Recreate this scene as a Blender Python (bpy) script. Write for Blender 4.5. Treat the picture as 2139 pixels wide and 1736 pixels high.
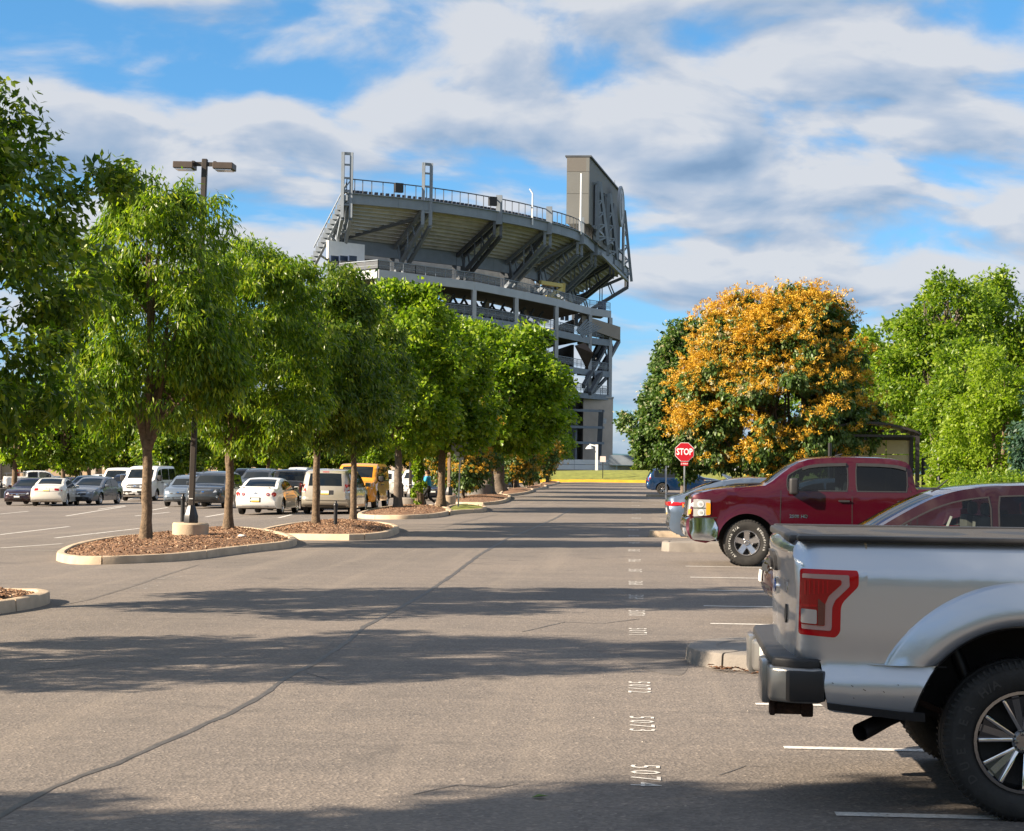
import bpy, bmesh, math, random
import numpy as np
from mathutils import Vector, Matrix
from mathutils.geometry import delaunay_2d_cdt
from mathutils.bvhtree import BVHTree

for o in list(bpy.data.objects):
    bpy.data.objects.remove(o)
S = bpy.context.scene
COL = S.collection
rad = math.radians
random.seed(7)

# ------------------------------------------------------------------ camera
FPX, CX, CY, EYE = 3700.0, 1069.5, 868.0, 1.757      # focal length and centre in the picture's units
_r = 0.0122
_dx, _dy = 1320 - CX, 980 - CY
_ux, _uy = _dx * math.cos(_r) + _dy * math.sin(_r), -_dx * math.sin(_r) + _dy * math.cos(_r)
YAW, PITCH = math.atan(_ux / FPX), math.atan(_uy / math.hypot(FPX, _ux))
CAMROT = (Matrix.Rotation(YAW, 3, 'Z') @ Matrix.Rotation(math.pi / 2 + PITCH, 3, 'X') @ Matrix.Rotation(_r, 3, 'Z'))
cam = bpy.data.cameras.new('camera')
cam.sensor_fit = 'HORIZONTAL'
cam.sensor_width = 36
cam.lens = 36 * FPX / 2139
cam.clip_start, cam.clip_end = 0.1, 12000
cam_o = bpy.data.objects.new('camera', cam)
COL.objects.link(cam_o)
cam_o.matrix_world = Matrix.Translation((0, 0, EYE)) @ CAMROT.to_4x4()
S.camera = cam_o

# ------------------------------------------------------------------ sun, sky, exposure
SUN_AZ = Vector((-0.92, -0.392))
SUN_EL = rad(28)
EXPO = 1.62
sun = bpy.data.lights.new('sun', 'SUN')
sun.energy, sun.angle, sun.color = 5.0, rad(0.55), (1.0, 0.835, 0.635)
sun_o = bpy.data.objects.new('sun', sun)
COL.objects.link(sun_o)
_d = Vector((-SUN_AZ.x * math.cos(SUN_EL), -SUN_AZ.y * math.cos(SUN_EL), -math.sin(SUN_EL)))
sun_o.rotation_euler = _d.to_track_quat('-Z', 'Y').to_euler()
sun_o.location = (-60, -20, 60)

S.view_settings.view_transform = 'Standard'
S.view_settings.look = 'None'
S.view_settings.gamma = 1
S.view_settings.use_curve_mapping = False
S.view_settings.exposure = EXPO
S.cycles.max_bounces = 6
S.cycles.diffuse_bounces = 3
S.cycles.glossy_bounces = 3
S.cycles.transmission_bounces = 4
S.cycles.transparent_max_bounces = 8
S.cycles.caustics_reflective = S.cycles.caustics_refractive = False
S.cycles.use_denoising = True

class NT:
    """small helper round a node tree"""
    def __init__(s, nt):
        s.nt = nt
        nt.nodes.clear()
    def n(s, typ, props=None, **inp):
        nd = s.nt.nodes.new(typ)
        for k, v in (props or {}).items():
            setattr(nd, k, v)
        for k, v in inp.items():
            key = int(k[1:]) if k[0] == 'i' and k[1:].isdigit() else k.replace('_', ' ')
            s.set(nd.inputs[key], v)
        return nd
    def set(s, sock, v):
        if isinstance(v, bpy.types.NodeSocket):
            s.nt.links.new(v, sock)
        elif isinstance(v, bpy.types.Node):
            s.nt.links.new(v.outputs[0], sock)
        else:
            if isinstance(v, tuple) and len(v) == 3 and sock.type == 'RGBA':
                v = v + (1,)
            sock.default_value = v
    def math(s, op, a, b=0.0, c=None, clamp=False):
        nd = s.n('ShaderNodeMath', {'operation': op, 'use_clamp': clamp}, i0=a, i1=b)
        if c is not None:
            s.set(nd.inputs[2], c)
        return nd.outputs[0]
    def mix(s, f, a, b, blend='MIX'):
        nd = s.n('ShaderNodeMix', {'data_type': 'RGBA', 'blend_type': blend})
        s.set(nd.inputs[0], f); s.set(nd.inputs[6], a); s.set(nd.inputs[7], b)
        return nd.outputs[2]
    def ramp(s, f, stops, interp='LINEAR'):
        nd = s.n('ShaderNodeValToRGB', i0=f)
        cr = nd.color_ramp
        cr.interpolation = interp
        while len(cr.elements) < len(stops):
            cr.elements.new(0.5)
        for e, (p, c) in zip(cr.elements, stops):
            e.position = p
            e.color = tuple(c) + (1,) if len(c) == 3 else c
        return nd.outputs[0]
    def sstep(s, x, a, b):
        nd = s.n('ShaderNodeMapRange', {'interpolation_type': 'SMOOTHSTEP'}, i0=x, i1=a, i2=b)
        return nd.outputs[0]
    def noise(s, vec, scale, detail=4, rough=0.5, dist=0.0, typ='FBM'):
        nd = s.n('ShaderNodeTexNoise', i0=vec, Scale=scale, Detail=detail, Roughness=rough, Distortion=dist)
        return nd.outputs[0]

world = bpy.data.worlds.new('World')
S.world = world
world.use_nodes = True
W = NT(world.node_tree)
SKY_STRENGTH = 0.05
sky = W.n('ShaderNodeTexSky', {'sky_type': 'NISHITA', 'sun_disc': False, 'sun_elevation': SUN_EL,
                               'sun_rotation': math.atan2(SUN_AZ.x, SUN_AZ.y), 'air_density': 1.0,
                               'dust_density': 0.3, 'ozone_density': 2.5})
geo = W.n('ShaderNodeTexCoord').outputs['Generated']
sx = W.n('ShaderNodeSeparateXYZ', i0=geo)
zc = W.math('ADD', W.math('MAXIMUM', sx.outputs[2], 0.0), 0.26)
u = W.math('DIVIDE', sx.outputs[0], zc)
v = W.math('DIVIDE', sx.outputs[1], zc)
# a cloud sheet: the direction projected on a flat layer, soft heaps of cloud drifting across the view
CLOUD_AT = (3.1, 2.2, 7.1)
vec = W.n('ShaderNodeCombineXYZ', i0=u, i1=v, i2=0.0)
mp = W.n('ShaderNodeMapping', i0=vec, Location=CLOUD_AT, Rotation=(0, 0, rad(-16)), Scale=(0.95, 1.0, 1))
warp = W.n('ShaderNodeTexNoise', i0=mp, Scale=1.6, Detail=2, Roughness=0.5)
wv = W.n('ShaderNodeVectorMath', {'operation': 'MULTIPLY_ADD'}, i0=warp.outputs[1], i1=(0.34, 0.34, 0.0), i2=mp.outputs[0])
d1 = W.noise(wv.outputs[0], 4.6, 8, 0.50)
big = W.noise(mp.outputs[0], 1.5, 2, 0.5)
den = W.math('ADD', W.math('MULTIPLY', d1, 0.82), W.math('MULTIPLY', big, 0.27))
sh = W.n('ShaderNodeVectorMath', {'operation': 'ADD'}, i0=wv.outputs[0], i1=(-0.045, -0.055, 0.0))
d2 = W.noise(sh.outputs[0], 4.6, 5, 0.5)
cover = W.sstep(den, 0.415, 0.555)
lit = W.math('ADD', W.math('MULTIPLY', W.math('SUBTRACT', d1, d2), 3.8), 0.84)
thick = W.sstep(den, 0.57, 0.70)
lit = W.math('SUBTRACT', lit, W.math('MULTIPLY', thick, 0.40), clamp=True)
ccol = W.ramp(lit, [(0.0, (1.5, 2.3, 3.5)), (0.35, (2.3, 3.05, 4.15)), (0.7, (3.4, 3.85, 4.6)), (1.0, (4.6, 4.75, 5.05))])
tint = W.ramp(W.math('MULTIPLY', sx.outputs[2], 3.0, clamp=True), [(0.0, (0.36, 0.55, 0.95)), (0.35, (0.46, 0.78, 1.05)), (0.8, (0.46, 0.85, 1.06))])
skyc = W.n('ShaderNodeVectorMath', {'operation': 'SCALE'}, i0=W.mix(1.0, sky.outputs[0], tint, 'MULTIPLY'))
skyc.inputs[3].default_value = 1.12
fade = W.sstep(sx.outputs[2], -0.01, 0.10)
cov = W.math('MULTIPLY', cover, W.math('ADD', W.math('MULTIPLY', fade, 0.40), 0.55))
fin = W.mix(cov, skyc.outputs[0], ccol)
bg = W.n('ShaderNodeBackground', Color=fin, Strength=SKY_STRENGTH)
W.n('ShaderNodeOutputWorld', i0=bg.outputs[0])

# ------------------------------------------------------------------ picture <-> place
def ray(px, py):
    return CAMROT @ Vector(((px - CX) / FPX, -(py - CY) / FPX, -1))
def gz(x, y=0):
    x = max(x, -70)
    return -0.022 * (-x - 6) if x < -6 else 0.0
def G(px, py, dz=0.0):
    """ground point seen at a picture position"""
    d = ray(px, py)
    z = 0.0
    for _ in range(25):
        t = (z + dz - EYE) / d.z
        z = gz(d.x * t)
    return Vector((d.x * t, d.y * t, z + dz))
def P(px, py, z):
    d = ray(px, py)
    t = (z - EYE) / d.z
    return Vector((d.x * t, d.y * t, z))
def Q(px, py, Y):
    d = ray(px, py)
    t = Y / d.y
    return Vector((d.x * t, Y, EYE + d.z * t))

# ------------------------------------------------------------------ objects
def link(o, parent=None):
    COL.objects.link(o)
    if parent is not None:
        o.parent = parent
    return o
def tag(o, label=None, cat=None, group=None, kind=None):
    for k, val in (('label', label), ('category', cat), ('group', group), ('kind', kind)):
        if val:
            o[k] = val
    return o
def empty(name, loc=(0, 0, 0), rz=0.0, **kw):
    o = bpy.data.objects.new(name, None)
    o.empty_display_size = 0.3
    o.location = loc
    o.rotation_euler = (0, 0, rz)
    link(o)
    return tag(o, **kw)
def obj(name, me, m=None, parent=None, loc=None, rot=None, **kw):
    o = bpy.data.objects.new(name, me)
    if m is not None:
        if len(me.materials) == 0:
            me.materials.append(m)
        if me.materials[0] is not m:
            o.material_slots[0].link = 'OBJECT'
            o.material_slots[0].material = m
    if loc is not None:
        o.location = loc
    if rot is not None:
        o.rotation_euler = rot
    link(o, parent)
    return tag(o, **kw)

class MB:
    """collects simple shapes and becomes ONE mesh"""
    def __init__(s):
        s.v, s.f = [], []
    def add(s, vs, fs):
        o = len(s.v)
        s.v += [tuple(p) for p in vs]
        s.f += [tuple(i + o for i in f) for f in fs]
        return s
    def box(s, c, d, rz=0.0):
        cx, cy, cz = c
        a, b, h = d[0] / 2, d[1] / 2, d[2] / 2
        co, si = math.cos(rz), math.sin(rz)
        vs = [(cx + x * co - y * si, cy + x * si + y * co, cz + z) for z in (-h, h) for x, y in ((-a, -b), (a, -b), (a, b), (-a, b))]
        return s.add(vs, [(3, 2, 1, 0), (4, 5, 6, 7), (0, 1, 5, 4), (1, 2, 6, 5), (2, 3, 7, 6), (3, 0, 4, 7)])
    def beam(s, p, q, w, h=None, up=(0, 0, 1)):
        p, q = Vector(p), Vector(q)
        h = h or w
        d = (q - p).normalized()
        up = Vector(up)
        if abs(d.dot(up)) > 0.99:
            up = Vector((0, 1, 0))
        sd = d.cross(up).normalized() * (w / 2)
        u2 = sd.cross(d).normalized() * (h / 2)
        vs = [e + a * sd + b * u2 for e in (p, q) for a, b in ((-1, -1), (1, -1), (1, 1), (-1, 1))]
        return s.add(vs, [(3, 2, 1, 0), (4, 5, 6, 7), (0, 1, 5, 4), (1, 2, 6, 5), (2, 3, 7, 6), (3, 0, 4, 7)])
    def tube(s, pts, rs, n=8, cap=True):
        pts = [Vector(p) for p in pts]
        vs, fs = [], []
        for i, p in enumerate(pts):
            d = (pts[min(i + 1, len(pts) - 1)] - pts[max(i - 1, 0)]).normalized()
            a = d.cross(Vector((0.13, 0.97, 0.2))).normalized()
            b = d.cross(a)
            for k in range(n):
                t = 2 * math.pi * k / n
                vs.append(p + (a * math.cos(t) + b * math.sin(t)) * rs[i])
        for i in range(len(pts) - 1):
            for k in range(n):
                k2 = (k + 1) % n
                fs.append((i * n + k, i * n + k2, (i + 1) * n + k2, (i + 1) * n + k))
        if cap:
            fs.append(tuple(range(n - 1, -1, -1)))
            fs.append(tuple((len(pts) - 1) * n + k for k in range(n)))
        return s.add(vs, fs)
    def lathe(s, prof, n=24, axis='z', c=(0, 0, 0), close=False):
        vs, fs = [], []
        for r, h in prof:
            for k in range(n):
                t = 2 * math.pi * k / n
                p = (r * math.cos(t), r * math.sin(t), h)
                if axis == 'y':
                    p = (p[0], p[2], p[1])
                elif axis == 'x':
                    p = (p[2], p[0], p[1])
                vs.append((p[0] + c[0], p[1] + c[1], p[2] + c[2]))
        m = len(prof)
        for i in range(m - 1):
            for k in range(n):
                k2 = (k + 1) % n
                fs.append((i * n + k, i * n + k2, (i + 1) * n + k2, (i + 1) * n + k))
        if close:
            fs.append(tuple(range(n - 1, -1, -1)))
            fs.append(tuple((m - 1) * n + k for k in range(n)))
        return s.add(vs, fs)
    def prism(s, poly, z0, z1):
        """poly (x,y) extruded along z"""
        n = len(poly)
        if sum(poly[i][0] * poly[(i + 1) % n][1] - poly[(i + 1) % n][0] * poly[i][1] for i in range(n)) < 0:
            poly = poly[::-1]
        vs = [(p[0], p[1], z0) for p in poly] + [(p[0], p[1], z1) for p in poly]
        fs = [tuple(range(n - 1, -1, -1)), tuple(range(n, 2 * n))]
        fs += [(i, (i + 1) % n, n + (i + 1) % n, n + i) for i in range(n)]
        return s.add(vs, fs)
    def prism_y(s, poly, y0, y1):
        n = len(poly)
        vs = [(p[0], y0, p[1]) for p in poly] + [(p[0], y1, p[1]) for p in poly]
        fs = [tuple(range(n)), tuple(range(2 * n - 1, n - 1, -1))]
        fs += [((i + 1) % n, i, n + i, n + (i + 1) % n) for i in range(n)]
        return s.add(vs, fs)
    def xf(s, M):
        s.v = [tuple(M @ Vector(p)) for p in s.v]
        return s
    def mesh(s, name='mesh', smooth=None, bevel=0.0, seg=1):
        me = bpy.data.meshes.new(name)
        me.from_pydata(s.v, [], s.f)
        if bevel:
            bm = bmesh.new()
            bm.from_mesh(me)
            bmesh.ops.remove_doubles(bm, verts=bm.verts, dist=1e-5)
            es = [e for e in bm.edges if len(e.link_faces) == 2 and e.calc_face_angle(0) > 0.6]
            bmesh.ops.bevel(bm, geom=es, offset=bevel, segments=seg, affect='EDGES', clamp_overlap=True, profile=0.6)
            bm.to_mesh(me)
            bm.free()
        if smooth is not None:
            me.shade_smooth()
            me.set_sharp_from_angle(angle=rad(smooth))
        me.validate()
        return me
    def build(s, name, m, parent=None, smooth=None, bevel=0.0, seg=1, loc=None, rot=None, **kw):
        return obj(name, s.mesh(name, smooth, bevel, seg), m, parent, loc, rot, **kw)

# ------------------------------------------------------------------ materials
MATS = {}
def principled(name, base, rough=0.6, metal=0.0, coat=0.0, spec=0.5, vary=0.0, vscale=8.0, bump=0.0, bscale=60.0, emit=None, coord='Object', rvary=0.0):
    if name in MATS:
        return MATS[name]
    m = bpy.data.materials.new(name)
    m.use_nodes = True
    t = NT(m.node_tree)
    out = t.n('ShaderNodeOutputMaterial')
    b = t.n('ShaderNodeBsdfPrincipled', Base_Color=base, Roughness=rough, Metallic=metal)
    b.inputs['Coat Weight'].default_value = coat
    b.inputs['Coat Roughness'].default_value = 0.04
    b.inputs['Specular IOR Level'].default_value = spec
    co = t.n('ShaderNodeTexCoord').outputs[coord]
    if vary:
        nz = t.noise(co, vscale, 5, 0.6)
        lo = tuple(c * (1 - vary) for c in base)
        hi = tuple(min(1, c * (1 + vary)) for c in base)
        t.set(b.inputs['Base Color'], t.ramp(nz, [(0.28, lo), (0.72, hi)]))
    if rvary:
        nz = t.noise(co, vscale * 1.7, 4, 0.6)
        t.set(b.inputs['Roughness'], t.math('ADD', t.math('MULTIPLY', nz, rvary), rough - rvary * 0.4))
    if bump:
        nz = t.noise(co, bscale, 4, 0.6)
        bp = t.n('ShaderNodeBump', Strength=bump, Distance=0.02, Height=nz)
        t.set(b.inputs['Normal'], bp.outputs[0])
    t.nt.links.new(b.outputs[0], out.inputs[0])
    MATS[name] = m
    return m

def leaf_material(name, cols, trans=0.35, tcol=None, rough=0.45):
    m = bpy.data.materials.new(name)
    m.use_nodes = True
    t = NT(m.node_tree)
    out = t.n('ShaderNodeOutputMaterial')
    at = t.n('ShaderNodeAttribute', {'attribute_name': 'tint'})
    n = len(cols)
    c = t.ramp(at.outputs['Fac'], [(i / (n - 1), cols[i]) for i in range(n)])
    b = t.n('ShaderNodeBsdfPrincipled', Base_Color=c, Roughness=rough)
    b.inputs['Specular IOR Level'].default_value = 0.35
    tr = t.n('ShaderNodeBsdfTranslucent', Color=t.mix(1.0, c, tcol or (1.7, 1.9, 0.7), 'MULTIPLY'))
    mx = t.n('ShaderNodeMixShader', i0=trans, i1=b.outputs[0], i2=tr.outputs[0])
    t.nt.links.new(mx.outputs[0], out.inputs[0])
    return m

def paint(name, base, metal=0.0, rough=0.35, coat=1.0, dust=0.12):
    """car paint: flake base under clear coat, with a little road dust in the roughness"""
    if name in MATS:
        return MATS[name]
    m = bpy.data.materials.new(name)
    m.use_nodes = True
    t = NT(m.node_tree)
    out = t.n('ShaderNodeOutputMaterial')
    co = t.n('ShaderNodeTexCoord').outputs['Object']
    nz = t.noise(co, 3.0, 5, 0.65)
    c = t.mix(t.math('MULTIPLY', t.sstep(nz, 0.45, 0.75), dust), base, (0.30, 0.26, 0.21))
    back = t.n('ShaderNodeNewGeometry').outputs['Backfacing']      # bare lining on the inside of the panels
    c = t.mix(back, c, (0.03, 0.03, 0.032))
    b = t.n('ShaderNodeBsdfPrincipled', Base_Color=c, Roughness=rough, Metallic=metal)
    b.inputs['Coat Weight'].default_value = coat
    b.inputs['Specular IOR Level'].default_value = 0.08
    t.set(b.inputs['Coat Roughness'], t.math('ADD', t.math('MULTIPLY', nz, 0.10), 0.01))
    t.nt.links.new(b.outputs[0], out.inputs[0])
    MATS[name] = m
    return m

def clear_glass(name, tint=(0.75, 0.82, 0.80)):
    m = bpy.data.materials.new(name)
    m.use_nodes = True
    t = NT(m.node_tree)
    out = t.n('ShaderNodeOutputMaterial')
    tr = t.n('ShaderNodeBsdfTransparent', Color=tint)
    gl = t.n('ShaderNodeBsdfGlossy', Color=(1, 1, 1), Roughness=0.02)
    fr = t.n('ShaderNodeFresnel', IOR=1.55)
    f = t.math('ADD', t.math('MULTIPLY', fr.outputs[0], 0.55), 0.01, clamp=True)
    mx = t.n('ShaderNodeMixShader', i0=f, i1=tr.outputs[0], i2=gl.outputs[0])
    t.nt.links.new(mx.outputs[0], out.inputs[0])
    return m

M_steel = principled('steel_grey', (0.20, 0.235, 0.28), 0.55, 0.15, vary=0.15, vscale=0.6)
M_steel_dark = principled('steel_dark', (0.075, 0.085, 0.10), 0.6, 0.1, vary=0.2, vscale=0.6)
M_conc_tan = principled('concrete_tan', (0.48, 0.41, 0.35), 0.85, vary=0.16, vscale=0.5, bump=0.1)
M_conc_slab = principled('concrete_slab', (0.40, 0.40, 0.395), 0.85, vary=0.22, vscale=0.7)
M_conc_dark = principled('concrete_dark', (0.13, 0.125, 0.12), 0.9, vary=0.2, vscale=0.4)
M_white = principled('white_painted_steel', (0.72, 0.73, 0.75), 0.5, vary=0.06, vscale=1.0)
M_black = principled('black_plastic', (0.018, 0.018, 0.02), 0.55, vary=0.2, vscale=12)
M_blackmetal = principled('black_painted_metal', (0.02, 0.02, 0.022), 0.4, 0.3)
M_bronze = principled('bronze_pole_paint', (0.036, 0.029, 0.025), 0.5, 0.2, vary=0.25, vscale=4)
M_chrome = principled('chrome', (0.75, 0.76, 0.78), 0.10, 1.0, rvary=0.1, vscale=6)
M_alloy = principled('alloy', (0.58, 0.58, 0.60), 0.25, 0.95, vary=0.1)
M_galv = principled('galvanised_steel', (0.42, 0.44, 0.46), 0.45, 0.7, vary=0.2, vscale=5)
M_rubber = principled('tyre_rubber', (0.022, 0.021, 0.020), 0.8, vary=0.4, vscale=9, bump=0.25, bscale=80)
M_glass_dark = principled('dark_window_glass', (0.008, 0.011, 0.013), 0.03, 0.0, spec=0.38)
M_glass_light = principled('tinted_window_glass', (0.035, 0.055, 0.055), 0.03, 0.0, coat=0.6, spec=0.9)
M_lamp_red = principled('red_lamp_lens', (0.34, 0.004, 0.006), 0.12, 0.0, coat=0.3, spec=.4)
M_lamp_clear = principled('clear_lamp_lens', (0.62, 0.64, 0.66), 0.08, 0.5, coat=1.0)
M_lamp_amber = principled('amber_lamp_lens', (0.75, 0.26, 0.02), 0.1, coat=1.0)
M_plate = principled('plate_white', (0.62, 0.63, 0.62), 0.45)
M_plate_yellow = principled('plate_yellow', (0.72, 0.50, 0.07), 0.45)
M_under = principled('underbody_black', (0.010, 0.010, 0.010), 0.9)
M_yellow = principled('yellow_kerb_paint', (0.72, 0.42, 0.03), 0.7, vary=0.2, vscale=0.6)
M_clear = clear_glass('clear_window_glass')
M_clear_dark = clear_glass('smoked_window_glass', (0.26, 0.33, 0.36))
M_privacy = clear_glass('privacy_window_glass', (0.07, 0.08, 0.09))
# ------------------------------------------------------------------ ground
def asphalt_material():
    m = bpy.data.materials.new('asphalt')
    m.use_nodes = True
    t = NT(m.node_tree)
    out = t.n('ShaderNodeOutputMaterial')
    co = t.n('ShaderNodeTexCoord').outputs['Object']
    big = t.noise(co, 0.22, 5, 0.6, 0.4)
    mid = t.noise(co, 2.2, 5, 0.65)
    streak = t.n('ShaderNodeMapping', i0=co, Scale=(0.35, 2.4, 1))
    st = t.noise(streak.outputs[0], 1.1, 6, 0.7, 0.6)
    fine = t.n('ShaderNodeTexVoronoi', i0=co, Scale=48.0)
    grit = t.noise(co, 75, 4, 0.8)
    c = t.ramp(t.math('ADD', t.math('MULTIPLY', big, 0.6), t.math('MULTIPLY', st, 0.4)),
               [(0.30, (0.112, 0.101, 0.093)), (0.50, (0.156, 0.137, 0.122)), (0.72, (0.205, 0.175, 0.150))])
    c = t.mix(t.math('MULTIPLY', t.sstep(mid, 0.52, 0.78), 0.35), c, (0.075, 0.070, 0.068))
    stone = t.ramp(fine.outputs['Color'], [(0.0, (0.42, 0.41, 0.40)), (0.5, (0.9, 0.89, 0.88)), (0.84, (1.35, 1.31, 1.26)), (1.0, (2.6, 2.5, 2.35))])
    c = t.mix(0.55, c, t.mix(1.0, c, stone, 'MULTIPLY'))
    oil = t.noise(co, 0.9, 3, 0.55, 0.8)
    c = t.mix(t.math('MULTIPLY', t.sstep(oil, 0.60, 0.74), 0.45), c, (0.060, 0.055, 0.052))
    trk = t.n('ShaderNodeMapping', i0=co, Scale=(1.6, 0.05, 1))
    tk = t.noise(trk.outputs[0], 1.0, 4, 0.6)
    c = t.mix(t.math('MULTIPLY', t.sstep(tk, 0.52, 0.68), 0.28), c, (0.235, 0.20, 0.165))
    c = t.mix(t.math('MULTIPLY', t.sstep(grit, 0.58, 0.75), 0.30), c, (0.27, 0.25, 0.23))
    pr = t.n('ShaderNodeBsdfPrincipled', Base_Color=c, Roughness=0.82)
    pr.inputs['Specular IOR Level'].default_value = 0.35
    bp = t.n('ShaderNodeBump', Strength=0.55, Distance=0.008, Height=t.math('ADD', fine.outputs['Distance'], t.math('MULTIPLY', grit, 0.5)))
    t.set(pr.inputs['Normal'], bp.outputs[0])
    t.nt.links.new(pr.outputs[0], out.inputs[0])
    return m
M_asphalt = asphalt_material()
M_tar = principled('crack_sealant', (0.072, 0.066, 0.061), 0.55, vary=0.3, vscale=6, bump=0.2)
M_patch = principled('asphalt_patch', (0.112, 0.099, 0.089), 0.85, vary=0.25, vscale=6, bump=0.3, bscale=90)
M_mulch = principled('mulch', (0.16, 0.085, 0.045), 0.95, vary=0.55, vscale=22, bump=0.8, bscale=50)
M_kerb = principled('kerb_concrete', (0.42, 0.33, 0.235), 0.88, vary=0.22, vscale=2.5, bump=0.3, bscale=45)
M_kerb_grey_shaded = principled('kerb_concrete_grey_shaded', (0.205, 0.185, 0.165), 0.88, vary=0.25, vscale=2.5, bump=0.3, bscale=45)  # grey concrete; shade on the pad and near divider is put into its colour
M_turf = principled('turf', (0.15, 0.165, 0.025), 0.95, vary=0.35, vscale=1.2, bump=0.6, bscale=30)
M_soil = principled('distant_ground', (0.075, 0.09, 0.035), 0.95, vary=0.3, vscale=0.02)

def worn_paint():
    m = bpy.data.materials.new('worn_white_paint')
    m.use_nodes = True
    t = NT(m.node_tree)
    out = t.n('ShaderNodeOutputMaterial')
    co = t.n('ShaderNodeTexCoord').outputs['Object']
    n1 = t.noise(co, 30, 6, 0.75)
    n2 = t.noise(co, 4.0, 4, 0.6)
    c = t.ramp(t.math('ADD', t.math('MULTIPLY', n1, 0.7), t.math('MULTIPLY', n2, 0.3)), [(0.36, (0.15, 0.135, 0.122)), (0.45, (0.50, 0.48, 0.45)), (0.62, (0.72, 0.71, 0.68))])
    pr = t.n('ShaderNodeBsdfPrincipled', Base_Color=c, Roughness=0.7)
    t.nt.links.new(pr.outputs[0], out.inputs[0])
    return m
M_line = worn_paint()
def faded_paint():
    m = bpy.data.materials.new('faded_white_paint')
    m.use_nodes = True
    t = NT(m.node_tree)
    out = t.n('ShaderNodeOutputMaterial')
    co = t.n('ShaderNodeTexCoord').outputs['Object']
    n1 = t.noise(co, 24, 6, 0.8)
    c = t.ramp(n1, [(0.38, (0.12, 0.108, 0.098)), (0.60, (0.42, 0.40, 0.37))])
    pr = t.n('ShaderNodeBsdfPrincipled', Base_Color=c, Roughness=0.75)
    t.nt.links.new(pr.outputs[0], out.inputs[0])
    return m
M_faded = faded_paint()

XB = [-70, -6]
def sheet(xs, ys, dz):
    mb = MB()
    vs = [(x, y, gz(x) + dz) for y in ys for x in xs]
    n = len(xs)
    mb.add(vs, [(j * n + i, j * n + i + 1, (j + 1) * n + i + 1, (j + 1) * n + i) for j in range(len(ys) - 1) for i in range(n - 1)])
    return mb
sheet([-4500, -70, -6, 4500], [-600, 0, 400, 6000], -0.06).build('terrain', M_soil, kind='structure')
lot = sheet([-130, -70, -6, 11.5], [-60, 0, 60, 120, 232], 0.0).build('parking_lot', M_asphalt, kind='structure')
sheet([11.51, 90], [-60, 232], 0.02).build('lawn', M_turf, kind='structure')

def flat(pts, dz=0.004):
    mb = MB()
    mb.add([(p[0], p[1], gz(p[0]) + dz) for p in pts], [tuple(range(len(pts)))])
    return mb
def flat_up(pts, dz):
    n = len(pts)
    if sum(pts[i][0] * pts[(i + 1) % n][1] - pts[(i + 1) % n][0] * pts[i][1] for i in range(n)) < 0:
        pts = list(pts)[::-1]
    return flat(pts, dz)
def line_strip(a, b, w, name, m, dz=0.004):
    """painted strip on the lot between two ground points, split where the cross-fall starts"""
    a, b = Vector((a[0], a[1])), Vector((b[0], b[1]))
    d = (b - a).normalized()
    n = Vector((-d.y, d.x)) * (w / 2)
    if (a.x + 6) * (b.x + 6) < 0:
        t = (-6 - a.x) / (b.x - a.x)
        mid = a.lerp(b, t)
        line_strip(a, mid, w, name, m, dz)
        line_strip(mid, b, w, name, m, dz)
        return
    flat_up([a - n, b - n, b + n, a + n], dz).build(name, m, lot)

# stall lines on the lane's right, read along the lane
for (px, py, L) in [(1745, 1701, 5.2), (1637, 1562, 5.2), (1578, 1471, 5.2), (1484, 1303, 5.2), (1470, 1266, 5.2), (1457, 1233, 5.2),
                    (1442, 1206, 5.2), (1432, 1183, 5.2), (1392, 1117.5, 5.2), (1404, 1128, 5.2), (1385, 1102, 5), (1383, 1092, 5), (1378, 1084, 5),
                    (1372, 1076, 5), (1369, 1069.5, 5), (1364, 1063, 5), (1360, 1054, 5), (1356, 1046, 5), (1352, 1039.5, 5), (1349, 1033, 5)]:
    p = G(px, py)
    line_strip((p.x, p.y), (p.x + L, p.y + 0.02), 0.10 + max(0, p.y - 60) * 0.0007, 'painted_line', M_line)
# left lot: stall lines run with the lane, row lines across it
for (x0, y0, x1, y1) in [(0, 1117, 145, 1100), (115, 1124, 292, 1104), (0, 1145, 130, 1136), (138, 1078, 262, 1058), (0, 1074, 60, 1068),
                         (282, 1078, 355, 1070), (420, 1113, 462, 1106), (430, 1080, 470, 1073), (680, 1066, 725, 1060), (255, 1046, 300, 1036),
                         (205, 1064, 262, 1056), (316, 1066, 350, 1060), (582, 1082, 610, 1075), (1000, 1049, 1012, 1046)]:
    a, b = G(x0, y0), G(x1, y1)
    line_strip((a.x, a.y), (b.x, b.y), 0.12, 'painted_line', M_line)
for (x0, y0, x1, y1) in [(-60, 1148.5, 160, 1150.5), (0, 1113, 285, 1115.5), (320, 1115, 365, 1115), (430, 1117, 540, 1117), (930, 1071.5, 1075, 1076)]:
    a, b = G(x0, y0), G(x1, y1)
    line_strip((a.x, a.y), (b.x, b.y), 0.10, 'painted_line', M_faded)
p, q = G(955, 1074), G(1078, 1077)

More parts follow.
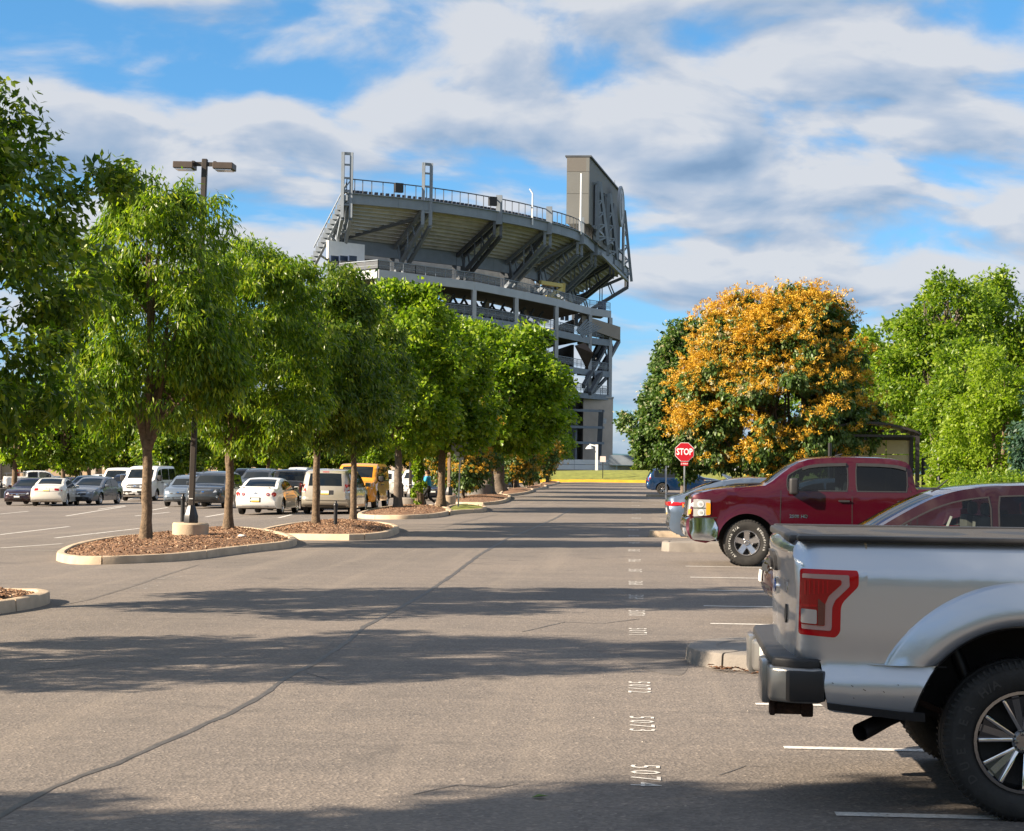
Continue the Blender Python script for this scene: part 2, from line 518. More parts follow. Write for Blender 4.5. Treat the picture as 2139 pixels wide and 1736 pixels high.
def chaikin(poly, it=2):
    for _ in range(it):
        q = []
        for i in range(len(poly)):
            a, b = Vector(poly[i]), Vector(poly[(i + 1) % len(poly)])
            q += [a.lerp(b, .25), a.lerp(b, .75)]
        poly = q
    return poly
TEXT_CACHE = {}
def text_mesh(s, size=1.0, bold=0.012, space=1.0, depth=0.0, shear=0.0):
    key = (s, size, bold, space, depth, shear)
    if key in TEXT_CACHE:
        return TEXT_CACHE[key]
    cu = bpy.data.curves.new('lettering', 'FONT')
    cu.body, cu.size, cu.offset, cu.space_character, cu.extrude, cu.shear = s, size, bold * size, space, depth, shear
    cu.align_x, cu.align_y = 'CENTER', 'CENTER'
    cu.resolution_u = 2
    to = bpy.data.objects.new('lettering', cu)
    COL.objects.link(to)
    dg = bpy.context.evaluated_depsgraph_get()
    me = bpy.data.meshes.new_from_object(to.evaluated_get(dg))
    bpy.data.objects.remove(to)
    me.materials.clear()
    TEXT_CACHE[key] = me
    return me

def ground_text(s, c, along, across, mat, rz=-math.pi / 2, dz=0.004):
    """stencilled number: read with its top to the right of the lane"""
    me = text_mesh(s, 1.0, 0.0, 1.5)
    xs = [v.co.x for v in me.vertices]; ys = [v.co.y for v in me.vertices]
    o = obj('painted_number', me, mat, lot, (c.x, c.y, c.z + dz), (0, 0, rz))
    o.scale = (along / (max(xs) - min(xs)), across / (max(ys) - min(ys)), 1)
num_rows = [(1345, 1620.5), (1338, 1512.5), (1333, 1436), (1330, 1320), (1328, 1281), (1327, 1247.5), (1326, 1218), (1325, 1192), (1324, 1171),
            (1323, 1150), (1323, 1134), (1322.5, 1119.5), (1322, 1107), (1322, 1095), (1328, 1082.5), (1327.5, 1073), (1327, 1065), (1326.5, 1056.5),
            (1326, 1048.5), (1325, 1041), (1324.5, 1035), (1324, 1029.5), (1323, 1024.5)]
num_txt = ['5074', '5073', '5072', '5071', '5070', '5069', '5068', '5067', '5066', '5065', '5064', '5063', '5062', '5061'] + [str(5060 - i) for i in range(9)]
for (px, py), s in zip(num_rows, num_txt):
    c = G(px, py)
    k = 1.0 + max(0, c.y - 12) * 0.012
    ground_text(s, c, 0.70 * min(k, 1.9), 0.175 * min(1 + max(0, c.y - 12) * 0.02, 2.2), M_line)
for (px, py, s) in [(300, 1226, '5117'), (352, 1207, '5116')]:
    ground_text(s, G(px, py), 0.75, 0.24, M_faded)

def crack(px, w0, w1, m=M_tar, seed=1):
    rng = random.Random(seed)
    pts = [G(*p) for p in px]
    fine = []
    for a, b in zip(pts[:-1], pts[1:]):
        n = max(2, int((b - a).length / 0.25))
        n = min(n, 24)
        for k in range(n):
            q = a.lerp(b, k / n)
            fine.append(Vector((q.x + rng.uniform(-.008, .008), q.y, 0)))
    vs, fs = [], []
    for i, q in enumerate(fine):
        d = (fine[min(i + 1, len(fine) - 1)] - fine[max(0, i - 1)]).normalized()
        w = (w0 + (w1 - w0) * i / len(fine)) * rng.uniform(0.7, 1.2) / 2
        nx = Vector((-d.y, d.x, 0)) * w
        for p in (q - nx, q + nx):
            vs.append((p.x, p.y, gz(p.x) + 0.003))
        if i:
            fs.append((2 * i - 2, 2 * i - 1, 2 * i + 1, 2 * i))
    mb = MB()
    mb.add(vs, [f[::-1] for f in fs])
    me = mb.mesh('crack')
    obj('sealed_crack', me, m, lot)
crack([(-60, 1735), (0, 1705), (60, 1672), (110, 1645), (170, 1622), (240, 1597), (300, 1570), (370, 1540), (430, 1512), (480, 1490), (530, 1465), (560, 1444),
       (600, 1415), (660, 1385), (720, 1345), (760, 1310), (810, 1283), (880, 1245), (940, 1205), (1000, 1160), (1060, 1125), (1110, 1105), (1160, 1083), (1200, 1060)], 0.042, 0.12)
crack([(120, 1266), (180, 1254), (260, 1230), (330, 1206), (400, 1184), (420, 1178)], 0.07, 0.07, M_patch, 3)
crack([(60, 1400), (150, 1392), (230, 1380), (300, 1383), (380, 1370)], 0.018, 0.012, M_tar, 21)
crack([(860, 1660), (960, 1640), (1040, 1646), (1130, 1630)], 0.012, 0.010, M_tar, 22)
crack([(1090, 1320), (1180, 1300), (1260, 1303), (1360, 1290)], 0.02, 0.02, M_tar, 23)
crack([(1500, 1620), (1560, 1600), (1640, 1606)], 0.010, 0.010, M_tar, 24)
crack([(640, 1405), (700, 1425), (790, 1432)], 0.016, 0.01, M_tar, 25)
crack([(918, 1103), (960, 1092), (1000, 1083), (1036, 1075)], 0.16, 0.2, M_patch, 4)
# an old square patch by the lane's right-hand pad
flat_up(chaikin([Vector((G(*p).x, G(*p).y)) for p in [(1285, 1363), (1330, 1345), (1440, 1336), (1440, 1412), (1390, 1410), (1320, 1392)]], 3), 0.002).build('asphalt_patch', M_patch, lot)

# ------------------------------------------------------------------ kerbed islands
def offset_poly(poly, d):
    n = len(poly)
    out = []
    for i in range(n):
        a, b, c = Vector(poly[i - 1][:2]), Vector(poly[i][:2]), Vector(poly[(i + 1) % n][:2])
        e1, e2 = (b - a).normalized(), (c - b).normalized()
        n1, n2 = Vector((-e1.y, e1.x)), Vector((-e2.y, e2.x))
        nn = (n1 + n2)
        if nn.length < 1e-6:
            nn = n1
        nn.normalize()
        out.append(b + nn * d / max(0.5, nn.dot(n1)))
    return out
def inside(p, poly):
    x, y = p[0], p[1]
    c = False
    j = len(poly) - 1
    for i in range(len(poly)):
        xi, yi, xj, yj = poly[i][0], poly[i][1], poly[j][0], poly[j][1]
        if (yi > y) != (yj > y) and x < (xj - xi) * (y - yi) / (yj - yi) + xi:
            c = not c
        j = i
    return c
def tri_poly(poly, step, holes=(), jit=0.15, rng=None):
    """2D triangulation of a polygon with inside points -> verts, tris"""
    rng = rng or random.Random(3)
    poly = [Vector((p[0], p[1])) for p in poly]
    vs = list(poly)
    es = [(i, (i + 1) % len(poly)) for i in range(len(poly))]
    for h in holes:
        o = len(vs)
        vs += [Vector((p[0], p[1])) for p in h]
        es += [(o + i, o + (i + 1) % len(h)) for i in range(len(h))]
    x0, x1 = min(p.x for p in poly), max(p.x for p in poly)
    y0, y1 = min(p.y for p in poly), max(p.y for p in poly)
    segs = [(vs[a], vs[b]) for a, b in es]
    A = np.array([(a.x, a.y, b.x, b.y) for a, b in segs])
    gx = np.arange(x0 + step / 2, x1, step)
    gy = np.arange(y0 + step / 2, y1, step)
    for iy, y in enumerate(gy):
        for x in gx:
            xx = x + (step / 2 if iy % 2 else 0) + rng.uniform(-jit, jit) * step
            yy = y + rng.uniform(-jit, jit) * step
            dx, dy = A[:, 2] - A[:, 0], A[:, 3] - A[:, 1]
            t = np.clip(((xx - A[:, 0]) * dx + (yy - A[:, 1]) * dy) / (dx * dx + dy * dy + 1e-12), 0, 1)
            dd = (A[:, 0] + t * dx - xx) ** 2 + (A[:, 1] + t * dy - yy) ** 2
            if dd.min() < (step * 0.4) ** 2:
                continue
            if inside((xx, yy), poly) and not any(inside((xx, yy), h) for h in holes):
                vs.append(Vector((xx, yy)))
    V, E, Fc, _, _, _ = delaunay_2d_cdt(vs, es, [], 0, 1e-6)
    out = []
    for f in Fc:
        c = (V[f[0]] + V[f[1]] + V[f[2]]) / 3
        if inside(c, poly) and not any(inside(c, h) for h in holes):
            a, b, d = V[f[0]], V[f[1]], V[f[2]]
            out.append(tuple(f) if (b - a).cross(d - a) > 0 else (f[0], f[2], f[1]))
    return V, out

def island(name, px, label, fill=M_mulch, kerb_m=M_kerb, h=0.15, kw=0.17, mound=0.12, chips=0, smooth=2, flat_top=False, seed=1, fill_name='mulch_bed', world=False):
    poly = [Vector((p[0], p[1])) for p in (px if world else [G(*p) for p in px])]
    if sum(poly[i].cross(poly[(i + 1) % len(poly)]) for i in range(len(poly))) < 0:
        poly = poly[::-1]
    poly = chaikin(poly, smooth) if smooth else poly
    inner = offset_poly(poly, kw)
    c = sum(poly, Vector((0, 0))) / len(poly)
    root = empty(name, (c.x, c.y, gz(c.x)), kind='structure')
    ox, oy, oz = c.x, c.y, gz(c.x)
    rng = random.Random(seed)
    # kerb ring: battered outer face, rounded top edge, inner face
    n = len(poly)
    prof = [(0.0, -0.05), (0.012, h - 0.03), (0.022, h - 0.008), (0.045, h), (kw - 0.02, h), (kw, h - 0.015), (kw, h - 0.10)]
    rings = []
    for (d, z) in prof:
        ring = offset_poly(poly, d)
        rings.append([(p.x - ox, p.y - oy, gz(p.x) - oz + z + rng.uniform(-.004, .004) * (z > .02)) for p in ring])
    mb = MB()
    # split the ring in cast lengths with open joints
    jl = 2.3
    cum = 0
    start = 0
    per = [0]
    for i in range(n):
        per.append(per[-1] + (poly[(i + 1) % n] - poly[i]).length)
    tot = per[-1]
    k = max(2, round(tot / jl))
    seg_id = [min(k - 1, int(per[i] / tot * k)) for i in range(n)]
    for sgm in range(k):
        ids = [i for i in range(n) if seg_id[i] == sgm]
        if not ids:
            continue
        mk = MB()
        loop = ids + [(ids[-1] + 1) % n]
        vs, fs = [], []
        m_ = len(prof)
        for li, i in enumerate(loop):
            for j in range(m_):
                p = Vector(rings[j][i])
                if li == len(loop) - 1:
                    q = Vector(rings[j][loop[-2]])
                    p = p + (q - p).normalized() * 0.022
                vs.append(p)
        for li in range(len(loop) - 1):
            for j in range(m_ - 1):
                a = li * m_ + j
                fs.append((a, a + m_, a + m_ + 1, a + 1))
        fs.append(tuple(range(m_)))
        fs.append(tuple((len(loop) - 1) * m_ + j for j in range(m_ - 1, -1, -1)))
        mk.add(vs, fs)
        mk.build('kerb_stone', kerb_m, root, smooth=32)
    inn = offset_poly(poly, kw - 0.01)
    V, T = tri_poly(inn, 0.35 if not flat_top else 0.6, rng=rng)
    vs = []
    A = [(inn[i], inn[(i + 1) % n]) for i in range(n)]
    for p in V:
        if flat_top:
            z = h - 0.012
        else:
            dm = min(((a + (b - a) * max(0, min(1, (p - a).dot(b - a) / max(1e-9, (b - a).length_squared)))) - p).length for a, b in A)
            z = h - 0.05 + mound * min(1, dm / 0.9) ** 0.8 + rng.uniform(-.015, .02) * (dm > .05)
        vs.append((p.x - ox, p.y - oy, gz(p.x) - oz + z))
    mb.add(vs, T)
    bed = mb.build(fill_name, fill, root, smooth=180 if not flat_top else 30)
    if chips:
        mc = MB()
        tris = [(Vector(vs[a]), Vector(vs[b]), Vector(vs[d])) for a, b, d in T]
        ar = [((b - a).cross(d - a)).length for a, b, d in tris]
        for a, b, d in rng.choices(tris, ar, k=chips):
            r1, r2 = rng.random(), rng.random()
            if r1 + r2 > 1:
                r1, r2 = 1 - r1, 1 - r2
            p = a + (b - a) * r1 + (d - a) * r2
            L, w = rng.uniform(.03, .085), rng.uniform(.008, .022)
            dv = Vector((rng.uniform(-1, 1), rng.uniform(-1, 1), rng.uniform(-.3, .45))).normalized()
            sd = dv.cross(Vector((rng.uniform(-.4, .4), rng.uniform(-.4, .4), 1))).normalized()
            up = sd.cross(dv).normalized()
            p = p + Vector((0, 0, 0.012))
            q0, q1 = p - dv * L / 2, p + dv * L / 2
            mc.add([q0 - sd * w, q0 + sd * w, q1 + sd * w * .6, q1 - sd * w * .6, p + up * .012], [(0, 3, 4), (3, 2, 4), (2, 1, 4), (1, 0, 4)])
        me = mc.mesh('chips')
        at = me.attributes.new('tint', 'FLOAT', 'POINT')
        at.data.foreach_set('value', np.repeat(np.random.RandomState(seed).rand(chips), 5).astype(np.float32))
        obj('bark_chips', me, M_chips, root, kind='stuff')
    return root
def chips_material():
    m = bpy.data.materials.new('bark_chips')
    m.use_nodes = True
    t = NT(m.node_tree)
    out = t.n('ShaderNodeOutputMaterial')
    at = t.n('ShaderNodeAttribute', {'attribute_name': 'tint'})
    c = t.ramp(at.outputs['Fac'], [(0, (0.07, 0.035, 0.02)), (0.5, (0.20, 0.105, 0.055)), (0.85, (0.32, 0.19, 0.11)), (1.0, (0.45, 0.33, 0.22))])
    pr = t.n('ShaderNodeBsdfPrincipled', Base_Color=c, Roughness=0.9)
    t.nt.links.new(pr.outputs[0], out.inputs[0])
    return m
M_chips = chips_material()

island('traffic_island', [(112, 1168), (125, 1175), (160, 1180), (246, 1179), (390, 1172), (500, 1156), (628, 1143), (610, 1128), (560, 1116), (470, 1108), (360, 1121), (230, 1133), (150, 1148)], None, chips=5200, seed=5)
island('traffic_island', [(533, 1118), (545, 1125), (629, 1128.5), (790, 1129.5), (840, 1113), (826, 1104), (776, 1098), (690, 1096), (610, 1101)], None, chips=3200, seed=6)
island('traffic_island', [(741, 1079), (755, 1084.5), (830, 1085.5), (907, 1083), (950, 1073), (935, 1066), (905, 1060), (850, 1059), (790, 1066)], None, chips=1500, seed=7)
island('traffic_island', [(930, 1077), (957, 1073.5), (1010, 1071), (1020, 1066), (1010, 1060), (975, 1058), (930, 1062)], None, fill=M_turf, seed=8, mound=0.08)
island('traffic_island', [(935, 1052), (950, 1056), (1045, 1055.5), (1072, 1041), (1058, 1036), (1000, 1034), (955, 1042)], None, chips=700, seed=9)
island('traffic_island', [(1035, 1037), (1066, 1037.5), (1110, 1030), (1117, 1024), (1095, 1021), (1060, 1022)], None, seed=10)
island('traffic_island', [(1090, 1026), (1130, 1023), (1147, 1017), (1125, 1014), (1100, 1016)], None, seed=11)
island('traffic_island', [(1125, 1017), (1158, 1013.5), (1174, 1008), (1150, 1006.5), (1130, 1010)], None, seed=12)
# left edge: the island of the tree beside the camera
isl0 = island('traffic_island', [(-7.35, 20.2), (-7.2, 21.6), (-7.5, 22.6), (-8.4, 22.9), (-10.4, 22.0), (-10.4, 17.2), (-8.4, 17.3)], None, chips=2500, seed=13, world=True)
# right side: concrete pad and narrow dividers between the bays
pa = G(1437, 1374)
island('traffic_island', [(0.52, 16.2), (0.50, 16.7), (0.72, 17.2), (1.2, 17.45), (2.2, 17.55), (6.4, 17.6), (6.4, 15.3), (2.0, 15.4), (1.05, 15.65), (0.68, 15.9)], None, fill=M_kerb_grey_shaded, kerb_m=M_kerb_grey_shaded, flat_top=True, kw=0.30, h=0.14, seed=14, fill_name='concrete_pad', world=True)
for (px, py, w, L, hh, sd) in [(1380, 1150, 0.9, 5.0, 0.20, 15), (1354, 1121, 0.6, 5.0, 0.17, 16), (1392, 1084, 0.9, 4.0, 0.17, 17), (1349, 1037.5, 1.2, 7, 0.16, 18)]:
    p = G(px, py)
    island('traffic_island', [(p.x + .06, p.y - w / 2), (p.x, p.y), (p.x + .06, p.y + w / 2), (p.x + .5, p.y + w / 2 + .05), (p.x + L, p.y + w / 2 + .05), (p.x + L, p.y - w / 2 - .05), (p.x + .5, p.y - w / 2 - .05)], None,
           fill=M_kerb if sd != 15 else M_kerb_grey_shaded, kerb_m=M_kerb if sd != 15 else M_kerb_grey_shaded, flat_top=True, h=hh, seed=sd, fill_name='concrete_pad', world=True, smooth=1)

# far end of the lot: yellow kerb, lawn bank, low white deck walls, hills
EK = 228.0
for i in range(40):
    x = -60 + i * 2.0
    MB().box((x + 1.0, EK - (0.04 * (x + 6)), gz(x + 1) + 0.14), (1.985, 0.6, 0.40)).build('kerb_stone', M_yellow, lot)
bank = MB()
xs = list(range(-60, 61, 4))
rows = [(EK + 0.2, 0.05), (EK + 3.5, 0.55), (EK + 7, 1.2), (EK + 12, 1.58), (EK + 17.5, 1.6), (EK + 19, -.5)]
vs = [(x, y - 0.04 * (x + 6) * (k == 0), z + gz(x) + 0.12 * math.sin(x * .11)) for k, (y, z) in enumerate(rows) for x in xs]
n = len(xs)
bank.add(vs, [(j * n + i, j * n + i + 1, (j + 1) * n + i + 1, (j + 1) * n + i) for j in range(len(rows) - 1) for i in range(n - 1)])
bank.build('grass_bank', M_turf, smooth=180, kind='structure')
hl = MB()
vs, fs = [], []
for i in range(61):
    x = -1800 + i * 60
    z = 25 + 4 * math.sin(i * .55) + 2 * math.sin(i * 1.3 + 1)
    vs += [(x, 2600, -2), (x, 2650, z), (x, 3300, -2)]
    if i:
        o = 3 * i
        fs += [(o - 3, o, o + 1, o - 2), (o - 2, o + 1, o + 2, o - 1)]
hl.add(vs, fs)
hl.build('hills', principled('wooded_hill_hazed', (0.035, 0.085, 0.12), 0.95, vary=0.25, vscale=0.01), smooth=180, kind='structure')  # distance haze is put into the bluish hill colour
# ------------------------------------------------------------------ stadium
def curve_pts(pts, sub):
    """Catmull-Rom through the points, sub pieces per span"""
    out = []
    n = len(pts)
    for i in range(n - 1):
        p0, p1, p2, p3 = pts[max(0, i - 1)], pts[i], pts[i + 1], pts[min(n - 1, i + 2)]
        for k in range(sub):
            t = k / sub
            out.append(0.5 * ((2 * p1) + (p2 - p0) * t + (2 * p0 - 5 * p1 + 4 * p2 - p3) * t * t + (3 * p1 - p0 - 3 * p2 + p3) * t ** 3))
    out.append(pts[-1])
    return out
ZR, ZB, ZD = 33.0, 29.0, 24.2
Rp = [P(x, y, ZR) for x, y in [(724, 410), (891, 426.5), (1040, 449), (1144, 471), (1211, 492), (1240, 516), (1278, 538.5), (1309, 567)]]
Bp = [P(x, y, ZB) for x, y in [(702, 497), (830, 512.8), (958.5, 528.8), (1057.7, 544.8), (1118.5, 560.8), (1153.7, 580), (1180, 600), (1201.6, 615)]]
Cp = [P(x, y, ZD) for x, y in [(709, 571), (789.5, 564), (868, 573.6), (990, 589.6), (1078, 607), (1162, 625), (1232, 644), (1274.6, 650)]]
st = empty('stadium', (Bp[2].x, Bp[2].y, 0), label='grey steel and tan concrete stadium with an upper deck of seating leaning outward', cat='stadium')
SO = Vector((Bp[2].x, Bp[2].y, 0))
SX = Matrix.Translation(-SO)
def sb(mb, name, m, parent=st, smooth=None, bevel=0.0):
    return mb.xf(SX).build(name, m, parent, smooth=smooth, bevel=bevel)
Z = Vector((0, 0, 1))
SUB = 3
Rf, Bf = curve_pts(Rp, SUB), curve_pts(Bp, SUB)
NS = 12
def lerp3(a, b, t):
    return a + (b - a) * t
# stepped underside of the upper deck: every bay and every step its own slab
for i in range(len(Rp) - 1):
    for k in range(NS):
        mb = MB()
        vs, fs = [], []
        t0, t1 = k / NS, (k + 1) / NS
        for j in range(SUB + 1):
            r, b = Rf[i * SUB + j], Bf[i * SUB + j]
            a, c = lerp3(r, b, t0), lerp3(r, b, t1 + 0.012)
            hz = (ZR - ZB) / NS
            a0, c0 = Vector((a.x, a.y, a.z - 0.32)), Vector((c.x, c.y, c.z - 0.08 + hz * 0.75))
            vs += [a0, c0, a0 + Z * 0.42, c0 + Z * 0.42 - Z * 0.0]
        for j in range(SUB):
            o = j * 4
            fs += [(o, o + 4, o + 5, o + 1), (o + 2, o + 3, o + 7, o + 6), (o, o + 2, o + 6, o + 4), (o + 1, o + 5, o + 7, o + 3)]
        fs += [(0, 1, 3, 2), (SUB * 4, SUB * 4 + 2, SUB * 4 + 3, SUB * 4 + 1)]
        mb.add(vs, fs)
        sb(mb, 'seating_slab', M_conc_slab)
M_seat = principled('blue_black_seat', (0.02, 0.024, 0.04), 0.5)
for i in range(len(Rp) - 1):
    fa, se, rl = MB(), MB(), MB()
    for j in range(SUB):
        p, q = Rf[i * SUB + j], Rf[i * SUB + j + 1]
        fa.beam(p + Z * -0.25, q + Z * -0.25, 0.45, 1.15)
        fa.beam(p + Z * 0.36, q + Z * 0.36, 0.9, 0.10)
        rl.beam(p + Z * 2.05, q + Z * 2.05, 0.10, 0.12)
        rl.beam(p + Z * 0.45, q + Z * 0.45, 0.06, 0.06)
    L = (Rp[i + 1] - Rp[i]).length
    npost = max(4, int(L / 1.25))
    for k in range(npost):
        t = k / npost * SUB
        a = lerp3(Rf[i * SUB + int(t)], Rf[i * SUB + int(t) + 1], t - int(t))
        rl.beam(a + Z * 0.35, a + Z * 2.05, 0.09, 0.09)
    inw = (Bp[i] - Rp[i]); inw.z = 0; inw.normalize()
    for k in range(npost * 2):
        t = k / (npost * 2) * SUB
        a = lerp3(Rf[i * SUB + int(t)], Rf[i * SUB + int(t) + 1], t - int(t)) + inw * 0.7
        se.box((a.x, a.y, a.z + 0.62), (0.42, 0.4, 0.5), math.atan2(inw.y, inw.x))
    sb(fa, 'rim_beam', M_steel)
    sb(rl, 'railing', M_steel_dark)
    se.xf(SX).build('seats', M_seat, st, kind='stuff')
# ring beam carried by columns, raking trusses from the columns to the rim
for i in range(len(Bp) - 1):
    mb = MB()
    for j in range(SUB):
        mb.beam(Bf[i * SUB + j] - Z * 0.65, Bf[i * SUB + j + 1] - Z * 0.65, 0.5, 2.0)
    sb(mb, 'ring_beam', M_steel)
for i, (r, b) in enumerate(zip(Rp, Bp)):
    o = (r - b); o.z = 0; o.normalize()
    s = Vector((-o.y, o.x, 0))
    mc = MB()
    for e in (-0.65, 0.65):
        mc.beam(b + s * e - Z * (ZB - ZD + .2), b + s * e - Z * 0.1, 0.55, 0.55)
    mc.beam(b - s * .65 - Z * 2.4, b + s * .65 - Z * 2.4, 0.3)
    sb(mc, 'column', M_steel_dark)
    foot = b - Z * (ZB - ZD - 0.9)
    knee = r - Z * 2.6
    mt = MB()
    up0 = b - Z * 0.55
    for e in (-0.5, 0.5):
        mt.beam(up0 + s * e, r - Z * 0.75 + s * e, 0.34, 0.42)
        mt.beam(foot + s * e, knee + s * e, 0.36, 0.46)
        mt.beam(knee + s * e, r + Z * 0.2 + s * e, 0.34, 0.46)
        for k in range(1, 4):
            t = k / 4
            mt.beam(lerp3(foot, knee, t) + s * e, lerp3(up0, r - Z * .7, t - (0.10 if k % 2 else 0)) + s * e, 0.16)
    for k in range(1, 4):
        t = k / 4
        mt.beam(lerp3(foot, knee, t) - s * .5, lerp3(foot, knee, t) + s * .5, 0.2)
    sb(mt, 'raking_truss', M_steel if i in (0, 1, 3, 4, 5) else M_steel_dark)
    if i < 2:
        top = (37.9, 37.7)[i] + 0.2
        mp_ = MB()
        for e in (-0.5, 0.5):
            base = Vector((r.x, r.y, ZR - 2.5)) + s * e + o * 0.15
            mp_.beam(base, Vector((base.x, base.y, top)), 0.36, 0.36)
        zz = ZR - 1.0
        kk = 0
        while zz < top - 0.3:
            a = Vector((r.x, r.y, zz)) + o * 0.15
            mp_.beam(a - s * .5, a + s * .5, 0.2)
            if zz < ZR + 2 and i == 0:
                mp_.beam(a - s * .5, a + s * .5 + Z * 1.4, 0.14)
            zz += 1.55
        a = Vector((r.x, r.y, top - 0.15)) + o * .15
        mp_.beam(a - s * .65, a + s * .65, 0.3)
        sb(mp_, 'pylon', M_steel)
    elif i < 6:
        mp_ = MB()
        base = Vector((r.x, r.y, ZR - 1.2)) + o * 0.25
        mp_.beam(base, base + Z * 3.6, 0.75, 0.6)
        sb(mp_, 'pylon', M_steel)
# long tie diagonals under the first bays
for a, b in [(lerp3(Rp[1], Bp[1], .22) - Z * .5, Bp[0] + (Bp[1] - Bp[0]) * .12), (lerp3(Rp[0], Bp[0], .15) - Z * .4, Bp[0] + (Bp[1] - Bp[0]) * .08),
             (lerp3(Rp[4], Bp[4], .05) - Z * .6, Bp[3] + (Bp[4] - Bp[3]) * .1 - Z * 2), (lerp3(Rp[3], Bp[3], .02) - Z * .8, Bp[3] - Z * 3.4)]:
    mb = MB()
    mb.beam(a, b, 0.34, 0.34)
    sb(mb, 'brace', M_steel_dark)
# left end: the stepped rows of seats seen edge on
e0, e1 = Rp[0], P(655, 545, ZB - 3.0)
for k in range(14):
    a = lerp3(e0, e1, (k + 0.5) / 14)
    mb = MB()
    mb.beam(a, a + (e1 - e0) * (1.05 / 14), 0.5, 0.18)
    mb.box((a.x, a.y, a.z + 0.02), (0.7, 1.1, 0.62))
    sb(mb, 'seating_step', M_steel)
mb = MB()
mb.beam(e0 + Z * 1.6, e1 + Z * 1.6, 0.12)
mb.beam(e0 - Z * 0.6, e1 - Z * 0.6, 0.35, 0.5)
for k in range(12):
    a = lerp3(e0, e1, k / 12)
    mb.beam(a, a + Z * 1.6, 0.08)
for k in range(6):
    mb.beam(lerp3(e0, e1, k / 6) - Z * .5, lerp3(Rp[0] - Z * 2.6, Bp[0] - Z * 3.9, (k + .6) / 6.2), 0.2)
sb(mb, 'end_truss', M_steel)
# white notice band and press boxes between columns
def wall_quad(mb, p, q, z0, z1, th=0.3):
    mid = (z0 + z1) / 2
    mb.beam(Vector((p.x, p.y, mid)), Vector((q.x, q.y, mid)), th, z1 - z0)
mb = MB(); wall_quad(mb, P(684, 520, 27), P(760, 529, 27), 25.9, 28.0)
sb(mb, 'white_panel', M_white)
for k in range(3):
    a, b = P(690 + k * 19, 543, 25), P(706 + k * 19, 544.5, 25)
    mb = MB(); wall_quad(mb, a, b, 24.9, 25.5); sb(mb, 'scoreboard_strip', principled('navy_sign', (0.02, 0.035, 0.075), 0.4))
# bowl behind the columns: lower wall of the upper level and dark concourse
inw = []
for i in range(len(Bp)):
    o = (Rp[i] - Bp[i]); o.z = 0; o.normalize(); inw.append(-o)
Wp = [Bp[i] + inw[i] * 4.5 for i in range(len(Bp))]
Wf = curve_pts(Wp, 2)
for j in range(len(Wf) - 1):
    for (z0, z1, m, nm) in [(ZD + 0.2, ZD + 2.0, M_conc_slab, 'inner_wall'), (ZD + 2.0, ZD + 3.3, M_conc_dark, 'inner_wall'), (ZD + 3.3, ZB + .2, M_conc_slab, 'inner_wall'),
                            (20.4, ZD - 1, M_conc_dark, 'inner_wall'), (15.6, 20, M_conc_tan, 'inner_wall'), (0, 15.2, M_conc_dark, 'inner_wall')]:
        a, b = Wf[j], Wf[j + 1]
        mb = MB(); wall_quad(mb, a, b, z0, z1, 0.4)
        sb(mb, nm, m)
    # low concourse clutter: kiosks and ducts
    if j % 2 == 0 and j < 12:
        a = lerp3(Wf[j], Wf[j + 1], .3) - (inw[min(j // 2, 7)] * 1.5)
        mb = MB(); mb.box((a.x, a.y, ZD + 1.1), (2.4, 1.2, 1.6), 0.6)
        sb(mb, 'kiosk', M_steel_dark if j % 4 else M_white)
# the dark back wall carried round behind the last bay
ea, eb = Wf[-1], Vector((Cp[6].x - 2.6, Cp[6].y + 7.5, 0))
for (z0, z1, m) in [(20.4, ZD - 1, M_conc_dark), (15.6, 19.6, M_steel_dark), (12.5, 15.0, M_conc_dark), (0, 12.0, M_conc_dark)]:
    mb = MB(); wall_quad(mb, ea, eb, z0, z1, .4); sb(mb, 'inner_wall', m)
for k in range(14):
    a = Cp[2 + k // 4] + (Cp[3 + k // 4] - Cp[2 + k // 4]) * ((k % 4) / 4)
    nrm_ = inw[min(2 + k // 4, 7)]
    for (z0, z1) in ((15.7, 19.2), (20.2, 23.0)):
        p_ = a + nrm_ * 3.5
        mb = MB(); mb.beam(Vector((p_.x, p_.y, z0)), Vector((p_.x + nrm_.x * 2.2, p_.y + nrm_.y * 2.2, z1)), .22)
        mb.beam(Vector((p_.x, p_.y, z1)), Vector((p_.x + nrm_.x * 2.2, p_.y + nrm_.y * 2.2, z0)), .22)
        sb(mb, 'cross_brace', M_steel_dark)
# concourse decks
def railing(pts, z, h=1.15, step=1.6, name='railing', m=M_steel, glass=True):
    mb = MB(); gl = MB()
    for a, b in zip(pts[:-1], pts[1:]):
        a, b = Vector((a.x, a.y, z)), Vector((b.x, b.y, z))
        n = max(2, int((b - a).length / step))
        for k in range(n + 1):
            p = a.lerp(b, k / n)
            mb.beam(p, p + Z * h, 0.07)
        mb.beam(a + Z * h, b + Z * h, 0.09)
        mb.beam(a + Z * h * .5, b + Z * h * .5, 0.04)
        gl.beam(a + Z * .55 * h, b + Z * .55 * h, 0.012, h * .7)
    sb(mb, name, m)
    if glass:
        sb(gl, 'mesh_panel', M_mesh)
def mesh_mat():
    m = bpy.data.materials.new('wire_mesh')
    m.use_nodes = True
    t = NT(m.node_tree)
    out = t.n('ShaderNodeOutputMaterial')
    a = t.n('ShaderNodeBsdfTransparent')
    b = t.n('ShaderNodeBsdfPrincipled', Base_Color=(0.22, 0.24, 0.27, 1), Roughness=0.5)
    mx = t.n('ShaderNodeMixShader', i0=0.25, i1=a.outputs[0], i2=b.outputs[0])
    t.nt.links.new(mx.outputs[0], out.inputs[0])
    return m
M_mesh = mesh_mat()
def inward(i):
    j = min(max(i - 1, 0), len(inw) - 1)
    return inw[j]
DZ = [(ZD, 1.0), (20.1, 0.9), (15.6, 0.8), (12.3, 0.7)]
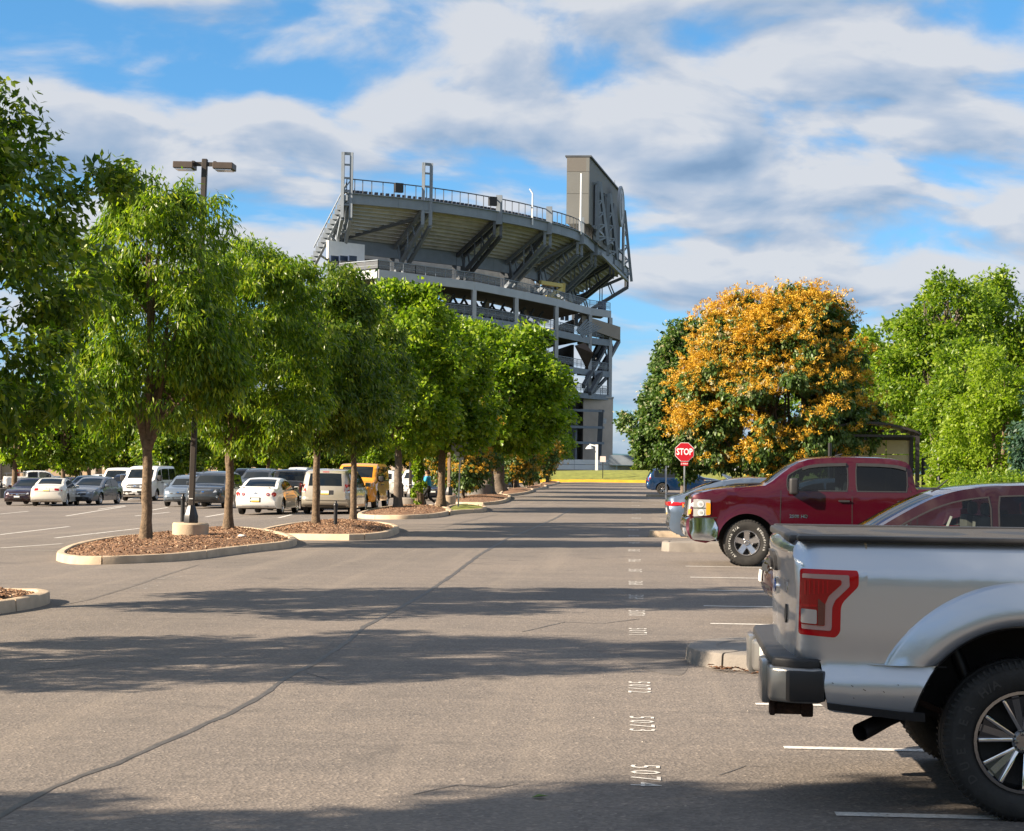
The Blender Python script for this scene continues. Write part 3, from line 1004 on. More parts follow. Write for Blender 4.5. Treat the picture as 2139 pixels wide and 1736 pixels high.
for li, (z, th) in enumerate(DZ):
    first = 0 if li == 0 else 1
    for i in range(first, len(Cp) - 1):
        a, b = Cp[i], Cp[i + 1]
        wa, wb = Wp[min(i, 7)], Wp[min(i + 1, 7)]
        if i == 0:
            wa = Wp[0] + inw[0] * 4
        sl = MB()
        vs = [(a.x, a.y), (b.x, b.y), (wb.x, wb.y), (wa.x, wa.y)]
        if i == 6:
            vs = [(a.x, a.y), (b.x, b.y), (b.x - 1.5, b.y + 9), (a.x - 2.0, a.y + 9)]
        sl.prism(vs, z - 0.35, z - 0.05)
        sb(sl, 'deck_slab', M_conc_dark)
        be = MB()
        be.beam(Vector((a.x, a.y, z - 0.45)), Vector((b.x, b.y, z - 0.45)), 0.35, th)
        sb(be, 'edge_beam', M_steel if li else principled('steel_light', (0.36, 0.38, 0.41), 0.5, 0.1, vary=0.1, vscale=.6))
    pts = [Vector((c.x, c.y, z)) for c in Cp[first:]]
    railing(pts, z, step=1.7)
    if li == 1:
        railing([Vector((c.x, c.y, z)) + inward(i + 1) * 5.0 for i, c in enumerate(Cp[1:6])], z + .4, step=1.7)
for i, c in enumerate(Cp):
    mb = MB()
    mb.box((c.x, c.y, (ZD - 0.95) / 2 + (5.8 if i == 7 else (5.8 if i == 6 else 0))), (0.52, 0.52, ZD - 0.95 - (11.6 if i >= 6 else 0)), 0.5)
    sb(mb, 'column', principled('steel_light', (0.36, 0.38, 0.41), 0.5, 0.1, vary=0.1, vscale=.6))
for i in range(2, 6):
    c = Cp[i] + inward(i) * 5.5
    mb = MB(); mb.box((c.x, c.y, 11.5), (0.7, 0.7, 23), 0.5); sb(mb, 'column', M_conc_tan)
# open diagonal framing at the right-hand end
a6, a7 = Cp[6], Cp[7]
for (za, zb, fl) in [(12.5, 15.5, 0), (15.6, 20, 1), (12.5, 14, 1)]:
    mb = MB()
    p = Vector((a6.x - .6, a6.y + 6, za)); q = Vector((a7.x - .4, a7.y + 6, zb + 2.5))
    mb.beam(p, q, 0.5, 0.6)
    mb.beam(p + Vector((0, 2.5, -.8)), q + Vector((0, 2.5, -1.2)), 0.35, 0.4)
    sb(mb, 'raking_beam', M_steel_dark)
mb = MB()
lo = P(1232, 822, 12); hi = P(1293, 712, 20.9)
for d in (Vector((0, 0, 0)), Vector((-.9, 0, 1.0))):
    mb.beam(lo + d, hi + d, 0.45, 0.55)
for k in range(5):
    mb.beam(lerp3(lo, hi, k / 5), lerp3(lo, hi, (k + .5) / 5) + Vector((-.9, 0, 1)), 0.2)
sb(mb, 'raking_truss', M_steel_dark)
# tan end parapet of the lower stand
pa_, pb_ = P(1214, 655, 22), P(1296, 700, 22)
mb = MB()
t0, t1 = P(1216, 658, 23.2), P(1296, 683, 22.0)
b0, b1 = t0 - Z * 1.6, t1 - Z * 1.9
dp = Vector((-1.0, 14, 0))
mb.add([b0, b1, t1, t0, b0 + dp, b1 + dp * .2, t1 + dp * .2, t0 + dp], [(0, 1, 2, 3), (5, 4, 7, 6), (1, 5, 6, 2), (3, 2, 6, 7), (4, 0, 3, 7), (4, 5, 1, 0)])
sb(mb, 'stand_parapet', principled('parapet_tan', (0.30, 0.265, 0.235), 0.85, vary=.12, vscale=.4))
mb = MB()
g0, g1 = P(1206, 690, 19.6), P(1236, 662, 21.5)
for k in range(7):
    f = k / 6
    mb.beam(P(1205 + 12 * f, 690 + 14 * f, 19.5), P(1226 + 30 * f, 668 + 16 * f, 21), 0.16)
sb(mb, 'louvre', M_steel)
mb = MB()
x0, x1 = P(1196, 712, 18.5), P(1228, 788, 14)
mb.add([P(1200, 722, 18), P(1222, 716, 18.4), P(1240, 738, 17), P(1226, 772, 15)], [(0, 1, 2, 3), (3, 2, 1, 0)])
sb(mb, 'painted_banner', principled('rust_banner', (0.12, 0.088, 0.08), 0.8, vary=.3, vscale=.5))
# tan concrete stair tower
tw = [P(1221, 850, 11), P(1279.5, 850, 11)]
ta, tb = Vector((Cp[6].x - 0.75, Cp[6].y + .2, 0)), Vector((Cp[7].x + .55, Cp[7].y + .2, 0))
mb = MB()
mb.prism([(ta.x, ta.y), (tb.x, tb.y), (tb.x - .6, tb.y + 9), (ta.x - 1.2, ta.y + 9)], -0.5, 11.75)
sb(mb, 'stair_tower', M_conc_tan)
mb = MB()
mb.prism([(ta.x - .1, ta.y - .1), (tb.x + .1, tb.y - .1), (tb.x - .5, tb.y + 9.1), (ta.x - 1.3, ta.y + 9.1)], 11.76, 11.98)
sb(mb, 'tower_coping', M_conc_slab)
for py in (859, 893.5, 926):
    z = P(1250, py, 0).z
    zz = EYE + (979 - py) * 248 / 3700
    mb = MB()
    l_ = P(1180, py, zz)
    mb.beam(Vector((ta.x - 3.4, ta.y - 4.2, zz)), Vector((ta.x + 2.9, ta.y + 0.9 - 1.2, zz)), 0.3, 0.34)
    sb(mb, 'horizontal_beam', M_steel)
mb = MB(); mb.beam(Vector((ta.x + 2.2, ta.y - .35, 2.6)), Vector((ta.x + 2.5, ta.y - .35, 10.0)), 0.7, 0.55); sb(mb, 'bracket_post', M_steel_dark)
mb = MB(); mb.box((ta.x + 3.0, ta.y - .2, 8.4), (.5, .5, .7)); sb(mb, 'floodlight', M_galv)
for k in range(2):
    mb = MB(); mb.beam(Vector((ta.x - .9 - k * 1.6, ta.y - 2.0 - k, 3)), Vector((ta.x - .9 - k * 1.6, ta.y - 2.0 - k, 9.3)), 0.25); sb(mb, 'hanger', M_steel)
# ramp foot
mb = MB()
mb.prism([(ta.x - 14, ta.y - 8), (ta.x + .3, ta.y - 3.2), (ta.x + .3, ta.y - .3), (ta.x - 14, ta.y - 2)], 0.9, 2.6)
sb(mb, 'ramp', M_conc_tan)
mb = MB(); mb.beam(Vector((ta.x - 14, ta.y - 8.2, 2.9)), Vector((ta.x + .4, ta.y - 3.4, 2.3)), .3, .7); sb(mb, 'ramp_beam', M_steel)
# grey mesh screens left of the tower; dark panels stand in for shaded openings
for (z0, z1, m, nm) in [(0, 3.0, M_conc_dark, 'inner_wall'), (3.02, 9.4, principled('screen_grey', (.17, .185, .205), .7, vary=.1, vscale=.4), 'screen_wall'), (9.42, 11.6, M_conc_dark, 'inner_wall')]:
    for k in range(4):
        mb = MB(); wall_quad(mb, Vector((ta.x - .9 - k * 3.0, ta.y + 1.5 + k * .3, 0)), Vector((ta.x - 3.87 - k * 3.0, ta.y + 1.8 + k * .3, 0)), z0, z1, .3); sb(mb, nm, m)
# rails on the tower top
railing([Vector((ta.x, ta.y, 0)), Vector((tb.x - 1.0, tb.y, 0))], 11.98, step=1.2)
# water tank on the deck corner
mb = MB(); c = P(1257, 640, ZD + .6); mb.lathe([(0.6, -.7), (0.62, .7)], 16, c=(c.x, c.y + 1, ZD + .7), close=True); sb(mb, 'blue_barrel', principled('blue_barrel', (0.02, 0.06, 0.18), .5), smooth=40)
# speaker boxes on the rim rail and small masts
for (px, py) in [(833, 396), (1029, 424)]:
    t = P(px, py, ZR + 1.3)
    mb = MB(); mb.box((t.x, t.y, ZR + 1.5), (1.0, .5, 1.1), .5); sb(mb, 'speaker_box', M_black)
mb = MB()
b = P(1112, 470, ZR - .5); mb.tube([b, b + Z * 4.0, b + Z * 4.4 + Vector((-.4, 0, .2))], [.11, .09, .08], 8)
sb(mb, 'light_mast', M_white, smooth=60)
mb = MB()
b = P(1213, 490, ZR); mb.tube([b, b + Z * 8.2], [.16, .12], 8); sb(mb, 'light_mast', M_white, smooth=60)

# video board on the far rim, as its own structure on the stadium
bA, bB = P(1231.5, 328, 44.0), P(1296.5, 405, 44.0)
bl = P(1184.5, 328, 44.0)
bd = (bB - bA); bd.z = 0; bd.normalize()
bn = Vector((bl.x - bA.x, bl.y - bA.y, 0))
brd = empty('scoreboard', (bA.x, bA.y, 30), label='tall tan scoreboard housing with round emblem rising above the stadium rim', cat='scoreboard')
BX = Matrix.Translation(-Vector((bA.x, bA.y, 30)))
def bb(mb, name, m, smooth=None):
    return mb.xf(BX).build(name, m, brd, smooth=smooth)
M_boardside = principled('board_cladding', (0.145, 0.15, 0.148), 0.7, vary=.06, vscale=.3)
M_boardback = principled('board_back', (0.16, 0.165, 0.165), 0.7, vary=.08, vscale=.3)
zb0, zt0 = 35.0, 44.0
poly = [(bl.x, bl.y), (bA.x, bA.y), (bB.x, bB.y), (bB.x + bn.x, bB.y + bn.y)]
mb = MB(); mb.prism(poly, zb0, zt0); bb(mb, 'housing', M_boardback)
# side cladding panels, proud of the housing
sd = (bA - bl); sd.z = 0
out_s = Vector((sd.y, -sd.x, 0)).normalized() * 0.10
if out_s.y > 0:
    out_s = -out_s
for (f0, f1, z0, z1, m) in [(0.0, .86, 42.0, 43.9, principled('board_brown', (0.135, 0.127, 0.118), .7)), (0.86, 1.0, 42.0, 43.9, M_boardside), (0.0, .97, 39.0, 41.96, M_boardside), (0.0, .97, 34.9, 38.96, M_boardside), (.975, 1.0, 34.9, 41.96, M_boardside)]:
    a, b = bl + sd * f0 + out_s, bl + sd * f1 + out_s
    mb = MB(); wall_quad(mb, a, b, z0, z1, .12); bb(mb, 'cladding_panel', m)
mb = MB(); mb.prism([(p[0] + (-.25 if k in (0, 3) else .25), p[1] - .1) for k, p in enumerate(poly)], zt0 + .01, zt0 + .22); bb(mb, 'coping', M_steel_dark)
out_b = Vector((bd.y, -bd.x, 0))
if out_b.x < 0:
    out_b = -out_b
Lb = (Vector((bB.x, bB.y, 0)) - Vector((bA.x, bA.y, 0))).length
def bp(f, z, off=0.0):
    a = Vector((bA.x, bA.y, 0)) + bd * Lb * f + out_b * off
    return Vector((a.x, a.y, z))
mb = MB(); mb.add([bp(.12, 33.4, .02), bp(.98, 33.0, .02), bp(.98, 35, .02), bp(.12, 35, .02)], [(0, 1, 2, 3), (3, 2, 1, 0)]); bb(mb, 'lower_board', M_boardback)
for f in (.13, .42, .72):
    mb = MB(); wall_quad(mb, bp(f, 0, .12), bp(f + .2, 0, .12), 34.0, 41.2, .15); bb(mb, 'cladding_panel', M_steel_dark)
for f, ft in ((.10, 33.0), (.42, 32.2), (.93, 30.8)):
    mb = MB()
    top = 41.2
    mb.beam(bp(f, ft, .75), bp(f, top, .75), .42, .42)
    mb.beam(bp(f + .02, top, .85), bp(f + .05, ft - .4, 1.9), .42, .42)
    n_ = 5
    for k in range(n_):
        t0, t1 = (k + .6) / n_, (k + 1.1) / n_
        zz0, zz1 = top - (top - ft) * t0, top - (top - ft) * min(1, t1)
        mb.beam(bp(f, zz0, .75), bp(f + .05 * t0, zz0, .85 + 1.05 * t0), .2)
        mb.beam(bp(f, zz1, .75), bp(f + .05 * t0, zz0, .85 + 1.05 * t0), .2)
    mb.beam(bp(f, top - .3, .75), bp(f, top - .3, -.1), .3)
    mb.beam(bp(f, 35, .75), bp(f, 35, -.1), .3)
    bb(mb, 'support_truss', M_steel)
mb = MB(); mb.beam(bp(.1, 31.2, 1.2), bp(.99, 30.6, 1.2), .35, .4); mb.beam(bp(.05, 34.6, .6), bp(.99, 34.6, .6), .3, .3); bb(mb, 'walkway_beam', M_steel)
# round emblem: white disc, dark ring, a head in profile inside an oval
fc = .64
cz = EYE + (979.4 - 431) * (bp(fc, 0).y) / 3700
def disc(r0, r1, off, th, m, name, n=40, sq=1.0):
    mb = MB()
    vs, fs = [], []
    for k in range(n):
        a = 2 * math.pi * k / n
        for r, o_ in ((r0, off), (r1, off), (r1, off - th), (r0, off - th)):
            vs.append(bp(fc, cz, o_) + bd * r * math.cos(a) * sq + Z * r * math.sin(a))
        j = (k + 1) % n
        for q in range(4):
            fs.append((4 * k + q, 4 * j + q, 4 * j + (q + 1) % 4, 4 * k + (q + 1) % 4))
    mb.add(vs, fs)
    me = mb.xf(BX).mesh(name)
    bm = bmesh.new(); bm.from_mesh(me); bmesh.ops.recalc_face_normals(bm, faces=bm.faces); bm.to_mesh(me); bm.free()
    return obj(name, me, m, brd)
M_emb = principled('emblem_white', (0.36, 0.38, 0.42), .5)
M_embd = principled('emblem_grey', (0.20, 0.225, 0.26), .5)
disc(.0, 3.0, 1.75, .3, M_emb, 'emblem_disc')
disc(2.62, 2.86, 1.80, .06, M_embd, 'emblem_ring')
def emb_poly(pts, off, m, name):
    mb = MB()
    n = len(pts)
    vs = [bp(fc, cz, off) + bd * x + Z * y for x, y in pts] + [bp(fc, cz, off - .15) + bd * x + Z * y for x, y in pts]
    fs = [tuple(range(n)), tuple(range(2 * n - 1, n - 1, -1))] + [((i + 1) % n, i, n + i, n + (i + 1) % n) for i in range(n)]
    mb.add(vs, fs)
    bb(mb, name, m)
emb_poly([(-.9, -1.4), (-.3, -2.0), (.2, -1.5), (.4, -.9), (1.2, -.6), (1.5, .1), (1.2, .7), (.7, 1.5), (-.1, 1.9), (-1.0, 1.6), (-1.5, .7), (-1.4, -.4)], 1.80, M_embd, 'emblem_oval')
emb_poly([(-.6, -1.0), (-.1, -1.5), (.2, -.7), (.9, -.4), (1.2, .05), (.9, .5), (.5, 1.1), (-.1, 1.4), (-.8, 1.1), (-1.1, .4), (-.9, -.3)], 1.86, M_emb, 'emblem_head')
mb = MB()
for f, h in ((.62, 1.0), (.82, .8), (.9, 1.6)):
    mb.beam(bp(f, zt0, -.5), bp(f, zt0 + h, -.5), .12)
    mb.box(tuple(bp(f, zt0 + .3, -.5)), (.4, .4, .4))
bb(mb, 'roof_antenna', M_steel)
mb = MB(); m0 = P(1303, 556, 32); mb.tube([m0, m0 + Z * 6.4], [.14, .1], 6); bb(mb, 'mast', M_white)

# boom lift parked on the deck
bl0 = P(1128, 610, ZD + 1.0)
bl1 = P(1176, 606, ZD + 1.6)
lift = empty('boom_lift', bl0, label='yellow boom lift folded on the stadium concourse deck behind the railing', cat='boom lift')
LX = Matrix.Translation(-bl0)
M_liftyel = principled('machine_yellow', (0.62, 0.50, 0.16), .5)
lx = (bl1 - bl0)
for (nm, a, b, w) in [('upper_boom', Vector((0, 0, 1.3)), Vector((lx.x * 1.05, lx.y * 1.05, 1.15)), .5), ('lower_boom', Vector((lx.x * .25, lx.y * .25, -.75)), Vector((lx.x, lx.y, .9)), .45)]:
    mb = MB(); mb.beam(a, b, w, w); mb.build(nm, M_liftyel, lift)
mb = MB(); mb.box((lx.x * .45, lx.y * .45, -.75), (2.4, 1.6, .5), math.atan2(lx.y, lx.x)); mb.build('chassis', M_liftyel, lift)
mb = MB(); mb.beam(Vector((lx.x, lx.y, .3)), Vector((lx.x, lx.y, 1.5)), .6, .6); mb.build('knuckle', M_liftyel, lift)

# scaled up about the camera eye, so the stadium's shadow clears the grass bank
SK = 1.35
for o_ in (st, brd, lift):
    o_.scale = (SK, SK, SK)
    o_.location = (o_.location.x * SK, o_.location.y * SK, o_.location.z * SK - 0.615)

# low white deck walls beyond the lawn bank (right of the tower) and a small booth
dk = empty('parking_deck', (6, 292, 0), label='low white walled parking structure beyond the lawn bank right of the stadium', cat='parking deck')
for (z0, z1) in ((1.55, 2.35), (2.45, 3.2)):
    for k in range(9):
        mb = MB(); mb.box((-34 + k * 7.0 - 6, 0 + .2 * k, (z0 + z1) / 2), (6.96, .3, z1 - z0)); mb.build('wall_panel', M_white, dk)
mb = MB(); mb.box((-15, 3, 1.0), (64, 5, .9)); mb.build('deck', M_conc_dark, dk)
mb = MB(); mb.box((-7.0, -.6, 3.2), (5.6, 2.4, 1.6)); mb.build('stair_box', M_steel, dk)
for k in range(8):
    mb = MB(); mb.box((-36 + k * 7, .6, .5), (.5, .5, 2)); mb.build('post', M_conc_dark, dk)
# white cane light and a small sign on the bank
c = P(1243, 985, 1.0)
wl = empty('lamp_post', Q(1246, 982, 243), label='white post with a shaded lamp on the lawn bank below the stadium tower', cat='lamp post')
mb = MB(); mb.box((0, 0, 1.7), (.36, .36, 3.6)); mb.build('post', M_white, wl)
mb = MB(); mb.beam((0, 0, 3.3), (-1.0, 0, 3.5), .18); mb.build('arm', M_white, wl)
mb = MB(); mb.lathe([(.55, 0), (.3, .35), (.1, .5)], 12, c=(-1.0, 0, 2.9), close=True); mb.build('lamp_shade', M_white, wl, smooth=40)
sg = empty('road_sign', Q(1259, 996, 231), label='small square white sign on a thin dark post beside the white lamp', cat='sign')
mb = MB(); mb.box((0, 0, 1.0), (.1, .1, 2.4)); mb.build('post', M_blackmetal, sg)
mb = MB(); mb.box((0, -.08, 2.3), (.75, .04, .75)); mb.build('sign_plate', principled('pale_sign', (.6, .52, .5), .5), sg)
# tan arena wall seen between the trunks far on the left
bw = empty('arena', (-85, 262, 0), label='long low tan building behind the far rows of parked cars', cat='building')
for k in range(9):
    mb = MB(); mb.box((-62 + k * 15, (k % 3) * .4, 3.4), (14.9, 8, 9.0)); mb.build('wall', principled('arena_tan', (.40, .29, .20), .85, vary=.1, vscale=.3), bw)
for k in range(8):
    mb = MB(); mb.box((-60 + k * 15, -4.3, 5.6), (7, .5, 1.1)); mb.build('window', M_glass_dark, bw)
    mb = MB(); mb.box((-54.6 + k * 15, -4.4, 3.2), (.9, .7, 8.4)); mb.build('pilaster', M_conc_tan, bw)
# ------------------------------------------------------------------ trees
M_bark = principled('bark_brown', (0.125, 0.088, 0.056), 0.95, vary=0.55, vscale=14, bump=1.0, bscale=30)
M_bark_grey = principled('bark_grey', (0.12, 0.095, 0.075), 0.95, vary=0.45, vscale=9, bump=0.9, bscale=22)
L_zelk = leaf_material('drooping_leaf', [(0.030, 0.066, 0.008), (0.082, 0.150, 0.010), (0.185, 0.255, 0.014), (0.37, 0.395, 0.035)], 0.45, rough=0.34)
L_dark = leaf_material('dark_leaf', [(0.026, 0.062, 0.009), (0.066, 0.122, 0.012), (0.15, 0.205, 0.016), (0.31, 0.33, 0.03)], 0.42, rough=0.36)
L_maple = leaf_material('maple_leaf', [(0.050, 0.105, 0.010), (0.115, 0.195, 0.012), (0.21, 0.29, 0.018), (0.38, 0.43, 0.045)], 0.45, rough=0.4)
L_oak = leaf_material('oak_leaf', [(0.045, 0.095, 0.012), (0.10, 0.175, 0.014), (0.17, 0.245, 0.018), (0.28, 0.34, 0.04)], 0.42, rough=0.4)
L_lime = leaf_material('lime_leaf', [(0.10, 0.17, 0.012), (0.18, 0.26, 0.018), (0.26, 0.33, 0.03)], 0.45)
L_linden = leaf_material('linden_leaf', [(0.030, 0.068, 0.018), (0.058, 0.110, 0.026), (0.098, 0.155, 0.04), (0.17, 0.22, 0.075)], 0.3, rough=0.4)
L_spruce = leaf_material('spruce_leaf', [(0.018, 0.05, 0.03), (0.035, 0.08, 0.05), (0.055, 0.11, 0.07)], 0.2)
B_orange = leaf_material('orange_blossom', [(0.34, 0.165, 0.014), (0.50, 0.285, 0.018), (0.62, 0.39, 0.035), (0.70, 0.52, 0.11)], 0.25, (1.2, 1.1, 0.8))
B_cream = leaf_material('cream_blossom', [(0.46, 0.40, 0.20), (0.62, 0.56, 0.34), (0.70, 0.66, 0.46)], 0.25, (1.1, 1.1, 0.9))

def np_mesh(name, V, F, tint=None):
    me = bpy.data.meshes.new(name)
    nv, nf, k = len(V), len(F), F.shape[1]
    me.vertices.add(nv)
    me.vertices.foreach_set('co', V.astype(np.float32).ravel())
    me.loops.add(nf * k)
    me.loops.foreach_set('vertex_index', F.astype(np.int32).ravel())
    me.polygons.add(nf)
    me.polygons.foreach_set('loop_start', np.arange(0, nf * k, k, dtype=np.int32))
    me.update(calc_edges=True)
    if tint is not None:
        at = me.attributes.new('tint', 'FLOAT', 'POINT')
        at.data.foreach_set('value', tint.astype(np.float32))
    return me
def nrm(a):
    return a / (np.linalg.norm(a, axis=1, keepdims=True) + 1e-9)
def leaf_cloud(rs, C, N, per, size, wid, out, droop, rnd, spread, flat=0.0):
    """leaves hung round cluster centres C (outward directions N): folded lozenges"""
    M = len(C) * per
    c = np.repeat(C, per, 0) + nrm(rs.normal(size=(M, 3))) * (rs.rand(M, 1) ** 0.6) * spread * np.array([1, 1, 0.75])
    n = np.repeat(N, per, 0)
    ax = nrm(n * out + np.array([0, 0, -droop]) + rs.normal(size=(M, 3)) * rnd)
    up = nrm(n * 0.5 + rs.normal(size=(M, 3)) * (0.9 - flat) + np.array([0, 0, 0.6 + flat]))
    sd = nrm(np.cross(ax, up))
    up = np.cross(sd, ax)
    L = size * rs.uniform(0.65, 1.3, (M, 1))
    w = L * wid * 0.5
    p0, p2 = c, c + ax * L - up * L * 0.12
    m = c + ax * L * 0.45
    p1, p3 = m + sd * w - up * w * 0.5, m - sd * w - up * w * 0.5
    V = np.stack([p0, p1, p2, p3], 1).reshape(-1, 3)
    i = np.arange(M)[:, None] * 4
    F = np.concatenate([i + np.array([[0, 1, 2]]), i + np.array([[0, 2, 3]])], 1).reshape(-1, 3)
    cl = np.repeat(rs.rand(len(C)), per)
    t = np.clip(rs.beta(1.35, 1.7, M) * 0.80 + cl * 0.36 - 0.08, 0, 1)
    return V, F, np.repeat(t, 4)
def sub_blobs(rs, blobs, n, rr, jit=0.12):
    """small lumps spread over the outside of a few big ellipsoids"""
    vol = np.array([b[3] * b[5] for b in blobs])
    out = []
    tries = 0
    while len(out) < n and tries < n * 20:
        tries += 1
        b = blobs[rs.choice(len(blobs), p=vol / vol.sum())]
        d = rs.normal(size=3); d /= np.linalg.norm(d)
        k = rs.uniform(0.62, 0.98) + rs.normal() * jit * 0.5
        p = np.array(b[:3]) + d * np.array(b[3:6]) * k
        ok = True
        for c in blobs:
            if c is not b and (((p - np.array(c[:3])) / np.array(c[3:6])) ** 2).sum() < 0.42:
                ok = False
                break
        if ok:
            out.append((p, rs.uniform(*rr), d))
    return out
def crown_points(rs, blobs, nsub, rr, per_sub, gaps=0.0):
    C, N = [], []
    ctr = np.array([b[:3] for b in blobs]).mean(0)
    for p, r, d in sub_blobs(rs, blobs, nsub, rr):
        k = int(per_sub * rs.uniform(0.6, 1.3))
        u = nrm(rs.normal(size=(k, 3)) + d * 0.55 + np.array([0, 0, 0.25]))
        rad_ = r * rs.uniform(0.55, 1.08, (k, 1))
        C.append(p + u * rad_ * np.array([1, 1, 0.8]))
        N.append(nrm(u + d * 0.5))
    return np.concatenate(C), np.concatenate(N)
def limb_mesh(name, h, r0, r1, limbs, rs, lean=(0, 0), multi=None):
    """tapered trunk with a flared foot and limbs that fork into the crown"""
    mb = MB()
    rng = random.Random(int(rs.randint(1 << 30)))
    def trunk(x0, y0, h, r0, r1, lx, ly):
        pts, rr = [], []
        n = 9
        for i in range(n + 1):
            t = i / n
            pts.append((x0 + lx * t + rng.uniform(-.12, .12) * r0, y0 + ly * t + rng.uniform(-.12, .12) * r0, h * t - (0.06 if i == 0 else 0)))
            fl = 1 + 0.55 * max(0, 1 - t * 6)
            rr.append((r0 + (r1 - r0) * t) * fl * rng.uniform(.94, 1.06))
        mb.tube(pts, rr, 12)
        return Vector(pts[-1])
    tops = []
    if multi:
        for (lx, ly, rr_) in multi:
            tops.append(trunk(lx * .12, ly * .12, h, rr_, rr_ * .7, lx, ly))
    else:
        tops.append(trunk(0, 0, h, r0, r1, lean[0], lean[1]))
    for i, (ex, ey, ez) in enumerate(limbs):
        b = tops[i % len(tops)]
        e = Vector((ex, ey, ez))
        s = Vector((b.x, b.y, b.z - rng.uniform(0.02, 0.22) * h))
        m1 = s.lerp(e, .35) + Vector((rng.uniform(-.1, .1), rng.uniform(-.1, .1), (e.z - s.z) * .12))
        m2 = s.lerp(e, .7) + Vector((rng.uniform(-.15, .15), rng.uniform(-.15, .15), (e.z - s.z) * .08))
        mb.tube([s, m1, m2, e], [r1 * .72, r1 * .5, r1 * .3, r1 * .1], 7)
        for k in range(2):
            st_ = m1.lerp(e, rng.uniform(0, .7))
            ee = st_ + Vector((rng.uniform(-1, 1), rng.uniform(-1, 1), rng.uniform(.1, .9))) * (e - s).length * .22
            mb.tube([st_, st_.lerp(ee, .5) + Vector((0, 0, .06)), ee], [r1 * .3, r1 * .2, r1 * .06], 5)
    return mb.mesh(name, smooth=70)
def limbs_for(rs, blobs, n):
    out = []
    for _ in range(n):
        b = blobs[rs.randint(len(blobs))]
        d = rs.normal(size=3); d[2] = abs(d[2]) * .8; d /= np.linalg.norm(d)
        out.append(tuple(np.array(b[:3]) + d * np.array(b[3:6]) * rs.uniform(.35, .68)))
    return out
KINDS = {}
def tree_kind(key, seed, blobs, h, r0, r1, leafm, nsub, rr, per_sub, per, size, wid, out, droop, rnd, spread, bark=None, flat=0.0, nl=9, multi=None, blossom=None):
    rs = np.random.RandomState(seed)
    C, N = crown_points(rs, blobs, nsub, rr, per_sub)
    V, F, t = leaf_cloud(rs, C, N, per, size, wid, out, droop, rnd, spread, flat)
    crown = np_mesh('crown', V, F, t)
    trunk = limb_mesh('trunk', h, r0, r1, limbs_for(rs, blobs, nl), rs, multi=multi)
    bl = []
    for (mat_, frac, psz, side) in (blossom or []):
        k = int(len(C) * frac)
        score = (N * np.array([-.5, -.3, .55])).sum(1) + rs.normal(size=len(C)) * .6 + (C[:, 2] - C[:, 2].mean()) / (C[:, 2].std() + .01) * .02
        idx = np.argsort(-score)[:k * 2]
        idx = rs.choice(idx, k, replace=False)
        c, n_ = C[idx] + N[idx] * psz * .8, N[idx]
        # clumps of panicles, wider than tall, each of several feathery sprays
        sp = side
        c2 = np.repeat(c, sp, 0) + rs.normal(size=(k * sp, 3)) * psz * np.array([1.15, 1.15, .5])
        n2 = nrm(np.repeat(n_, sp, 0) + rs.normal(size=(k * sp, 3)) * .8 + np.array([0, 0, .5]))
        v, f, tt = leaf_cloud(rs, c2, n2, 24, psz * .36, .30, 1.0, -0.1, .8, psz * .46)
        bl.append((np_mesh('blossom', v, f, tt), mat_))
    KINDS[key] = (crown, trunk, leafm, bark or M_bark, bl)
def plant(key, loc, label, name='tree', cat='tree', rz=0.0, sc=1.0, group=None, sz=None):
    crown, trunk, lm, bk, bl = KINDS[key]
    r = empty(name, loc, rz, label=label, cat=cat, group=group)
    r.scale = (sc, sc, sz or sc)
    obj('trunk', trunk, bk, r)
    obj('crown', crown, lm, r, kind='stuff')
    for me, m in bl:
        obj('blossom', me, m, r, kind='stuff')
    return r

# drooping-leaved trees of the left row
tree_kind('droop_a', 11, [(0, 0, 4.2, 2.0, 1.9, 1.8), (0.1, 0, 5.8, 1.45, 1.4, 1.5), (-.1, .1, 3.15, 2.0, 1.9, 0.95), (.15, 0, 7.0, .7, .7, .9)], 2.1, .120, .105, L_zelk,
          130, (.24, .66), 26, 19, .165, .25, .50, 1.05, .50, .26, nl=14)
tree_kind('droop_b', 12, [(0.3, 0, 4.0, 2.1, 2.0, 1.75), (0.5, 0, 5.4, 1.75, 1.6, 1.5), (.7, .1, 3.1, 2.0, 1.9, 0.95), (.2, 0, 6.5, .95, .9, .9)], 2.0, .115, .10, L_zelk,
          130, (.24, .66), 26, 19, .165, .25, .50, 1.05, .50, .26, nl=14)
tree_kind('broad_dark', 13, [(0, 0, 3.9, 2.4, 2.3, 2.0), (-.3, 0, 6.1, 1.5, 1.5, 1.6), (.3, 0, 5.0, 1.8, 1.7, 1.3), (.5, 0, 4.2, 2.1, 2.0, 1.5), (.2, 0, 3.0, 2.3, 2.2, 1.0)], 2.1, .17, .13, L_dark,
          115, (.26, .62), 26, 13, .13, .44, .7, .75, .65, .24, nl=16, bark=M_bark_grey)
tree_kind('droop_slim', 14, [(0, 0, 4.4, 1.9, 1.8, 1.9), (0, 0, 5.9, 1.3, 1.3, 1.4), (.3, 0, 3.5, 1.7, 1.7, .9)], 2.6, .105, .09, L_dark,
          105, (.28, .70), 26, 16, .175, .28, .5, 1.0, .55, .28, nl=10)
tree_kind('maple', 15, [(0, 0, 4.6, 2.3, 2.2, 2.0), (.2, 0, 6.4, 1.6, 1.5, 1.7), (-.4, 0, 3.6, 2.0, 2.0, 1.0)], 2.6, .17, .14, L_maple,
          85, (.45, .85), 26, 12, .20, .62, .7, .5, .7, .34, nl=10)
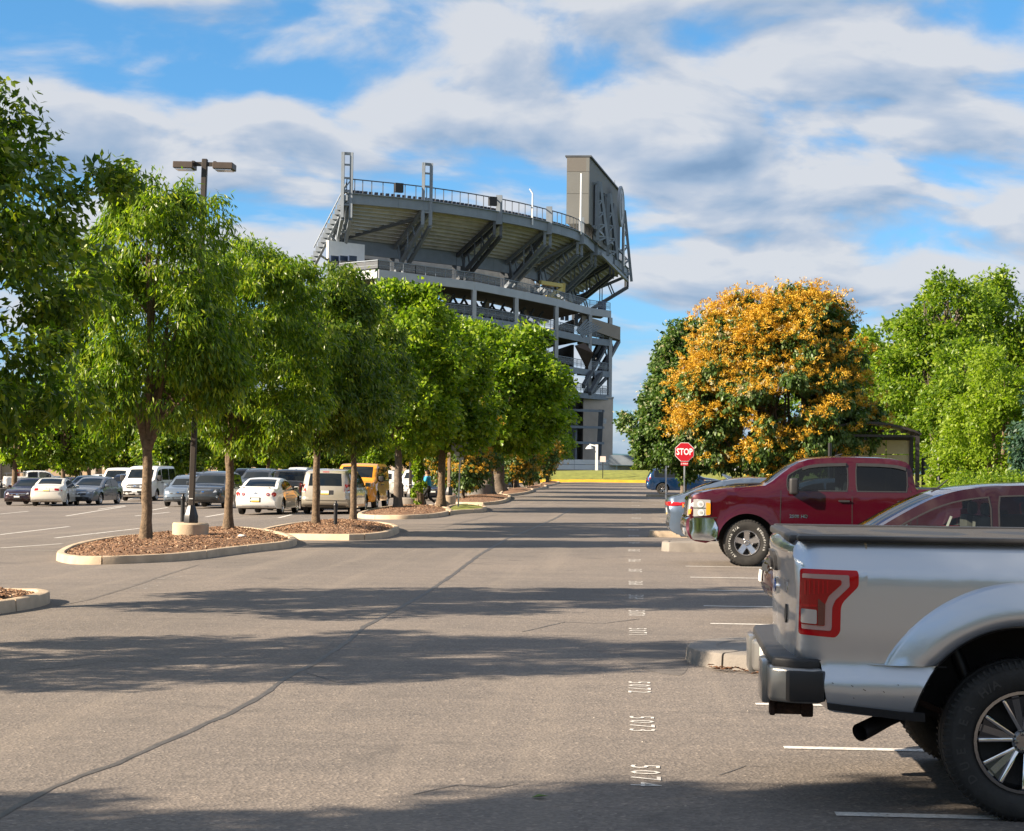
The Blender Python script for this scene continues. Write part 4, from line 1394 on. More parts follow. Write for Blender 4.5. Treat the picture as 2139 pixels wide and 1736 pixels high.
tree_kind('maple_tall', 16, [(0, 0, 5.0, 2.5, 2.4, 2.4), (.1, 0, 7.3, 1.5, 1.5, 1.7), (0, .1, 3.6, 2.0, 2.0, 1.1)], 2.7, .17, .14, L_maple,
          90, (.5, .9), 26, 12, .21, .62, .7, .5, .7, .36, nl=10, bark=M_bark_grey)
tree_kind('maple_wide', 17, [(0, 0, 6.0, 4.4, 4.2, 3.0), (.5, 0, 8.4, 3.0, 3.0, 2.2), (-.5, 0, 4.4, 3.6, 3.6, 1.4)], 3.0, .42, .32, L_maple,
          120, (.7, 1.25), 26, 12, .30, .66, .7, .45, .7, .5, nl=14, bark=M_bark_grey)
tree_kind('far_tree', 18, [(0, 0, 4.6, 2.6, 2.6, 2.2), (.2, 0, 6.4, 1.8, 1.8, 1.6)], 2.4, .2, .16, L_maple,
          60, (.6, 1.0), 20, 10, .34, .66, .7, .45, .7, .5, nl=6)
tree_kind('far_dark', 19, [(0, 0, 5.0, 3.2, 3.0, 2.6), (.3, 0, 7.0, 2.2, 2.2, 1.9), (-.4, 0, 3.4, 3.0, 3.0, 1.4)], 1.6, .25, .2, L_dark,
          70, (.7, 1.2), 20, 10, .42, .66, .7, .45, .7, .6, nl=6, bark=M_bark_grey)
# right side
tree_kind('linden', 20, [(0, 0, 4.3, 2.85, 2.7, 2.6), (.25, 0, 6.8, 2.1, 2.0, 2.6), (.4, 0, 8.6, 1.15, 1.1, 1.3), (-.1, 0, 3.0, 2.4, 2.3, 1.05)], 1.6, .2, .16, L_linden,
          170, (.42, .75), 34, 11, .22, .72, .8, .55, .6, .30, nl=8, bark=M_bark_grey, blossom=[(B_cream, .05, .16, 3)])
tree_kind('lilac', 21, [(0, 0, 4.7, 3.75, 3.4, 3.0), (-.9, 0, 7.2, 2.0, 1.9, 2.1), (1.0, 0, 7.3, 2.0, 1.9, 2.1), (.1, 0, 6.0, 3.2, 3.0, 2.2), (-1.7, 0, 3.3, 2.2, 2.0, 1.5), (1.7, 0, 3.5, 2.2, 2.0, 1.6)], 1.9, .13, .11, L_linden,
          215, (.42, .85), 34, 11, .21, .60, .55, .95, .5, .30, nl=18, bark=M_bark_grey,
          multi=[(.5, .2, .13), (-.6, -.1, .12), (1.1, -.2, .12), (-1.2, .2, .10), (.1, .5, .11)], blossom=[(B_orange, .10, .34, 9), (B_cream, .022, .24, 4)])
tree_kind('lilac_small', 22, [(0, 0, 2.4, 1.7, 1.6, 1.9), (.1, 0, 4.0, 1.2, 1.2, 1.2), (0, 0, 1.2, 1.3, 1.3, .9)], 1.0, .1, .08, L_linden,
          60, (.4, .7), 22, 10, .20, .60, .55, .95, .5, .30, nl=8, bark=M_bark_grey, blossom=[(B_orange, .20, .26, 6), (B_cream, .03, .2, 3)])
tree_kind('oak', 23, [(0, 0, 6.0, 3.0, 2.9, 2.6), (.5, 0, 8.8, 2.3, 2.2, 2.3), (-.9, 0, 4.2, 2.6, 2.5, 1.6), (1.1, 0, 10.6, 1.3, 1.3, 1.4), (-.6, 0, 10.0, 1.1, 1.1, 1.3)], 3.2, .27, .22, L_oak,
          105, (.5, .95), 24, 11, .26, .5, .7, .4, .75, .42, nl=20, bark=M_bark_grey)
tree_kind('oak_low', 24, [(0, 0, 4.6, 3.2, 3.0, 2.4), (.3, 0, 6.8, 2.3, 2.2, 1.9), (-.8, 0, 3.2, 2.8, 2.6, 1.5)], 2.4, .25, .2, L_oak,
          90, (.5, .95), 24, 11, .26, .5, .7, .4, .75, .42, nl=14, bark=M_bark_grey)
tree_kind('lime', 25, [(0, 0, 3.6, 2.4, 2.3, 2.4), (.3, 0, 5.8, 1.9, 1.8, 1.8), (-.6, 0, 2.0, 2.2, 2.1, 1.3)], 1.0, .2, .15, L_lime,
          110, (.4, .75), 26, 12, .17, .6, .7, .3, .8, .30, nl=12)
tree_kind('spruce', 26, [(0, 0, 3.0, 1.9, 1.9, 2.2), (0, 0, 5.4, 1.3, 1.3, 2.2), (0, 0, 1.4, 2.0, 2.0, 1.2)], 1.0, .18, .12, L_spruce,
          90, (.4, .7), 24, 12, .22, .4, .7, .8, .5, .30, nl=8)
tree_kind('shrub', 27, [(0, 0, .75, 1.4, 1.0, .8), (.9, 0, .6, .9, .8, .65), (-.9, .1, .6, .9, .8, .6)], .3, .04, .03, L_oak,
          46, (.25, .45), 22, 12, .11, .42, .6, .1, .9, .22, nl=8)
tree_kind('ivy', 28, [(0, 0, .8, .22, .22, .75), (0, 0, 1.6, .18, .18, .5)], .4, .05, .04, L_maple,
          20, (.08, .16), 16, 10, .10, .75, .7, .5, .7, .09, nl=3)

def at(px, py, dz=0.0):
    return G(px, py, dz)
def atY(px, Y, dz=0.0):
    q = Q(px, 980, Y)
    return Vector((q.x, Y, gz(q.x) + dz))
LROW = 'trees on the kerbed islands along the lane'
plant('broad_dark', Vector((-8.9, 20.6, gz(-8.9) + .12)), 'big dark green tree cut off by the picture edge, growing on the nearest kerbed island', rz=0.4, sc=1.0, group=LROW)
# its two neighbours in the same row stand nearer than the frame begins; their shade crosses the lane
plant('broad_dark', Vector((-9.6, 13.3, gz(-9.6))), 'broad dark tree of the island row standing just outside the view, shading the lane', rz=2.0, sc=.86, group='row trees beside the camera')
plant('droop_b', Vector((-9.4, 3.5, gz(-9.4))), 'drooping tree of the island row standing just outside the view beside the camera', rz=1.0, sc=1.05, group='row trees beside the camera')
plant('droop_a', at(305, 1136, .13), 'green drooping tree left of the lamp base on the long mulch island', rz=0.3, sc=.98, sz=1.06, group=LROW)
plant('droop_b', at(477, 1112, .14), 'green drooping tree right of the lamp base on the long mulch island', rz=-0.2, sc=1.0, group=LROW)
plant('droop_slim', at(659, 1103, .1), 'slim dark drooping tree left of the short bollard on the second mulch island', rz=1.4, sc=.99, group=LROW)
plant('droop_slim', at(738, 1092, .1), 'slim crooked tree right of the short bollard on the second mulch island', rz=4.0, sc=.92, group=LROW)
plant('maple_tall', at(831, 1066, .1), 'light green maple beside the grey concrete lamp base on the third island', rz=0.5, sc=.99, group=LROW)
plant('maple', at(876, 1060, .1), 'light green maple with ivy on its trunk, just left of the walking person', rz=2.5, sc=1.0, group=LROW)
plant('ivy', at(873, 1061.5, .1), 'ivy climbing the maple trunk beside the walking person', name='ivy', cat='climbing plant', sc=1.0)
plant('maple', at(922, 1060, .1), 'maple with pale bark left of the grey back of the stop sign', rz=4.4, sc=1.0, group=LROW)
plant('maple_wide', at(1017, 1036, .1), 'thick trunked wide maple behind the back of the stop sign', rz=0.8, sc=1.06, sz=.98, group=LROW)
plant('maple_wide', at(1041, 1027, .1), 'wide maple with a straight mid-grey trunk behind the thick trunked maple', rz=3.3, sc=1.14, sz=1.0, group=LROW)
plant('lilac_small', atY(968, 94, .1), 'small yellow blossoming tree under the maples behind the stop sign back', name='blossom_tree', rz=0, sc=1.0, group='yellow blossoming trees under the maples')
plant('lilac_small', atY(1075, 146), 'small yellow blossoming tree between two far maple trunks along the lane', name='blossom_tree', rz=1.5, sc=1.05, group='yellow blossoming trees under the maples')
plant('lilac_small', atY(1110, 175), 'farthest small yellow blossoming tree of the row, near the lawn bank', name='blossom_tree', rz=2.8, sc=1.25, group='yellow blossoming trees under the maples')
for (px, Y, k, sc, rz, lb) in [(1077, 152, 'maple_wide', .74, 1.1, 'leafy maple far along the lane, third behind the thick trunked maple'),
                               (1101, 178, 'maple_wide', .75, 2.2, 'leafy maple far along the lane, with the tan stair tower beyond its crown'),
                               (1122, 196, 'maple_wide', .70, 5.2, 'next to last maple of the lane row, before the lawn bank'),
                               (1144, 212, 'far_tree', 1.0, 4.2, 'last small maple of the lane row, beside the yellow kerb')]:
    plant(k, atY(px, Y, .1), lb, rz=rz, sc=sc, group=LROW)
# left lot: trees among the parked cars and beyond
LOTG = 'trees in the far left parking rows'
for i, (px, Y, k, sc, lb) in enumerate([
        (31, 117, 'far_tree', 1.0, 'bright small tree on a mulch strip by the white pickup'), (132, 115, 'far_tree', .86, 'rounded small tree in front of the purple sedan'),
        (186, 150, 'far_tree', 1.0, 'small tree before the tan building, beyond the grey sedans'), (365, 175, 'far_tree', 1.05, 'far lot tree seen just right of the nearest drooping trunk'),
        (372, 140, 'far_dark', .85, 'dark lot tree behind the lamp pole'), (560, 160, 'far_tree', 1.0, 'far lot tree behind the white coupe'),
        (905, 150, 'far_tree', 1.0, 'far lot tree behind the white crossover'), (785, 170, 'far_tree', .95, 'far lot tree above the yellow van')]):
    plant(k, atY(px, Y), lb, rz=i * 1.3, sc=sc, group=LOTG)
BACKG = 'dark trees closing the far side of the lot'
rb = random.Random(4)
for i, px in enumerate([-40, 60, 160, 250, 330, 410, 480, 550, 620, 690, 745, 800, 870, 940, 1000]):
    Y = 205 + rb.uniform(-14, 14)
    if i in (0, 1, 2):
        Y += 30
    plant('far_dark', atY(px, Y), 'dark far tree ' + ['at the left picture edge behind the lot', 'above the white work pickup', 'above the dark purple sedan', 'above the two white passenger vans', 'just right of the trunk left of the lamp pole', 'behind the brown lamp pole', 'behind the trunk right of the lamp pole', 'above the white coupe', 'above the black pickup and wine suv', 'above the tan minivan', 'above the yellow van', 'above the white crossover', 'above the white suv left of the walking person', 'behind the grey back of the stop sign', 'behind the thick trunked maple'][i], rz=i * 2.1, sc=rb.uniform(.85, 1.2), group=BACKG)
# right side
plant('lilac', atY(1626, 78.5), 'large rounded tree covered in orange blossom behind the maroon pickup', name='blossom_tree', rz=0, sc=1.02)
plant('linden', atY(1428, 93), 'dark green rounded linden left of and behind the orange blossoming tree', rz=0.4, sc=.97)
OAKG = 'oaks beyond the bus shelter'
plant('oak', atY(1952, 97), 'tall oak with forked dark trunk right of the bus shelter', rz=0.2, sc=1.04, group=OAKG)
plant('oak', atY(2095, 104), 'tall oak at the right edge behind the yellow green tree', rz=2.3, sc=1.12, group=OAKG)
plant('oak_low', atY(1838, 108), 'lower oak directly behind the bus shelter roof', rz=1.1, sc=1.25, group=OAKG)
plant('oak_low', atY(1780, 122), 'lower oak half hidden behind the orange blossoming tree', rz=3.1, sc=1.32, group=OAKG)
plant('oak_low', atY(2040, 90), 'bushy oak between the two tall oaks', rz=4.1, sc=.95, group=OAKG)
plant('oak_low', atY(1900, 135), 'oak filling the gap far behind the shelter', rz=5.1, sc=1.1, group=OAKG)
plant('lime', atY(2090, 62), 'bright yellow green tree near the right edge above the maroon minivan', rz=0.2, sc=.80)
plant('spruce', atY(2232, 56), 'bluish dark evergreen cut off by the right edge', rz=0.2, sc=.80)
for i, (px, Y, sc) in enumerate([(1995, 58, .9), (2035, 56, 1.05), (2080, 55, .9), (2125, 54, 1.0), (2000, 75, 1.2)]):
    plant('shrub', atY(px, Y, .02), ['olive shrub beside the small blue sign', 'wide olive shrub under the yellow green tree', 'low shrub left of the evergreen', 'shrub at the foot of the evergreen', 'shrub behind the black bollard right of the shelter'][i], name='shrub', cat='shrub', rz=i, sc=sc, group='shrubs above the minivan roof')
for i, (px, Y) in enumerate([(1350, 290), (1500, 262), (1600, 240), (1720, 200), (1380, 330), (1450, 300)]):
    plant('far_dark', atY(px, Y), ['distant tree just right of the stadium tower', 'distant tree behind the red stop sign and linden', 'distant tree behind the trunks of the orange blossoming tree', 'distant tree behind the bus shelter', 'farthest small tree on the horizon right of the tower', 'distant tree above the blue suv'][i], rz=i * 1.7, sc=(.8 if i not in (0, 4) else .55), group='distant trees beyond the parking structure')

# the wood on the far side of the road behind the camera, one mass; it shows in the paint and glass
rs = np.random.RandomState(77)
bl = [(x + rs.uniform(-3, 3), -58 + rs.uniform(-8, 8), rs.uniform(4, 7), rs.uniform(5, 8), 5, rs.uniform(5, 8)) for x in range(-90, 91, 9)]
C, N = crown_points(rs, bl, 520, (1.2, 2.6), 16)
V, F, t = leaf_cloud(rs, C, N, 5, 1.3, .7, .7, .4, .8, 1.2)
obj('far_woods', np_mesh('far_woods', V, F, t), L_dark, None, kind='stuff')
# ------------------------------------------------------------------ vehicles
def chaikin_open(p, it=1):
    for _ in range(it):
        q = [p[0]]
        for a, b in zip(p[:-1], p[1:]):
            q += [(a[0] * .75 + b[0] * .25, a[1] * .75 + b[1] * .25), (a[0] * .25 + b[0] * .75, a[1] * .25 + b[1] * .75)]
        q.append(p[-1])
        p = q
    return p
def densify(p, s):
    out = []
    for a, b in zip(p[:-1], p[1:]):
        n = max(1, int(math.hypot(b[0] - a[0], b[1] - a[1]) / s))
        out += [(a[0] + (b[0] - a[0]) * k / n, a[1] + (b[1] - a[1]) * k / n) for k in range(n)]
    return out + [p[-1]]

class Shell:
    """a car body: two side sheets and a wrapped skin across, all from one side outline and one half-width function"""
    def __init__(s, sp):
        s.sp = sp
        s.line = densify(chaikin_open(sp['top'], sp.get('smooth', 2)), sp['step'])
        xs = np.array([p[0] for p in s.line]); zs = np.array([p[1] for p in s.line])
        s.xf, s.xr = xs.max(), xs.min()
        s.gx = np.linspace(s.xr, s.xf, 300)
        s.gz_ = np.full(300, -9.0)
        for i in range(len(xs) - 1):
            a, b = min(xs[i], xs[i + 1]), max(xs[i], xs[i + 1])
            m = (s.gx >= a - 1e-6) & (s.gx <= b + 1e-6)
            if b - a > 1e-6:
                zz = zs[i] + (s.gx - xs[i]) / (xs[i + 1] - xs[i]) * (zs[i + 1] - zs[i])
                s.gz_[m] = np.maximum(s.gz_[m], zz[m])
        bad = s.gz_ < 0
        s.gz_[bad] = np.interp(s.gx[bad], s.gx[~bad], s.gz_[~bad])
        s.wheels = sp['wheels']
        # bottom edge with wheel arches, rear to front
        sill = sp['sill']
        bot = []
        for (wx, R, ra, wz) in sorted(s.wheels):
            a0 = math.asin(max(-1, min(1, (sill - wz) / ra)))
            for k in range(sp.get('arch_n', 13)):
                t = math.pi - a0 - (math.pi - 2 * a0) * k / (sp.get('arch_n', 13) - 1)
                bot.append((wx + ra * math.cos(t), wz + ra * math.sin(t)))
        s.poly = s.line + densify([s.line[-1], bot[0]], .2)[1:-1] + bot + densify([bot[-1], s.line[0]], .2)[1:-1]
        q = []
        for p in s.poly:
            if not q or math.hypot(p[0] - q[-1][0], p[1] - q[-1][1]) > 0.004:
                q.append(p)
        s.poly = q
    def zt(s, x):
        return float(np.interp(x, s.gx, s.gz_))
    def f(s, x, z):
        sp = s.sp
        if 'f' in sp:
            return sp['f'](s, x, z)
        y = sp['W'] / 2
        rf, af, rr, ar = sp.get('ends', (0.9, 0.26, 0.7, 0.16))
        t = min(1, max(0, (x - (s.xf - rf)) / rf)); y -= af * (1 - math.sqrt(1 - t * t * .98))
        t = min(1, max(0, ((s.xr + rr) - x) / rr)); y -= ar * (1 - math.sqrt(1 - t * t * .98))
        zb = sp['belt']
        zm = 0.55
        if z < zm:
            y -= 0.06 * ((zm - z) / zm) ** 1.5
        c = (z - zb + .14) / .05
        y += sp.get('crease', .012) * math.exp(-c * c)
        y -= 0.035 * max(0, min(1, (z - .58) / (zb - .58))) if z < zb else 0.035
        if z > zb:
            y -= sp.get('tum', .30) * (z - zb)
        d = s.zt(x) - z
        r = sp.get('rt', .09)
        if d < r:
            u_ = 1 - max(0, d) / r
            y -= r * .8 * (1 - math.sqrt(max(0, 1 - u_ * u_)))
        for (wx, R, ra, wz) in s.wheels:      # flared arches
            rr_ = math.hypot(x - wx, z - wz)
            if rr_ < ra + .09 and z < zb:
                y += sp.get('flare', .02) * (1 - max(0, (rr_ - ra)) / .09)
        return max(y, .05)
    def strip(s):
        """rows across the car for every outline point"""
        sp = s.sp
        NC = sp.get('nc', 12)
        rows = []
        n = len(s.line)
        bf, br, cr = sp.get('bulge', (.10, .06, .035))
        for i, (x, z) in enumerate(s.line):
            a, b = s.line[max(0, i - 1)], s.line[min(n - 1, i + 1)]
            tx, tz = b[0] - a[0], b[1] - a[1]
            l = math.hypot(tx, tz) or 1
            nx, nz = -tz / l, tx / l
            nx, nz = (-nx, -nz) if False else (nx, nz)
            # outline runs front -> over -> rear: outward is to its left turned up
            nx, nz = tz / l, -tx / l
            y = s.f(x, z)
            row = []
            for k in range(NC + 1):
                v_ = -1 + 2 * k / NC
                w = 1 - abs(v_) ** 2.2
                bx = (bf if nx > 0 else br) * nx * w
                row.append((x + bx, y * v_, z + cr * max(0, nz) * w))
            rows.append(row)
        return rows
    def build(s):
        sp = s.sp
        holes = []
        s.win = []
        for (x0, x1) in sp.get('windows', []):
            s.win.append(s.window_poly(x0, x1))
        if sp.get('open'):
            holes = s.win
        V, T = tri_poly(s.poly, sp['step'] * sp.get('side_k', 1.5), holes)
        body = MB()
        yv = [s.f(p.x, p.y) for p in V]
        body.add([(p.x, -y, p.y) for p, y in zip(V, yv)], T)
        body.add([(p.x, y, p.y) for p, y in zip(V, yv)], [t[::-1] for t in T])
        rows = s.strip()
        NC = sp.get('nc', 12)
        groups = {}
        for i in range(len(rows) - 1):
            mx, mz = (s.line[i][0] + s.line[i + 1][0]) / 2, (s.line[i][1] + s.line[i + 1][1]) / 2
            for k in range(NC):
                v_ = -1 + 2 * (k + .5) / NC
                nm = 'body'
                for (pn, pred) in sp.get('skin', []):
                    if pred(mx, mz, abs(v_)):
                        nm = pn
                        break
                groups.setdefault(nm, []).append((i, k))
        parts = {}
        for nm, cells in groups.items():
            mb = body if nm == 'body' else MB()
            idx = {}
            vs, fs = [], []
            def vid(i, k):
                if (i, k) not in idx:
                    idx[(i, k)] = len(vs)
                    vs.append(rows[i][k])
                return idx[(i, k)]
            for i, k in cells:
                fs.append((vid(i, k), vid(i + 1, k), vid(i + 1, k + 1), vid(i, k + 1)))
            mb.add(vs, fs)
            parts[nm] = mb
        # weld and face outward
        s.parts = {}
        allv, allf = [], []
        for nm, mb in parts.items():
            o = len(allv)
            allv += [Vector(p) for p in mb.v]
            allf += [tuple(i + o for i in f) for f in mb.f]
            me = bpy.data.meshes.new(nm)
            me.from_pydata(mb.v, [], mb.f)
            bm = bmesh.new(); bm.from_mesh(me)
            bmesh.ops.remove_doubles(bm, verts=bm.verts, dist=.002)
            bmesh.ops.recalc_face_normals(bm, faces=bm.faces)
            bm.to_mesh(me); bm.free()
            me.shade_smooth()
            me.set_sharp_from_angle(angle=rad(sp.get('sharp', 38)))
            s.parts[nm] = me
        s.bvh = BVHTree.FromPolygons(allv, allf)
        return s
    def window_poly(s, x0, x1):
        sp = s.sp
        zb = sp['belt'] + sp.get('win_lo', .04)
        mt = sp.get('win_hi', .11)
        top, bot = [], []
        for x in np.linspace(x0, x1, 16):
            z = min(s.zt(x) - mt, sp.get('win_max', 9))
            if z > zb + .03:
                top.append((float(x), z))
                bot.append((float(x), zb))
        poly = top + bot[::-1]
        return [(p.x, p.y) for p in chaikin([Vector(p) for p in poly], 1)]
    # ---- patches lying on the body
    def dens(s, poly, step):
        return densify(list(poly) + [poly[0]], step)[:-1]
    def on_side(s, poly, sgn, off=.004, th=.012, step=.12):
        poly = s.dens(poly, step)
        V, T = tri_poly(poly, step)
        pts = [(p.x, sgn * (s.f(p.x, p.y) + off), p.y) for p in V]
        return s._skirt(pts, T if sgn < 0 else [t[::-1] for t in T], Vector((0, -sgn * th, 0)))
    def on_end(s, poly, sgn, off=.004, th=.015, step=.12):
        """poly in (y,z), seen along x; sgn +1 front, -1 rear"""
        poly = s.dens(poly, step)
        V, T = tri_poly(poly, step)
        pts = []
        for p in V:
            hit = s.bvh.ray_cast(Vector((sgn * 9, p.x, p.y)), Vector((-sgn, 0, 0)))
            x = hit[0].x if hit[0] is not None else (s.xf if sgn > 0 else s.xr)
            pts.append((x + sgn * off, p.x, p.y))
        return s._skirt(pts, T if sgn > 0 else [t[::-1] for t in T], Vector((-sgn * th, 0, 0)))
    def on_top(s, poly, off=.004, th=.01, step=.12):
        V, T = tri_poly(poly, step)
        pts = []
        for p in V:
            hit = s.bvh.ray_cast(Vector((p.x, p.y, 9)), Vector((0, 0, -1)))
            pts.append((p.x, p.y, (hit[0].z if hit[0] is not None else 1) + off))
        return s._skirt(pts, T, Vector((0, 0, -th)))
    def _skirt(s, pts, T, d):
        from collections import Counter
        cnt = Counter()
        for t in T:
            for a, b in ((t[0], t[1]), (t[1], t[2]), (t[2], t[0])):
                cnt[(a, b)] += 1
        edges = [e for e in cnt if (e[1], e[0]) not in cnt]
        mb = MB()
        mp_ = {}
        vs = list(pts)
        for a, b in edges:
            for k in (a, b):
                if k not in mp_:
                    mp_[k] = len(vs)
                    vs.append(tuple(Vector(pts[k]) + d))
        fs = list(T) + [(b, a, mp_[a], mp_[b]) for a, b in edges]
        mb.add(vs, fs)
        return mb

def rect(x0, z0, x1, z1, r=0.0):
    p = [(x0, z0), (x1, z0), (x1, z1), (x0, z1)]
    if r:
        p = [(q.x, q.y) for q in rounded(p, r)]
    return p
def rounded(p, r, n=4):
    out = []
    m = len(p)
    for i in range(m):
        a, b, c = Vector(p[i - 1]), Vector(p[i]), Vector(p[(i + 1) % m])
        e1, e2 = (a - b), (c - b)
        l = min(r, e1.length * .45, e2.length * .45)
        q0, q1 = b + e1.normalized() * l, b + e2.normalized() * l
        for k in range(n + 1):
            t = k / n
            out.append(q0 * (1 - t) ** 2 + b * 2 * t * (1 - t) + q1 * t * t)
    return out
def rpoly(p, r):
    return [(q.x, q.y) for q in rounded(p, r)]
def disc2(cx, cz, r, n=14, ry=None):
    return [(cx + r * math.cos(2 * math.pi * k / n), cz + (ry or r) * math.sin(2 * math.pi * k / n)) for k in range(n)]
def mirror_y(p):
    return [(-a, b) for a, b in p][::-1]

def tyre_mesh(R, w, rr, lug=0, n=40):
    mb = MB()
    h = w / 2
    prof = [(rr * .90, -h * .55), (rr * .98, -h * .82), (rr + (R - rr) * .35, -h * .98), (rr + (R - rr) * .7, -h * .98), (R * .965, -h * .86), (R * .992, -h * .70), (R, -h * .45), (R, -h * .16),
            (R * .985, -h * .14), (R * .985, -h * .06), (R, -h * .04), (R, h * .04), (R * .985, h * .06), (R * .985, h * .14), (R, h * .16), (R, h * .45), (R * .992, h * .70), (R * .965, h * .86), (rr + (R - rr) * .7, h * .98), (rr + (R - rr) * .35, h * .98), (rr * .98, h * .82), (rr * .90, h * .55)]
    mb.lathe(prof, n, 'y')
    # dark dish and brake behind the spokes
    mb.lathe([(rr * .92, h * .40), (rr * .60, h * .22), (.02, h * .22)], 20, 'y')
    mb.lathe([(rr * .92, -h * .5), (.02, -h * .5)], 20, 'y')
    if lug:
        for k in range(lug):
            a = 2 * math.pi * k / lug
            for sg in (-1, 1):
                ca, sa = math.cos(a + (.04 if sg > 0 else 0)), math.sin(a + (.04 if sg > 0 else 0))
                wid = math.pi * R / lug * .62 * .5
                def pt(r, t, y):
                    return (r * ca - t * sa, y, r * sa + t * ca)
                r0, r1 = R * .93, R * 1.008
                y0, y1 = sg * h * .98, sg * h * .45
                vs = [pt(r0, -wid, y0 * 1.01), pt(r0, wid, y0 * 1.01), pt(r1, wid, sg * h * .80), pt(r1, -wid, sg * h * .80), pt(r1, wid, y1), pt(r1, -wid, y1), pt(r0, -wid, y1), pt(r0, wid, y1)]
                fs = [(0, 1, 2, 3), (3, 2, 4, 5), (0, 3, 5, 6), (1, 7, 4, 2)]
                mb.add(vs, fs if sg > 0 else [f[::-1] for f in fs])
    me = mb.mesh('tyre')
    bm = bmesh.new(); bm.from_mesh(me); bmesh.ops.recalc_face_normals(bm, faces=bm.faces); bm.to_mesh(me); bm.free()
    me.shade_smooth(); me.set_sharp_from_angle(angle=rad(40))
    return me
def rim_mesh(rr, w, ns=5, sw=.30, twin=False, depth=.25):
    mb = MB()
    h = w / 2
    mb.lathe([(rr * .985, h * .82), (rr * .99, h * .9), (rr * .93, h * .9), (rr * .88, h * .72), (rr * .86, h * .3)], 36, 'y')
    mb.lathe([(rr * .01, h * .70), (rr * .18, h * .70), (rr * .24, h * .58), (rr * .26, h * .3)], 20, 'y')
    for k in range(ns):
        a = 2 * math.pi * k / ns + .3
        offs = (-.5, .5) if twin else (0,)
        for o_ in offs:
            a0, a1 = a + o_ * .32, a + o_ * .50
            w0, w1 = rr * sw * (.5 if twin else .8), rr * sw * (.42 if twin else 1.0)
            p0 = Vector((math.cos(a0), 0, math.sin(a0))) * rr * .2; p1 = Vector((math.cos(a1), 0, math.sin(a1))) * rr * .92
            d = (p1 - p0).normalized(); sd = Vector((-d.z, 0, d.x))
            y0, y1 = h * .62, h * .82
            def q(p, s_, y):
                return (p + sd * s_) + Vector((0, y, 0))
            vs = [q(p0, -w0 / 2, y0 - .03), q(p0, -w0 * .35, y0), q(p0, w0 * .35, y0), q(p0, w0 / 2, y0 - .03), q(p1, -w1 / 2, y1 - .03), q(p1, -w1 * .35, y1), q(p1, w1 * .35, y1), q(p1, w1 / 2, y1 - .03)]
            mb.add(vs, [(1, 2, 6, 5), (0, 1, 5, 4), (2, 3, 7, 6)])
    for k in range(5):
        a = 2 * math.pi * k / 5
        mb.lathe([(.012, h * .66), (.012, h * .76), (.002, h * .77)], 6, 'y', c=(rr * .16 * math.cos(a), 0, rr * .16 * math.sin(a)))
    me = mb.mesh('rim')
    bm = bmesh.new(); bm.from_mesh(me); bmesh.ops.recalc_face_normals(bm, faces=bm.faces); bm.to_mesh(me); bm.free()
    me.shade_smooth(); me.set_sharp_from_angle(angle=rad(35))
    return me

def arc_text(items, r, size, y, bold=.02):
    """items: (character, degrees clockwise from the top as seen from outside)"""
    vs, fs = [], []
    for ch, deg in items:
        me = text_mesh(ch, size, bold, 1.0)
        o = len(vs)
        a = rad(deg)
        for v_ in me.vertices:
            p, q = v_.co.x, v_.co.y
            right, up = (r + q) * math.sin(a) + p * math.cos(a), (r + q) * math.cos(a) - p * math.sin(a)
            vs.append((-right, y, up))
        fs += [tuple(o + i for i in pl.vertices) for pl in me.polygons]
    me = bpy.data.meshes.new('tyre_lettering')
    me.from_pydata(vs, [], fs)
    return me
def spoke_edges(rr, w, ns, half):
    """bright edges and dark wedges of a two-tone wheel"""
    h = w / 2
    ed, wd = MB(), MB()
    for k in range(ns):
        a = 2 * math.pi * k / ns + .30
        rim = []
        for sgn in (-1, 1):
            a0, a1 = a + sgn * half * .62, a + sgn * half
            p0 = Vector((math.cos(a0) * rr * .24, h * .60, math.sin(a0) * rr * .24))
            p1 = Vector((math.cos(a1) * rr * .91, h * .84, math.sin(a1) * rr * .91))
            ed.beam(p0, p1, .020, .030, up=(0, 1, 0))
            rim += [p0 + Vector((0, -.004, 0)), p1 + Vector((0, -.004, 0))]
        wd.add(rim + [q + Vector((0, -.03, 0)) for q in rim], [(0, 1, 3, 2), (2, 3, 1, 0), (0, 4, 5, 1), (2, 3, 7, 6), (1, 5, 4, 0), (6, 7, 3, 2)])
    return ed.mesh('spoke_edge', 40, bevel=.006, seg=2), wd.mesh('spoke_face')

KV = {}
class Kind:
    """all parts of one kind of vehicle; place() copies them"""
    def __init__(s, key):
        s.items = []      # name, mesh, material or 'paint', offset, rz, children
        KV[key] = s
    def add(s, name, mb, m, loc=(0, 0, 0), rz=0.0, kids=(), smooth=45):
        me = mb if isinstance(mb, bpy.types.Mesh) else mb.mesh(name, smooth)
        s.items.append((name, me, m, loc, rz, list(kids)))
    def place(s, loc, rz, pm, label, cat='car', name='parked_car', group=None, sc=(1, 1, 1), over=None, skip=()):
        r = empty(name, loc, rz, label=label, cat=cat, group=group)
        r.scale = sc
        for (nm, me, m, l, z, kids) in s.items:
            if nm in skip:
                continue
            mm = pm if m == 'paint' else (over or {}).get(nm, m)
            o = obj(nm, me, mm, r, l, (0, 0, z))
            for (kn, kme, km, kl) in kids:
                obj(kn, kme, pm if km == 'paint' else km, o, kl, kind='stuff' if kn == 'tyre_lettering' else None)
        return r

